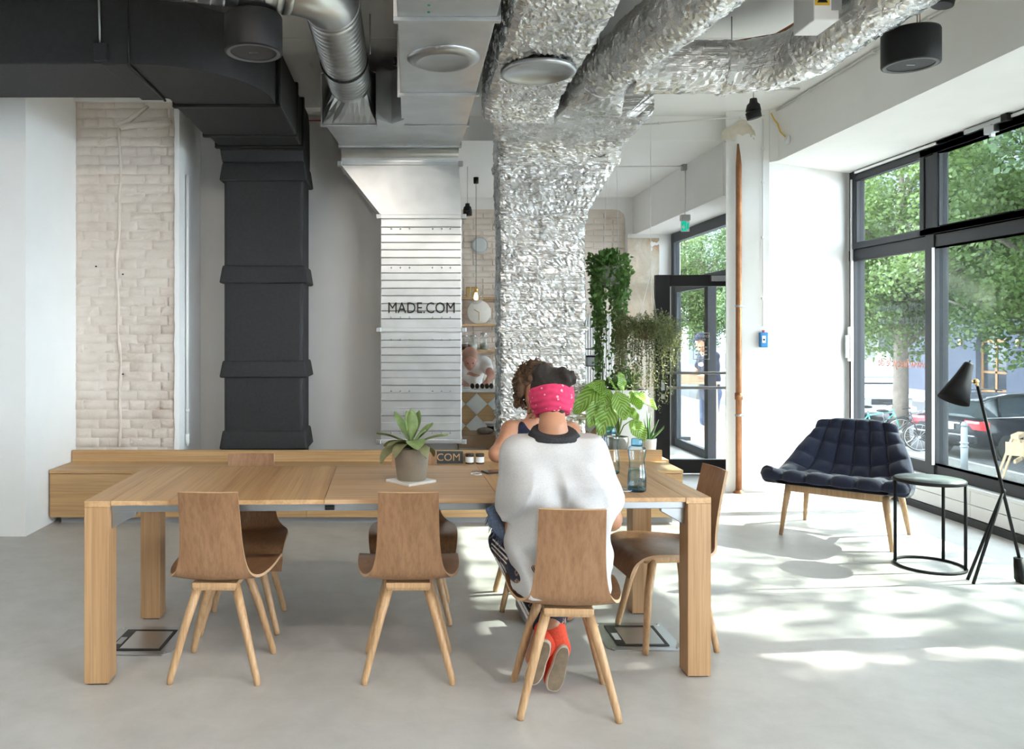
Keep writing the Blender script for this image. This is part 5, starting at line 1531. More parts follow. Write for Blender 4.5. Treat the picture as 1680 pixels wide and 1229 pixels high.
def hand(v, w, d, n, side, curl=.5, s=1.0, spread=.0):
    """w wrist, d pointing direction, n back-of-hand normal, side = +1 if the thumb lies on cross(d, n)"""
    d = Vector(d).normalized(); n = Vector(n).normalized(); x = d.cross(n).normalized() * side; n = x.cross(d) * side
    w = Vector(w)
    for i in range(4):
        off = x * (.027 - .018 * i) * s
        v.cone(w + off * .55 + d * .01 * s, w + off + d * .078 * s, .014 * s, .0125 * s, .012)
    Ls = (.040, .045, .042, .032)
    for i in range(4):
        off = x * (.029 - .0195 * i) * s * (1 + spread); p = w + off + d * .080 * s; a = 0.0
        for j, (f, r) in enumerate(((1.0, .0092), (.68, .0085), (.5, .0076))):
            a += curl * (.75 if j == 0 else 1.0); dd = (d * math.cos(a) - n * math.sin(a))
            q = p + dd * Ls[i] * f * s; v.cone(p, q, r * s, r * .92 * s, .004); p = q
    p = w + x * .022 * s + d * .022 * s
    for (f, ang, r) in ((.042, .55, .0115), (.032, .30, .0098), (.026, .15, .0088)):
        dd = (d * math.cos(ang) + x * math.sin(ang) - n * .35 * (1 + curl * .5)).normalized(); q = p + dd * f * s; v.cone(p, q, r * s, r * .93 * s, .006); p = q
def head(v, c, look, up=(0, 0, 1), s=1.0):
    """c centre of the skull, look = facing direction"""
    f = Vector(look).normalized(); u = Vector(up); r = f.cross(u).normalized(); u = r.cross(f); c = Vector(c)
    R = [[r.x, f.x, u.x], [r.y, f.y, u.y], [r.z, f.z, u.z]]
    P = lambda a, b, z: c + r * a * s + f * b * s + u * z * s
    v.ell(P(0, -.008, .022), (.074*s, .092*s, .088*s), R, .02)
    v.ell(P(0, .022, -.045), (.058*s, .062*s, .068*s), R, .03)
    v.ell(P(0, .058, -.088), (.026*s, .022*s, .020*s), R, .02)
    v.cone(P(0, .080, .005), P(0, .098, -.030), .009*s, .013*s, .012)
    for q in (-1, 1):
        v.ell(P(q*.028, .088, .012), (.017*s, .012*s, .011*s), R, .0, True)
        v.ell(P(q*.028, .075, .012), (.0135*s, .0135*s, .0125*s), R, .002)
        v.cone(P(q*.012, .084, .034), P(q*.048, .070, .034), .008*s, .007*s, .01)
        v.ell(P(q*.076, -.008, -.012), (.010*s, .019*s, .031*s), R, .006)
        v.ell(P(q*.038, .055, -.035), (.022*s, .018*s, .018*s), R, .02)
    v.cone(P(-.020, .080, -.060), P(.020, .080, -.060), .007*s, .007*s, .004)
    v.cone(P(-.016, .078, -.071), P(.016, .078, -.071), .0075*s, .0075*s, .003)
    return P
def add_face(par, P, skinlip, s=1.0):
    for q in (-1, 1):
        c = P(q*.028, .0835, .012); MB().sphere(c, .0072*s, 8, 6).build('eye', bpy.data.materials.get('eye_dark') or plain('eye_dark', (.02, .012, .01, 1), .2), par)
def limb(v, a, b, c, r, k=.03):
    v.cone(a, b, r[0], r[1], k); v.cone(b, c, r[1] * .98, r[2], k)
def body(v, J, fem=True, s=1.0):
    """torso, neck, arms and legs from joints"""
    pl, pr = Vector(J['hipL']), Vector(J['hipR']); sl, sr = Vector(J['shL']), Vector(J['shR']); nk = Vector(J['neck'])
    ch = (sl + sr) / 2; pe = (pl + pr) / 2
    v.cone(pl, pr, .098*s, .098*s, .04)
    x = (sr - sl).normalized(); up = (ch - pe)
    for q in (-1, 1):
        a = pe + x * q * .055 * s + up * .12; b = pe + up * .45 + x * q * .05 * s; c = pe + up * .78 + x * q * .07 * s
        v.cone(a, b, .095*s, .088*s, .05); v.cone(b, c, .088*s, .100*s, .05); v.cone(c, ch + x * q * .075 * s - up * .02, .098*s, .062*s, .04)
    v.cone(sl, sr, .052*s, .052*s, .04)
    v.cone(ch, nk, .065*s, .050*s, .04)
    hb = Vector(J['head']) - (Vector(J['head']) - nk) * .25
    v.cone(nk, hb, .050*s, .047*s, .02)
    limb(v, sl, J['elL'], J['wrL'], (.050*s, .040*s, .026*s)); limb(v, sr, J['elR'], J['wrR'], (.050*s, .040*s, .026*s))
    limb(v, pl, J['knL'], J['anL'], (.088*s, .057*s, .036*s), .04); limb(v, pr, J['knR'], J['anR'], (.088*s, .057*s, .036*s), .04)
def bounds(J, m=.2):
    P = np.array([list(p) for p in J.values()]); return P.min(0) - m, P.max(0) + m
def cloth(name, c1, c2, rough=.9, scale=120):
    m, nt, p = base_mat(name, c1, rough, 0, .25); v = coords(nt); f = nz(nt, v, scale, 3)
    nt.links.new(ramp(nt, f, [(.3, c1), (.7, c2)]), p.inputs['Base Color']); bump(nt, p, f, .15, .002)
    return m
skinA = skin_mat('skin_tan', (.36, .17, .09, 1), (.42, .20, .115, 1))
skinB = skin_mat('skin_warm', (.44, .21, .125, 1), (.52, .26, .16, 1))
hair_dk = noisy('hair_black', (.012, .009, .008, 1), (.035, .024, .018, 1), 160, .6, bs=.9, bd=.006)
hair_br = noisy('hair_brown', (.065, .032, .016, 1), (.16, .085, .042, 1), 120, .6, bs=.9, bd=.006)
# ------------------------------------------------------------------ woman in the white shirt, seen from behind
WO = Vector((.575, 3.10, 0))
wa = thing('person', 'person in a loose white T-shirt and pink headband seated with back to camera', 'person', WO)
def W(px, py, Y): return at(px, py, Y) - WO
J = dict(head=W(905, 650, 3.13), neck=W(907, 703, 3.06), shL=W(853, 745, 3.05), shR=W(964, 742, 3.05), elL=W(848, 868, 3.12), elR=W(1001, 852, 3.13),
         wrL=W(870, 800, 3.42), wrR=W(968, 798, 3.42), hipL=V3(-.085, -.02, .535), hipR=V3(.085, -.02, .535), knL=V3(-.16, .40, .52), knR=V3(.17, .40, .52),
         anL=W(893, 1028, 3.26), anR=W(907, 1024, 3.22))
J['wrL'] = V3(-.12, .36, .795); J['wrR'] = V3(.13, .36, .795)
lo, hi = bounds(J, .22); v = Vol(lo, hi, .0075)
body(v, J)
P = head(v, J['head'] + Vector((0, .02, .0)), (0.02, 1, -.38), s=.98)
hand(v, J['wrL'], (.55, .8, .05), (-.3, .1, 1), 1, .45); hand(v, J['wrR'], (-.55, .8, .05), (.3, .1, 1), -1, .45)
for an, toe in ((J['anL'], W(872, 1122, 3.24)), (J['anR'], W(912, 1130, 3.24))):
    v.cone(an, Vector(an) * .3 + Vector(toe) * .7 + Vector((0, .03, .02)), .034, .036, .02)
v.clip((0, -.135, .50), (0, -.975, -.224)) if False else None
link('body', v.mesh('body', skinA), wa)
add_face(wa, P, None)
# T-shirt: loose shell with folds
shirtm = cloth('white_jersey', (.44, .43, .42, 1), (.50, .49, .48, 1), .95, 200)
lo2 = np.minimum(np.array(J['hipL']), np.array(J['elL'])) - .2; hi2 = np.maximum(np.array(J['neck']), np.array(J['elR'])) + .2
lo2[2] = .40; t_ = Vol(lo2 - V3(.06, .1, 0), hi2 + V3(.06, .15, .02), .0065)
ch = (Vector(J['shL']) + Vector(J['shR'])) / 2; pe = Vector((0, -.02, .535)); up = ch - pe
for q, sh in ((-1, Vector(J['shL'])), (1, Vector(J['shR']))):
    x = Vector((q, 0, 0))
    t_.cone(pe + x*.075 - up*.12, pe + up*.40 + x*.072, .125, .112, .05); t_.cone(pe + up*.40 + x*.072, pe + up*.78 + x*.085, .112, .116, .05)
    t_.cone(pe + up*.78 + x*.085, sh * .75 + ch * .25 - Vector((0, 0, .015)), .116, .072, .06)
t_.cone(J['shL'], J['shR'], .066, .066, .05); t_.cone(ch, Vector(J['neck']) - Vector((0, 0, .02)), .088, .07, .05)
for q, sh, el in ((-1, Vector(J['shL']), Vector(J['elL'])), (1, Vector(J['shR']), Vector(J['elR']))):
    sv = Vol(t_.lo, t_.lo + (t_.n - 1.5) * t_.res, t_.res)
    e2 = sh.lerp(el, .95) + Vector((q*.012, 0, 0)); d = (el - sh).normalized()
    sv.cone(sh, e2, .066, .080, .05)
    sv.clip(sh.lerp(el, .80), (d + Vector((q*.25, 0, 0))).normalized())
    h = np.clip(.5 + .5 * (t_.D - sv.D) / .035, 0, 1); t_.D = t_.D * (1 - h) + sv.D * h - .035 * h * (1 - h)
t_.warp(lambda P: .008 * np.sin(P[..., 2] * 34 + P[..., 0] * 26 + 2.2 * np.sin(P[..., 0] * 19)) * np.clip((.98 - P[..., 2]) * 4, 0, 1) + .009 * np.sin(P[..., 0] * 46 + 3 * np.sin(P[..., 2] * 11)) * np.clip((.95 - P[..., 2]) * 3, 0, 1))
t_.warp(lambda P: -.010 * np.power(1 - np.abs(np.sin(7.5 * np.arctan2(P[..., 0] + .03, 1.16 - P[..., 2]) + .7 * np.sin(P[..., 2] * 13))), 3.0) * np.clip((.95 - P[..., 2]) * 7, 0, 1))
nkv = Vector(J['neck'])
t_.clip((0, nkv.y - .03, nkv.z - .026), (0, -.10, .995))
t_.clip((0, 0, .478), (0, .25, -.97)); t_.clip((0, -.145, .50), (0, -.975, -.224))
link('t_shirt', t_.mesh('t_shirt', shirtm), wa)
# dark strap showing above the collar
s_ = Vol(np.array(nkv) - .16, np.array(nkv) + .16, .005)
s_.cone(ch, nkv, .100, .077, .05); s_.cone(Vector(J['shL']).lerp(ch, .62), Vector(J['shR']).lerp(ch, .62), .074, .074, .05)
s_.clip((0, nkv.y, nkv.z - .002), (0, -.25, .97)); s_.clip((0, nkv.y, nkv.z - .045), (0, 0, -1))
link('undershirt', s_.mesh('undershirt', cloth('black_mesh_knit', (.012, .012, .014, 1), (.05, .05, .055, 1), .9, 350)), wa)
# hair with two buns, headband
hc = Vector(P(0, 0, 0))
h_ = Vol(np.array(hc) - .2, np.array(hc) + .22, .0055)
f = Vector((0.02, 1, -.38)).normalized(); r_ = f.cross(Vector((0, 0, 1))).normalized(); u_ = r_.cross(f)
R = [[r_.x, f.x, u_.x], [r_.y, f.y, u_.y], [r_.z, f.z, u_.z]]
h_.ell(P(0, -.020, .018), (.080, .092, .086), R, .02)
h_.ell(P(0, -.055, -.045), (.060, .045, .055), R, .03)
h_.ell(P(-.036, -.060, .072), (.044, .046, .040), R, .010); h_.ell(P(.036, -.055, .068), (.038, .042, .032), R, .010)
bun = W(929, 621, 3.08)
h_.ell(bun, (.034, .034, .034), None, .006)
rr = random.Random(2)
for k in range(26):
    a = Vector((rr.gauss(0, 1), rr.gauss(0, 1), rr.gauss(0, 1))).normalized() * .030; h_.ell(Vector(bun) + a, (.011, .011, .011), None, .004)
h_.cone(P(0, -.10, .06), P(0, -.02, .125), .012, .010, .0) if False else None
h_.ell(P(0, .075, -.045), (.085, .075, .085), R, 0, True)
h_.warp(lambda P_: .0022 * np.sin(P_[..., 0] * 190 + 2 * np.sin(P_[..., 2] * 60)))
link('hair', h_.mesh('hair', hair_dk), wa)
b_ = Vol(np.array(hc) - .2, np.array(hc) + .2, .005)
b_.ell(P(0, -.014, .0), (.088, .105, .12), R, 0)
sl_, PP = b_.sub(b_.lo, b_.lo + b_.n * b_.res)
tu = Vector((-.03, .32, .95)).normalized(); cc = W(905, 661, 3.13)
hh = (PP - np.array(cc, np.float32)) @ np.array(tu, np.float32)
b_.D = np.maximum(b_.D, np.abs(hh) - .050)
b_.warp(lambda P_: .0016 * np.sin(P_[..., 2] * 260 + 3 * np.sin(P_[..., 0] * 40)))
def bandana():
    m, nt, p = base_mat('pink_bandana', (.52, .03, .10, 1), .85)
    vo = nt.nodes.new('ShaderNodeTexVoronoi'); vo.feature = 'F1'; vo.inputs['Scale'].default_value = 42
    nt.links.new(coords(nt), vo.inputs['Vector'])
    c = ramp(nt, vo.outputs['Distance'], [(.16, (.72, .33, .38, 1)), (.24, (.50, .022, .085, 1)), (.9, (.58, .035, .12, 1))])
    nt.links.new(c, p.inputs['Base Color']); return m
link('headband', b_.mesh('headband', bandana()), wa)
# patterned leggings
def leggings():
    m, nt, p = base_mat('patterned_leggings', (.02, .02, .04, 1), .85)
    f = nz(nt, coords(nt), 22, 3, .6, 1.0)
    c = ramp(nt, f, [(.0, (.012, .014, .032, 1)), (.56, (.014, .016, .036, 1)), (.60, (.42, .26, .16, 1)), (.66, (.02, .02, .04, 1)), (.9, (.03, .03, .05, 1))])
    nt.links.new(c, p.inputs['Base Color']); return m
l_ = Vol(lo, hi, .008)
l_.cone(J['hipL'], J['hipR'], .108, .108, .04)
for hp, kn, an in ((J['hipL'], J['knL'], J['anL']), (J['hipR'], J['knR'], J['anR'])):
    a2 = Vector(kn).lerp(Vector(an), .93); l_.cone(hp, kn, .098, .068, .03); l_.cone(kn, a2, .067, .047, .02)
l_.clip((0, -.145, .50), (0, -.975, -.224))
l_.warp(lambda P_: .003 * np.sin(P_[..., 2] * 60 + P_[..., 0] * 40))
link('leggings', l_.mesh('leggings', leggings()), wa)
# white stripes down the outside of the left leg
sm = cloth('white_stripe', (.70, .70, .70, 1), (.78, .78, .78, 1))
hp, kn, an = Vector(J['hipL']), Vector(J['knL']), Vector(J['anL'])
for off in (-.018, 0, .018):
    pts = []
    for k in range(19):
        t = k / 18
        if t < .5: c = hp.lerp(kn, t*2); rr_ = .099 + (.069 - .099)*t*2; d = (kn - hp).normalized()
        else: c = kn.lerp(an, (t-.5)*2*.9); rr_ = .068 + (.048 - .068)*(t-.5)*2; d = (an - kn).normalized()
        outv = Vector((-1, -.25 if t > .5 else 0, .15 - .3*(t > .5))); outv = (outv - d*outv.dot(d)).normalized(); sd = d.cross(outv)
        pts.append(c + (outv * math.cos(off/rr_) + sd * math.sin(off/rr_)) * (rr_ - .001))
    MB().tube(pts[2:], .0042, 6).build('stripe', sm, wa)
# red canvas shoes with soles turned to the camera
redc = cloth('red_canvas', (.62, .06, .03, 1), (.75, .10, .05, 1)); sole_m = noisy('rubber_sole', (.17, .125, .08, 1), (.27, .20, .13, 1), 30, .9, bs=.5, bd=.003); rim_m = plain('sole_rim', (.55, .45, .36, 1), .8)
for k, (heel, toe, tw) in enumerate(((W(898, 1050, 3.16), W(869, 1121, 3.19), -.25), (W(926, 1058, 3.17), W(905, 1136, 3.20), .15))):
    heel, toe = Vector(heel), Vector(toe); toe.z = max(toe.z, .012); d = (toe - heel).normalized(); n = Vector((tw, -1, -.15)); n = (n - d*n.dot(d)).normalized(); x = d.cross(n)
    L = (toe - heel).length
    outl = []
    for i in range(28):
        a = 2*PI*i/28; c_, s2 = math.cos(a), math.sin(a)
        t = .5 - .5*c_; w = (.030 + .013*t - .010*math.sin(PI*t)*0) * abs(s2)**.62 * (1 if s2 > 0 else -1) * (1 - .18*math.exp(-((t-.45)/.16)**2))
        outl.append((t*L, w))
    fm = frame_mat(heel, d, x if d.cross(x).dot(n) > 0 else -x, n)
    so = MB().prism(outl if True else outl[::-1], -.008, .010, fm).build('shoe_sole', rim_m, wa, bevel=.004)
    inn = [((t - L/2)*.93 + L/2, w*.88) for t, w in outl]
    MB().prism(inn, .0085, .0125, fm).build('tread', sole_m, so)
    sv = Vol(np.array(heel.lerp(toe, .5)) - .2, np.array(heel.lerp(toe, .5)) + .2, .006)
    an = Vector(J['anL'] if k == 0 else J['anR'])
    sv.cone(heel + d*.03 - n*.03, toe - d*.035 - n*.022, .036, .034, .02); sv.cone(heel + d*.035 - n*.03, an.lerp(heel, .25) - n*.015, .040, .044, .02)
    sv.clip(heel - n*.004, n); sv.clip(an.lerp(heel, .05), (an - heel).normalized())
    link('shoe', sv.mesh('shoe', redc), wa)
# blue fringed scarf hanging over the left forearm
SO = Vector((at(828, 862, 3.16).x, 3.16, at(828, 862, 3.16).z))
sc_ = thing('fringed_scarf', 'blue-grey fringed scarf hanging from the lap of the white-shirt person', 'scarf', SO)
sp_ = [at(px, py, 3.16 + dy) - SO for px, py, dy in ((806, 838, .08), (812, 856, .05), (822, 872, .02), (838, 884, .0), (852, 884, .03))]
sv = Vol(np.array((-.12, -.1, -.12)), np.array((.12, .16, .12)), .005)
for a_, b_2 in zip(sp_, sp_[1:]): sv.cone(a_, b_2, .020, .020, .02)
sv.warp(lambda P_: .003 * np.sin(P_[..., 2] * 150 + P_[..., 0] * 120))
scm = cloth('blue_wool', (.07, .10, .16, 1), (.14, .18, .27, 1), .95, 150)
link('cloth', sv.mesh('cloth', scm), sc_)
fb = MB(); rr = random.Random(8)
for k in range(120):
    i = rr.randrange(len(sp_) - 1); p = Vector(sp_[i]).lerp(Vector(sp_[i+1]), rr.random()) + Vector((rr.uniform(-.015, .01), rr.uniform(-.015, .015), -.01))
    d = Vector((rr.uniform(-.6, .1), rr.uniform(-.3, .2), -1)).normalized(); L0 = rr.uniform(.02, .045)
    fb.tube([p, p + d*L0*.5 + Vector((rr.uniform(-.004, .004), 0, 0)), p + d*L0], [.0022, .0018, .0006], 4)
o = fb.build('fringe', scm, sc_); o['kind'] = 'stuff'
# ------------------------------------------------------------------ woman in the navy top, facing the camera
CO = Vector((.69, 4.46, 0))
wb = thing('person', 'person with curly brown hair in a navy sleeveless top across the table', 'person', CO)
def W(px, py, Y): return at(px, py, Y) - CO
J = dict(head=W(880, 638, 4.36), neck=W(878, 696, 4.42), shL=W(936, 708, 4.42), shR=W(838, 706, 4.42), elL=W(950, 765, 4.26), elR=W(815, 757, 4.22),
         wrL=V3(.04, -.34, .79), wrR=V3(-.02, -.36, .79), hipL=V3(.085, 0, .53), hipR=V3(-.085, 0, .53), knL=V3(.12, -.42, .51), knR=V3(-.12, -.42, .51), anL=V3(.10, -.30, .09), anR=V3(-.10, -.34, .09))
J['elR'].z = .80; J['elL'].z = .80
lo, hi = bounds(J, .2); v = Vol(lo, hi, .0085)
body(v, J, s=.95)
Ph = head(v, J['head'], (.05, -1, -.45), s=.96)
hand(v, J['wrL'], (-.55, -.8, 0), (.2, 0, 1), 1, .4); hand(v, J['wrR'], (.45, -.85, 0), (-.2, 0, 1), -1, .4)
for an in (J['anL'], J['anR']): v.cone(an, Vector(an) + Vector((0, -.16, -.055)), .036, .030, .02)
link('body', v.mesh('body', skinB), wb)
add_face(wb, Ph, None)
navy = cloth('navy_jersey', (.016, .020, .045, 1), (.026, .031, .062, 1))
t2 = Vol(lo, hi, .0075); ch = (Vector(J['shL']) + Vector(J['shR'])) / 2; pe = V3(0, 0, .53); up = np.array(ch) - pe
for q in (-1, 1):
    x = V3(q, 0, 0)
    t2.cone(pe + x*.06, pe + up*.45 + x*.052, .108, .100, .05); t2.cone(pe + up*.45 + x*.052, pe + up*.80 + x*.072, .100, .108, .05); t2.cone(pe + up*.8 + x*.07, np.array(ch) + x*.088 + V3(0, 0, -.012), .106, .070, .04)
sl_, PP = t2.sub(t2.lo, t2.lo + t2.n * t2.res); zc_ = float(ch.z)
scoop = np.sqrt(PP[..., 0]**2 * .9 + (PP[..., 2] - (zc_ + .055))**2) - .060
t2.D = np.maximum(t2.D, -np.where(PP[..., 1] < float(ch.y) + .02, scoop, np.sqrt(PP[..., 0]**2 + (PP[..., 2] - (zc_ + .07))**2) - .075))
for q in (-1, 1): t2.D = np.maximum(t2.D, -(np.sqrt((PP[..., 0] - q*.215)**2 + (PP[..., 2] - (zc_ - .02))**2) - .088))
t2.warp(lambda P_: .003 * np.sin(P_[..., 2] * 55 + P_[..., 0] * 30))
link('tank_top', t2.mesh('tank_top', navy), wb)
l2 = Vol(lo, hi, .010); l2.cone(J['hipL'], J['hipR'], .104, .104, .04)
for hp, kn, an in ((J['hipL'], J['knL'], J['anL']), (J['hipR'], J['knR'], J['anR'])): l2.cone(hp, kn, .094, .066, .03); l2.cone(kn, Vector(kn).lerp(Vector(an), .9), .065, .045, .02)
link('trousers', l2.mesh('trousers', cloth('dark_denim', (.02, .025, .045, 1), (.035, .04, .07, 1))), wb)
hc = Vector(Ph(0, 0, 0)); h2 = Vol(np.array(hc) - V3(.2, .2, .24), np.array(hc) + V3(.2, .2, .2), .006); rr = random.Random(4)
f = Vector((.05, -1, -.45)).normalized(); r_ = f.cross(Vector((0, 0, 1))).normalized(); u_ = r_.cross(f); R = [[r_.x, f.x, u_.x], [r_.y, f.y, u_.y], [r_.z, f.z, u_.z]]
h2.ell(Ph(0, -.03, .045), (.088, .092, .085), R, .02)
for k in range(150):
    a = Vector((rr.gauss(0, 1), rr.gauss(0, 1), rr.gauss(.25, .9))).normalized()
    if a.y < -.55 and a.z < .35: continue
    c = Vector(Ph(0, -.02, .02)) + Vector((a.x*.105, a.y*.105, a.z*.112)) * rr.uniform(.9, 1.08)
    h2.ell(c, (rr.uniform(.014, .022),)*3, None, .010)
for q in (-1, 1):
    for k in range(42):
        c = Vector(Ph(q*rr.uniform(.074, .110), rr.uniform(-.07, .010), rr.uniform(-.13, .05))); h2.ell(c, (rr.uniform(.010, .019),)*3, None, .008)
link('hair', h2.mesh('hair', hair_br), wb)
cb = MB()
for k in range(330):
    a = Vector((rr.gauss(0, 1), rr.gauss(0, 1), rr.gauss(.1, .9))).normalized()
    if a.y < -.25 and a.z < .45: continue
    c = Vector(Ph(0, -.02, .02)) + Vector((a.x*.112, a.y*.108, a.z*.118 if a.z > 0 else a.z*.15)) * rr.uniform(.92, 1.1)
    d = Vector((rr.gauss(0, .5), rr.gauss(0, .5), -1)).normalized(); e1_ = d.cross(Vector((1, .3, 0))).normalized(); e2_ = d.cross(e1_); R0 = rr.uniform(.006, .011); ph = rr.uniform(0, 6); L0 = rr.uniform(.03, .06)
    cb.tube([c + d*L0*(i/11 - .3) + (e1_*math.cos(ph + i*.95) + e2_*math.sin(ph + i*.95))*R0 for i in range(12)], [.0034]*11 + [.001], 5)
o = cb.build('curls', hair_br, wb); o['kind'] = 'stuff'
for an in (J['anL'], J['anR']):
    sv = Vol(np.array(an) - .22, np.array(an) + .2, .008); an = Vector(an)
    sv.cone(an + Vector((0, .02, -.045)), an + Vector((0, -.15, -.05)), .040, .038, .02); sv.cone(an, an + Vector((0, .01, -.04)), .042, .042, .02); sv.clip((0, 0, .004), (0, 0, -1))
    link('shoe', sv.mesh('shoe', cloth('grey_canvas', (.2, .2, .22, 1), (.3, .3, .32, 1)) if 'grey_canvas' not in bpy.data.materials else bpy.data.materials['grey_canvas']), wb)
# ------------------------------------------------------------------ standing figures
def standing(label, O, J, s, skin, shirt, trousers, hairm, look, res=.012, sleeve=.5, shorts=False, cap=None):
    w = thing('person', label, 'person', O)
    lo, hi = bounds(J, .22); v = Vol(lo, hi, res); body(v, J, s=s)
    Ph = head(v, J['head'], look, s=s)
    for wr, el, q in ((J['wrL'], J['elL'], 1), (J['wrR'], J['elR'], -1)):
        d = (Vector(wr) - Vector(el)).normalized(); hand(v, wr, d, (0, 0, 1), q, .35, s * 1.05)
    for an, tt in ((J['anL'], J['toeL']), (J['anR'], J['toeR'])): v.cone(an, tt, .040*s, .032*s, .02)
    link('body', v.mesh('body', skin), w)
    t = Vol(lo, hi, res); ch = (Vector(J['shL']) + Vector(J['shR'])) / 2; pe = (Vector(J['hipL']) + Vector(J['hipR'])) / 2; x = (Vector(J['shR']) - Vector(J['shL'])).normalized(); up = ch - pe
    for q in (-1, 1):
        t.cone(pe + x*q*.06*s - up*.06, pe + up*.45 + x*q*.058*s, .115*s, .106*s, .05); t.cone(pe + up*.45 + x*q*.058*s, pe + up*.85 + x*q*.08*s, .106*s, .108*s, .05)
    t.cone(J['shL'], J['shR'], .066*s, .066*s, .05)
    for sh, el in ((J['shL'], J['elL']), (J['shR'], J['elR'])): t.cone(sh, Vector(sh).lerp(Vector(el), sleeve), .064*s, .062*s, .04)
    t.warp(lambda P_: .004 * np.sin(P_[..., 2] * 40 + P_[..., 0] * 25))
    link('t_shirt', t.mesh('t_shirt', shirt), w)
    l = Vol(lo, hi, res); l.cone(J['hipL'], J['hipR'], .112*s, .112*s, .04)
    for hp, kn, an in ((J['hipL'], J['knL'], J['anL']), (J['hipR'], J['knR'], J['anR'])):
        if shorts: l.cone(hp, Vector(hp).lerp(Vector(kn), .92), .100*s, .086*s, .03)
        else: l.cone(hp, kn, .100*s, .070*s, .03); l.cone(kn, Vector(kn).lerp(Vector(an), .93), .070*s, .052*s, .02)
    link('shorts' if shorts else 'trousers', l.mesh('trousers', trousers), w)
    hc = np.array(J['head']); h = Vol(hc - .2, hc + .2, .008); f = Vector(look).normalized(); r_ = f.cross(Vector((0, 0, 1))).normalized(); u_ = r_.cross(f); R = [[r_.x, f.x, u_.x], [r_.y, f.y, u_.y], [r_.z, f.z, u_.z]]
    h.ell(Ph(0, -.022, .035), (.084*s, .094*s, .088*s), R, .02); h.ell(Ph(0, -.06, -.03), (.066*s, .045*s, .055*s), R, .03); h.ell(Ph(0, .08, -.03), (.09*s, .075*s, .075*s), R, 0, True)
    link('hair', h.mesh('hair', hairm), w)
    if cap is not None:
        c = Vol(hc - .2, hc + .22, .008); c.ell(Ph(0, -.005, .045), (.090*s, .100*s, .085*s), R, 0); c.clip(Ph(0, 0, .045), tuple(-u_)); c.cone(Ph(-.04, .10, .050), Ph(.04, .10, .050), .012, .012, .01); c.cone(Ph(-.03, .14, .045), Ph(.03, .14, .045), .008, .008, .03)
        link('cap', c.mesh('cap', cap), w)
    for an, tt in ((J['anL'], J['toeL']), (J['anR'], J['toeR'])):
        an, tt = Vector(an), Vector(tt); sv = Vol(np.minimum(an, tt) - .12, np.maximum(an, tt) + .12, .010)
        sv.cone(an + (an - tt) * .12 + Vector((0, 0, -.035)), tt, .042*s, .040*s, .02); sv.cone(an, an + Vector((0, 0, -.04)), .045*s, .045*s, .02); sv.clip((0, 0, .003), (0, 0, -1))
        link('shoe', sv.mesh('shoe', M['black']), w)
    add_face(w, Ph, None, s)
    return w
J = dict(head=V3(-.05, -.02, 1.62), neck=V3(-.01, .02, 1.49), shL=V3(.04, -.19, 1.42), shR=V3(.04, .19, 1.42), elL=V3(-.06, -.25, 1.17), elR=V3(-.06, .23, 1.17), wrL=V3(-.26, -.22, 1.13), wrR=V3(-.28, .12, 1.12),
         hipL=V3(.06, -.10, .93), hipR=V3(.06, .10, .93), knL=V3(.03, -.11, .50), knR=V3(.05, .11, .50), anL=V3(.08, -.11, .09), anR=V3(.08, .12, .09), toeL=V3(-.10, -.12, .045), toeR=V3(-.10, .13, .045))
q = at(1172, 600, 11.0)
standing('person in dark T-shirt, shorts and cap leaning on the table outside the glass door', Vector((q.x - .12, 11.0, -.30)), J, 1.05, skinB, cloth('dark_tee', (.010, .012, .02, 1), (.02, .022, .035, 1)), cloth('dark_shorts', (.03, .04, .07, 1), (.045, .055, .09, 1)), hair_dk, (-1, -.25, -.25), .012, .5, True, cloth('black_cap', (.008, .009, .014, 1), (.02, .03, .06, 1)))
# bending over behind the kitchen counter
J = dict(head=V3(-.10, -.33, 1.17), neck=V3(-.10, -.21, 1.15), shL=V3(.07, -.14, 1.12), shR=V3(-.27, -.14, 1.12), elL=V3(.12, -.36, 1.0), elR=V3(-.28, -.36, 1.0), wrL=V3(.06, -.52, .945), wrR=V3(-.20, -.52, .945),
         hipL=V3(-.01, .12, .88), hipR=V3(-.19, .12, .88), knL=V3(0, .08, .48), knR=V3(-.2, .08, .48), anL=V3(0, .12, .09), anR=V3(-.2, .12, .09), toeL=V3(0, -.06, .045), toeR=V3(-.2, -.06, .045))
q = at(772, 600, 8.45)
standing('person in a white shirt bending over behind the kitchen counter', Vector((q.x + .09, 8.72, 0)), J, .98, skin_mat('skin_pink', (.52, .27, .20, 1), (.58, .31, .24, 1)), cloth('white_tee', (.72, .72, .72, 1), (.78, .78, .78, 1)), cloth('grey_apron', (.2, .2, .21, 1), (.28, .28, .3, 1)), skin_mat('hair_shaved', (.40, .22, .16, 1), (.46, .26, .2, 1)), (0, -.75, -.65), .012)
# ================================================================== OUTSIDE
GZ = -1.4
def paving(name, c1, c2, scale, bs):
    return noisy(name, c1, c2, scale, .9, bs=bs, bd=.02)
struct(bxo('pavement', paving('pavement_stone', (.15, .14, .13, 1), (.20, .19, .175, 1), 1.5, .3), 4.5, 12.3, -40, 90, GZ - .3, GZ))
struct(bxo('street', paving('asphalt', (.05, .05, .052, 1), (.075, .075, .078, 1), 4, .3), 12.42, 22.0, -40, 90, GZ - .4, GZ - .10))
struct(bxo('kerb', paving('kerb_stone', (.24, .235, .23, 1), (.32, .31, .30, 1), 3, .2), 12.3, 12.42, -40, 90, GZ - .4, GZ + .01))
struct(bxo('pavement_opposite', paving('pavement_far', (.2, .19, .18, 1), (.26, .25, .23, 1), 1.5, .3), 22.0, 26.0, -40, 90, GZ - .3, GZ))
struct(bxo('ground_rear', paving('yard', (.30, .29, .27, 1), (.38, .37, .34, 1), 1.5, .3), -40, 4.5, -40, -5.4, GZ - .3, GZ))
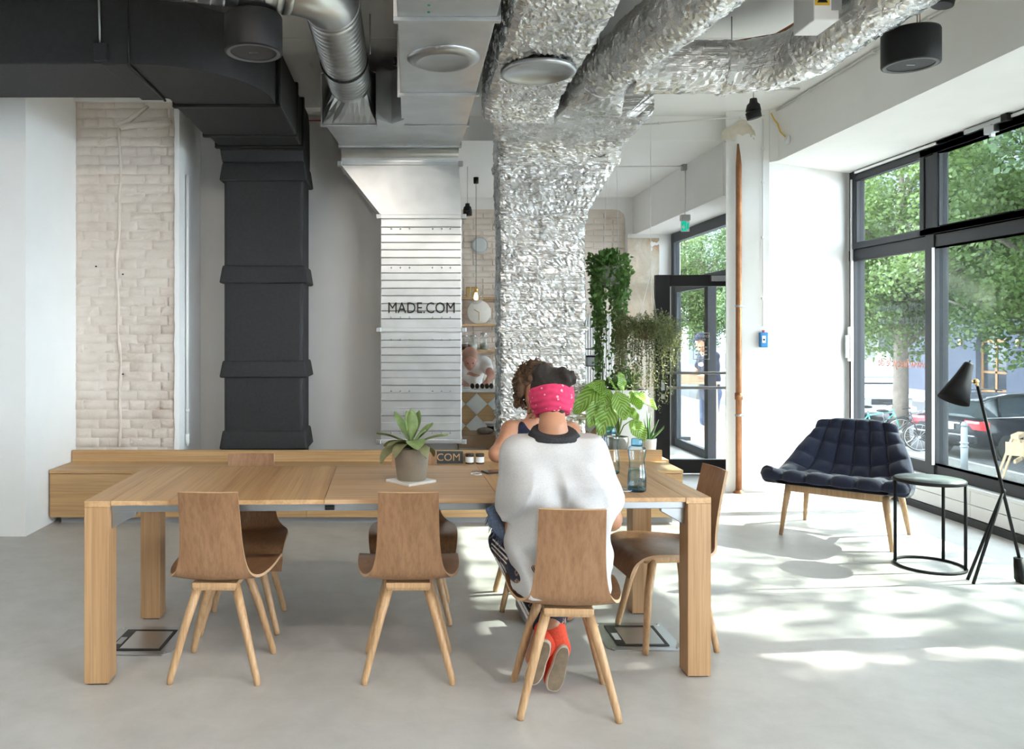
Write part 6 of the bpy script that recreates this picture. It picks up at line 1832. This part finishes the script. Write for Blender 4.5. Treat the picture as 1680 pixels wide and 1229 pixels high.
struct(bxo('terrace', paving('terrace_stone', (.19, .18, .165, 1), (.24, .23, .215, 1), 3, .2), 3.5, 6.2, 8.12, 14.5, -.55, -.30))
struct(bxo('step', paving('step_stone', (.19, .18, .165, 1), (.24, .23, .215, 1), 3, .2), 3.44, 3.95, 8.12, 10.45, -.30, -.05))
struct(bxo('terrace_wall', M['white'], 4.45, 6.2, 8.12, 14.5, GZ, -.55))
# ------------------------------------------------------------------ house across the street
hs = thing('house_front', 'blue-grey house front across the street with arched wooden doorway', 'building', (26.0, 30, GZ))
render_m = noisy('blue_render', (.075, .083, .12, 1), (.10, .108, .145, 1), 1.2, .9, bs=.2)
w = MB(); AY = 6.0   # arch centre along the front
w.box(0.4, 1.2, -20, 45, 0, 17).box(0, .4, -20, AY - .95, 0, 17).box(0, .4, AY + .95, 45, 0, 17).box(0, .4, AY - .95, AY + .95, 3.3, 17)
o = w.build('wall', render_m, hs)
pts = [(.95, 1.2), (.95, 3.4), (-.95, 3.4), (-.95, 1.2)]
arch = [(AY + .95, 3.35), (AY + .95, 2.35)] + [(AY + .95 * math.cos(PI*k/12), 2.35 + .95 * math.sin(PI*k/12)) for k in range(1, 12)] + [(AY - .95, 2.35), (AY - .95, 3.35)]
MB().prism(arch[::-1], 0, .4, frame_mat((0.4, 0, 0), (0, 1, 0), (0, 0, 1), (1, 0, 0)) @ Matrix.Translation((0, 0, -.4))).build('arch', render_m, hs)
dm = wood('door_oak', (.30, .14, .05, 1), (.36, .18, .07, 1), (.42, .22, .09, 1), 2, .6)
dgl = plain('dark_glass', (.03, .035, .045, 1), .1)
dr = MB()
for (a, b, c, d) in ((-.95, -.82, .0, 2.6), (.82, .95, 0, 2.6), (-.06, .06, 0, 2.6), (-.82, .82, 2.45, 2.6), (-.82, .82, 0, .35), (-.82, .82, 1.05, 1.15)): dr.box(.25, .33, AY + a, AY + b, c, d)
do = dr.build('door', dm, hs)
for a, b, c, d in ((-.82, -.06, .35, 1.05), (.06, .82, .35, 1.05), (-.82, -.06, 1.15, 2.45), (.06, .82, 1.15, 2.45)): bxo('pane', dgl, .28, .30, AY + a, AY + b, c, d, do)
bxo('transom_pane', dgl, .3, .33, AY - .93, AY + .93, 2.6, 3.3, hs)
trimm = plain('window_trim', (.25, .25, .25, 1), .8)
for k in range(-9, 12):
    if AY + k * 2.6 + .6 < -20: continue
    for fl in range(4):
        yc = AY + k * 2.6 + 1.3; zc = 1.3 + fl * 3.6
        if fl == 0 and k in (-1, 0): continue
        m = MB(); 
        for (a, b, c, d) in ((-.6, -.5, 0, 1.9), (.5, .6, 0, 1.9), (-.6, .6, 1.9, 2.02), (-.66, .66, -.1, 0), (-.03, .03, 0, 1.9)): m.box(-.06, .02, yc + a, yc + b, zc + c, zc + d)
        f = m.build('window', trimm, hs); bxo('pane', dgl, -.02, .0, yc - .5, yc + .5, zc, zc + 1.9, f)
for k, yy in enumerate((AY - 1.7, AY + 1.9)):
    bxo('door_lamp', M['brass'], -.12, 0, yy - .08, yy + .08, 2.3, 2.6, hs, bevel=.02)
# ------------------------------------------------------------------ street trees
bark = noisy('bark', (.085, .07, .055, 1), (.15, .125, .10, 1), 6, .95, bs=.8, bd=.03)
lm1 = leaf_mat('lime_leaf', (.060, .105, .024, 1), (.125, .185, .05, 1), .45, .5, 1.3)
lm2 = leaf_mat('maple_leaf', (.038, .075, .025, 1), (.085, .13, .045, 1), .4, .5, 1.3)
def crown_mesh(seed, N, R, H0, H1, size, clumps=70):
    g = np.random.default_rng(seed)
    # clump centres over an ellipsoidal shell
    d = g.normal(size=(clumps, 3)); d /= np.linalg.norm(d, axis=1)[:, None]
    rad = g.uniform(.45, .98, clumps)[:, None]
    C = d * rad * np.array([R, R, (H1 - H0) / 2]) + np.array([0, 0, (H0 + H1) / 2])
    i = g.integers(0, clumps, N); q = g.normal(size=(N, 3)); q /= np.linalg.norm(q, axis=1)[:, None]
    P = C[i] + q * (g.uniform(.2, 1, N)[:, None] ** .6) * np.array([.85, .85, .55])
    P[:, 2] -= .10 * np.linalg.norm(P[:, :2], axis=1)
    u = g.normal(size=(N, 3)); u[:, 2] = u[:, 2] * .6 - .35; u /= np.linalg.norm(u, axis=1)[:, None]
    n = g.normal(size=(N, 3)) * .8 + np.array([0, 0, 1.0]); v = np.cross(u, n); v /= np.maximum(1e-6, np.linalg.norm(v, axis=1))[:, None]
    s = (size * g.uniform(.6, 1.25, N))[:, None]
    A = P; B = P + u * s * .5 + v * s * .38; Cc = P + u * s; Dd = P + u * s * .5 - v * s * .38
    V = np.stack([A, B, Cc, Dd], 1).reshape(-1, 3)
    me = bpy.data.meshes.new('foliage')
    me.vertices.add(4 * N); me.vertices.foreach_set('co', V.astype(np.float32).ravel())
    me.loops.add(4 * N); me.loops.foreach_set('vertex_index', np.arange(4 * N, dtype=np.int32))
    me.polygons.add(N); me.polygons.foreach_set('loop_start', np.arange(0, 4 * N, 4, dtype=np.int32))
    try: me.polygons.foreach_set('loop_total', np.full(N, 4, np.int32))
    except Exception: pass
    me.update(calc_edges=True)
    return me
cA = crown_mesh(1, 62000, 3.3, 2.3, 10.2, .105, 110); cA.materials.append(lm1)
cB = crown_mesh(2, 58000, 3.1, 2.6, 10.0, .105, 100); cB.materials.append(lm2)
cT = crown_mesh(5, 70000, 4.0, 6.4, 13.6, .155, 150); cT.materials.append(lm2)  # high dense crown, shaped to block the sun but leave low sky open
cS = crown_mesh(3, 5000, 3.0, 3.5, 10.5, .14, 40); cS.materials.append(lm1)  # few leaves, so that dappled sun reaches the floor
def trunk_mesh():
    b = MB(); b.tube([(0, 0, -.05), (0, 0, .4), (.04, .02, 2.2), (.0, .05, 4.2), (.05, 0, 7.5)], [.24, .19, .17, .13, .05], 12)
    r = random.Random(4)
    for k in range(9):
        a = k * 2.4; z = 2.4 + k * .5; L = 2.4 - k * .12
        b.tube([(0, 0, z), (math.cos(a)*L*.5, math.sin(a)*L*.5, z + .8), (math.cos(a)*L, math.sin(a)*L, z + 1.3)], [.07, .05, .015], 7)
    m = b.mesh('trunk'); m.materials.append(bark); return m
tm = trunk_mesh()
tl = [(12.75, 20.9, cA, .3, 'street tree whose grey trunk stands behind the parked bicycles'),
      (13.2, 16.3, cA, 2.1, 'leafy street tree beyond the tall right window pane'),
      (13.0, 27.5, cB, 1.0, 'leafy street tree behind the white van'),
      (12.7, 35.0, cA, 4.0, 'leafy street tree seen through the glass entrance door'),
      (12.7, 43.0, cB, 5.0, 'farther leafy street tree seen over the entrance door'),
      (23.3, 19.5, cB, .5, 'tree on the opposite pavement right of the arched doorway'),
      (23.3, 26.5, cA, 3.5, 'tree on the opposite pavement left of the arched doorway'),
      (23.6, 44.0, cB, 2.5, 'tree on the opposite pavement beyond the arched doorway'),
      (13.0, 1.4, cT, 2.8, 'unseen street tree added to shade the near part of the windows'),  # this and the trees below are unseen
      (13.0, -5.6, cT, 1.4, 'unseen street tree added to block sun, furthest along the pavement behind the camera'),
      (12.8, 12.0, cB, 0.2, 'unseen tall street tree added just right of the picture edge to shade the window reveal'),
      (12.3, 6.2, cS, .9, 'unseen sparse street tree added to dapple the sun by the armchair')]
for i, (x, y, cm, rz, lab) in enumerate(tl):
    t = thing('street_tree', lab, 'tree', (x, y, GZ), rz, 'street trees outside the windows')
    if y == 12.0: t.scale = (1.2, 1.25, 1.32)  # enlarged so the crown keeps sun off the window reveal
    link('trunk', tm, t); o = link('foliage', cm, t); o['kind'] = 'stuff'
# ------------------------------------------------------------------ estate car
def car(label, loc, ang):
    c = thing('car', label, 'car', loc, ang)
    paint = plain('black_paint', (.012, .013, .018, 1), .12); paint.node_tree.nodes['Principled BSDF'].inputs['Specular IOR Level'].default_value = .25
    cg = plain('car_glass', (.03, .04, .045, 1), .05); rub = plain('tyre', (.012, .012, .012, 1), .8); silver = plain('rail_silver', (.6, .6, .62, 1), .25, 1)
    # stations along x (front +): x, half width, z bottom, z shoulder
    lower = [(-2.30, .70, .42, .80), (-2.26, .82, .32, .95), (-2.0, .89, .26, .99), (-1.3, .91, .24, .98), (0, .92, .22, .95), (1.2, .91, .24, .92), (1.9, .88, .26, .82), (2.2, .80, .30, .72), (2.30, .62, .38, .62)]
    secs = []
    for x, w, zb, zs in lower:
        secs.append([Vector((x, yy, zz)) for yy, zz in ((-w*.86, zb), (-w*.98, zb + .10), (-w, zb*.5 + zs*.5), (-w*.985, zs - .06), (-w*.90, zs), (0, zs + .025), (w*.90, zs), (w*.985, zs - .06), (w, zb*.5 + zs*.5), (w*.98, zb + .10), (w*.86, zb))])
    loft(MB(), [s[::-1] for s in secs], True).build('body', paint, c)
    green = [(-2.18, .70, .60, .99, 1.05), (-1.95, .80, .64, .98, 1.34), (-1.6, .82, .66, .97, 1.44), (-.5, .83, .67, .96, 1.47), (.3, .83, .66, .95, 1.44), (.9, .80, .60, .94, 1.20), (1.25, .76, .55, .93, .98)]
    s2 = []
    for x, wb_, wt_, zb, zt in green: s2.append([Vector((x, yy, zz)) for yy, zz in ((wb_, zb), (wt_, zt - .03), (wt_*.8, zt), (-wt_*.8, zt), (-wt_, zt - .03), (-wb_, zb))])
    loft(MB(), s2, False).build('windows', cg, c)
    loft(MB(), [[Vector((x, yy, zz + .012)) for yy, zz in ((wt_*1.02, zt - .05), (wt_*.8, zt), (0, zt + .015), (-wt_*.8, zt), (-wt_*1.02, zt - .05))] for x, wb_, wt_, zb, zt in green[1:5]], True, False).build('roof', paint, c)
    for q in (-1, 1):
        MB().tube([(-1.8, q*.66, 1.45), (-1.2, q*.68, 1.52), (.0, q*.68, 1.53), (.4, q*.66, 1.48)], .018, 8).build('roof_rail', silver, c)
        MB().tube([(-2.1, q*.87, 1.0), (0, q*.88, .985), (1.2, q*.84, .965)], .012, 6).build('window_trim', silver, c)
        for x in (-1.55, -.55): MB().tube([(x - .05, q*.83, .98), (x + .06, q*.69, 1.43)], .03, 6).build('pillar', paint, c)
        for x in (-1.42, 1.38):
            Mw = frame_mat((x, q*.80, .32), (1, 0, 0), (0, 0, 1), (0, -1, 0))
            wl = MB().lathe([(.20, -.11), (.32, -.10), (.325, -.06), (.325, .06), (.32, .10), (.20, .11)], 28, Mw).build('wheel', rub, c)
            MB().lathe([(.001, -.10), (.20, -.09), (.21, 0), (.20, .09), (.001, .10)], 20, Mw).build('rim', silver, wl)
            MB().lathe([(.37, -.06), (.37, .06)], 28, Mw, cap=True).build('wheel_arch', rub, wl)
        tl_ = MB()
        def lamp(u, v):
            a = u; x = -2.285 + .42 * max(0, a - .35) ** 1.2; y = q * (.50 + .42 * min(1, a / .5) - .0 * a)
            return Vector((x - .012 + .0*v, y + q*.01, .74 + .20 * v - .03 * u))
        tl_.grid(lamp, 10, 4); tl_.build('tail_light', bpy.data.materials.get('tail_red') or plain('tail_red', (.62, .02, .03, 1), .15), c)
        MB().box(-2.30, -2.12, min(q*.55, q*.86), max(q*.55, q*.86), .875, .915).build('reversing_strip', bpy.data.materials.get('tail_clear') or plain('tail_clear', (.7, .6, .6, 1), .15), c)
    bxo('number_plate', M['whiteplastic'], -2.335, -2.315, -.27, .27, .70, .82, c)
    me = text_mesh('B NV 9075', .118, frame_mat((-2.337, 0, .76), (0, -1, 0), (0, 0, 1), (-1, 0, 0)), .001); me.materials.append(M['black']); link('plate_lettering', me, c)
    bxo('plate_surround', silver, -2.33, -2.30, -.42, .42, .835, .865, c)
    lo_ = MB(); 
    R_ = frame_mat((-2.31, 0, .93), (0, -1, 0), (0, 0, 1), (-1, 0, 0))
    lo_.tube([R_ @ Vector((.05*math.cos(2*PI*k/20), .05*math.sin(2*PI*k/20), .02)) for k in range(21)], .006, 6)
    for k in range(3): a = PI/2 + k*2*PI/3; lo_.tube([R_ @ Vector((0, 0, .02)), R_ @ Vector((.05*math.cos(a), .05*math.sin(a), .02))], .005, 5)
    lo_.build('emblem', silver, c)
    bxo('bumper', paint, -2.36, -2.1, -.80, .80, .40, .60, c, bevel=.05, seg=3)
    bxo('bumper_strip', silver, -2.37, -2.34, -.80, .80, .58, .60, c)
    for q in (-1, 1):
        for x in (-.6, .45): MB().box(x, x + .16, min(q*.915, q*.94), max(q*.915, q*.94), .80, .825).build('door_handle', silver, c)
    return c
hdg = math.atan2(.28, .96)
corner = Vector((12.98, 18.3)); hv = Vector((.96, .28)); lv = Vector((-.28, .96))
cc = corner + hv * 2.3 + lv * .9
car('black estate car parked with its tail to the window', (cc.x, cc.y, GZ - .10), hdg)
# white van
def van(label, loc, ang):
    c = thing('van', label, 'van', loc, ang)
    wp_ = plain('van_white', (.26, .27, .28, 1), .25); cg = bpy.data.materials['car_glass']
    st = [(-2.6, .92, .35, 2.30), (-2.5, .98, .30, 2.42), (.6, .98, .30, 2.45), (1.1, .97, .30, 2.36), (1.75, .95, .30, 1.62), (1.95, .95, .30, 1.25), (2.45, .90, .32, 1.05), (2.6, .78, .40, .85)]
    loft(MB(), [[Vector((x, yy, zz)) for yy, zz in ((-w, zb), (-w, zb*.4 + zt*.6), (-w*.88, zt - .06), (-w*.75, zt), (w*.75, zt), (w*.88, zt - .06), (w, zb*.4 + zt*.6), (w, zb))][::-1] for x, w, zb, zt in st], False).build('body', wp_, c)
    P = [Vector((1.17, -.80, 2.22)), Vector((1.17, .80, 2.22)), Vector((1.82, .86, 1.45)), Vector((1.82, -.86, 1.45))]; n = Vector((.75, 0, .65)) * .03
    MB().add([p + n for p in P] + [p for p in P], [(0, 1, 2, 3)[::-1], (0, 1, 5, 4), (1, 2, 6, 5), (2, 3, 7, 6), (3, 0, 4, 7)]).build('windscreen', cg, c)
    for q in (-1, 1):
        MB().prism([(.35, 1.35), (1.55, 1.35), (1.0, 2.05), (.35, 2.05)], -.01, .01, frame_mat((0, q*.985, 0), (1, 0, 0), (0, 0, 1), (0, -1, 0))).build('side_window', cg, c)
        for x in (-1.6, 1.6):
            Mw = frame_mat((x, q*.86, .34), (1, 0, 0), (0, 0, 1), (0, -1, 0))
            wl = MB().lathe([(.2, -.13), (.33, -.12), (.34, 0), (.33, .12), (.2, .13)], 24, Mw).build('wheel', bpy.data.materials['tyre'], c)
            MB().lathe([(.001, -.12), (.2, -.11), (.2, .11), (.001, .12)], 16, Mw).build('hub', M['alu'], wl)
        MB().box(2.42, 2.60, min(q*.5, q*.82), max(q*.5, q*.82), .80, .98).build('headlight', M['chrome'], c, bevel=.03)
        MB().box(1.45, 1.55, min(q*1.0, q*1.22), max(q*1.0, q*1.22), 1.4, 1.75).build('mirror', M['black'], c, bevel=.03)
    bxo('grille', M['black'], 2.52, 2.62, -.5, .5, .62, .80, c); bxo('bumper', M['offgrey'], 2.4, 2.68, -.92, .92, .34, .56, c, bevel=.05)
    bxo('bonnet_line', M['black'], 1.9, 1.96, -.85, .85, 1.26, 1.30, c)
    return c
van('white van parked along the street behind the tree trunk', (15.75, 28.9, GZ - .10), math.radians(-93))
# bicycles
def bike(label, loc, ang, colr):
    b = thing('bicycle', label, 'bicycle', loc, ang, 'bicycles parked on the pavement')
    fm = plain('bike_%s' % label[:6], colr, .3)
    rub = bpy.data.materials['tyre']
    for k, x in enumerate((-.52, .52)):
        R_ = frame_mat((x, 0, .34), (1, 0, 0), (0, 0, 1), (0, -1, 0))
        pts = [R_ @ Vector((.33*math.cos(2*PI*i/32), .33*math.sin(2*PI*i/32), 0)) for i in range(33)]
        w = MB().tube(pts, .017, 7, False).build('wheel', rub, b)
        pts = [R_ @ Vector((.307*math.cos(2*PI*i/32), .307*math.sin(2*PI*i/32), 0)) for i in range(33)]
        MB().tube(pts, .009, 6, False).build('rim', M['alu'], w)
        sp = MB()
        for i in range(14): a = 2*PI*i/14; sp.tube([R_ @ Vector((0, 0, .02 if i % 2 else -.02)), R_ @ Vector((.305*math.cos(a), .305*math.sin(a), 0))], .0022, 4, False)
        o = sp.build('spokes', M['alu'], w); o['kind'] = 'stuff'
        MB().lathe([(.03, -.04), (.03, .04)], 10, R_).build('hub', M['alu'], w)
        pts = [R_ @ Vector((.37*math.cos(a), .37*math.sin(a), 0)) for a in [math.radians(30 + i*11) for i in range(13)]]
        MB().tube(pts, .014, 6).build('mudguard', M['black'], b)
    f = MB()
    for p, q in (((-.10, 0, .30), (-.22, 0, .80)), ((-.10, 0, .30), (.36, 0, .78)), ((-.20, 0, .72), (.34, 0, .86)), ((-.52, 0, .34), (-.10, 0, .30)), ((-.52, 0, .34), (-.20, 0, .74)), ((.33, 0, .92), (.52, 0, .34))): f.tube([p, q], .017, 8)
    f.build('frame', fm, b)
    MB().tube([(.33, 0, .92), (.31, 0, 1.02)], .013, 8).build('stem', M['alu'], b)
    MB().tube([(.16, .28, 1.03), (.30, .2, 1.04), (.33, 0, 1.03), (.30, -.2, 1.04), (.16, -.28, 1.03)], .012, 8).build('handlebar', M['black'], b)
    MB().tube([(-.22, 0, .80), (-.24, 0, .92)], .013, 8).build('seat_post', M['alu'], b)
    MB().sphere((-.25, 0, .94), (.14, .08, .035), 14, 8).build('saddle', M['black'], b)
    R_ = frame_mat((-.10, 0, .30), (1, 0, 0), (0, 0, 1), (0, -1, 0)); MB().lathe([(.09, -.03), (.09, -.02)], 20, R_).build('chainring', M['alu'], b)
    MB().tube([(-.10, .08, .30), (-.02, .10, .15)], .01, 6).tube([(-.10, .08, .30), (-.10, -.08, .30)], .012, 6).tube([(-.10, -.08, .30), (-.18, -.10, .45)], .01, 6).build('crank', M['alu'], b)
    MB().tube([(-.45, .05, .34), (-.42, .16, .0)], .008, 6).build('kickstand', M['alu'], b)
q = flr(1484, 738, GZ); bike('black bicycle parked on the pavement by the tree trunk', (q.x - .25, q.y, GZ), math.radians(-30), (.015, .015, .018, 1))
q = flr(1440, 728, GZ); bike('turquoise bicycle parked on the pavement left of the trunk', (q.x, q.y, GZ), math.radians(-22), (.05, .30, .26, 1))
# bollard
q = flr(1582, 776, GZ)
bo = thing('bollard', 'grey metal bollard on the pavement behind the black car', 'bollard', (q.x, q.y, GZ))
bm = plain('galv_grey', (.22, .24, .26, 1), .5, .2)
MB().lathe([(.065, 0), (.065, .50), (.060, .52), (.060, .90), (.045, .95)], 20).build('post', bm, bo)
for z in (.52, .60): MB().lathe([(.078, z), (.082, z + .015), (.078, z + .03)], 20).build('ring', bm, bo)
MB().lathe([(.05, .94), (.062, .97), (.055, 1.01), (.03, 1.04), (.001, 1.05)], 20).build('cap', bm, bo)
# wooden trestle
q = flr(1662, 792, GZ)
tr = thing('trestle', 'pale wooden trestle standing outside the right window', 'trestle', (q.x + .1, q.y, GZ), math.radians(44))
pn = wood('trestle_pine', (.36, .25, .15, 1), (.40, .29, .18, 1), (.43, .32, .21, 1), 2, .8)
bxo('top_rail', pn, -.36, .36, -.06, .06, .86, .94, tr, bevel=.004)
for sx in (-1, 1):
    for sy in (-1, 1):
        s = [recth(sx*.30 - .045, sx*.30 + .045, sy*.30 - .02, sy*.30 + .02, 0), recth(sx*.30 - .045, sx*.30 + .045, sy*.05 - .02, sy*.05 + .02, .86)]
        loft(MB(), s).build('leg', pn, tr, bevel=.003)
    bxo('gusset', pn, sx*.30 - .05 - .012, sx*.30 - .05 + .004, -.14, .14, .55, .80, tr)
bxo('brace', pn, -.34, .34, -.02, .02, .40, .47, tr)
# traffic sign seen from behind
q = at(1416, 566, 22)
ts = thing('street_sign', 'grey back of a rectangular street sign beyond the left pane', 'sign', (q.x, q.y, GZ))
MB().tube([(0, 0, 0), (0, 0, q.z - GZ + .5)], .03, 10).build('pole', M['alu'], ts)
bxo('panel', plain('sign_back', (.45, .46, .46, 1), .5), -.32, .32, -.02, .02, q.z - GZ - .35, q.z - GZ + .35, ts, bevel=.01)
# table and tray outside the door
q = at(1130, 622, 10.9)
ht = thing('outdoor_table', 'wooden high table with tray outside the glass door', 'table', (q.x + .05, 10.95, -.30))
bxo('top', pn, -.48, .34, -.25, .25, 1.06, 1.09, ht, bevel=.004)
for x in (-.38, .26):
    for y in (-.19, .19): MB().tube([(x * 1.15, y, 0), (x, y, 1.06)], .022, 8).build('leg', pn, ht)
tr2 = thing('wooden_tray', 'pale wooden tray on the high table outside the door', 'tray', (q.x - .02, 10.90, .79))
bxo('base', pn, -.30, .24, -.16, .16, 0, .012, tr2)
for (a, b, c, d) in ((-.30, .24, -.16, -.145), (-.30, .24, .145, .16), (-.30, -.285, -.145, .145), (.225, .24, -.145, .145)): bxo('side', pn, a, b, c, d, .012, .085, tr2)
# red and white striped barrier
q = at(1108, 655, 13.2)
ba = thing('striped_barrier', 'narrow red and white striped warning board outside the door', 'barrier', (q.x, 13.2, -.30))
for k in range(6):
    bxo('stripe', bpy.data.materials['tail_red'] if k % 2 == 0 else M['whiteplastic'], -.07, .07, -.012, .012, .35 + k*.13, .35 + (k+1)*.13, ba)
bxo('post', M['alu'], -.02, .02, -.012, .03, 0, 1.15, ba); bxo('foot', M['black'], -.2, .2, -.15, .15, 0, .06, ba)
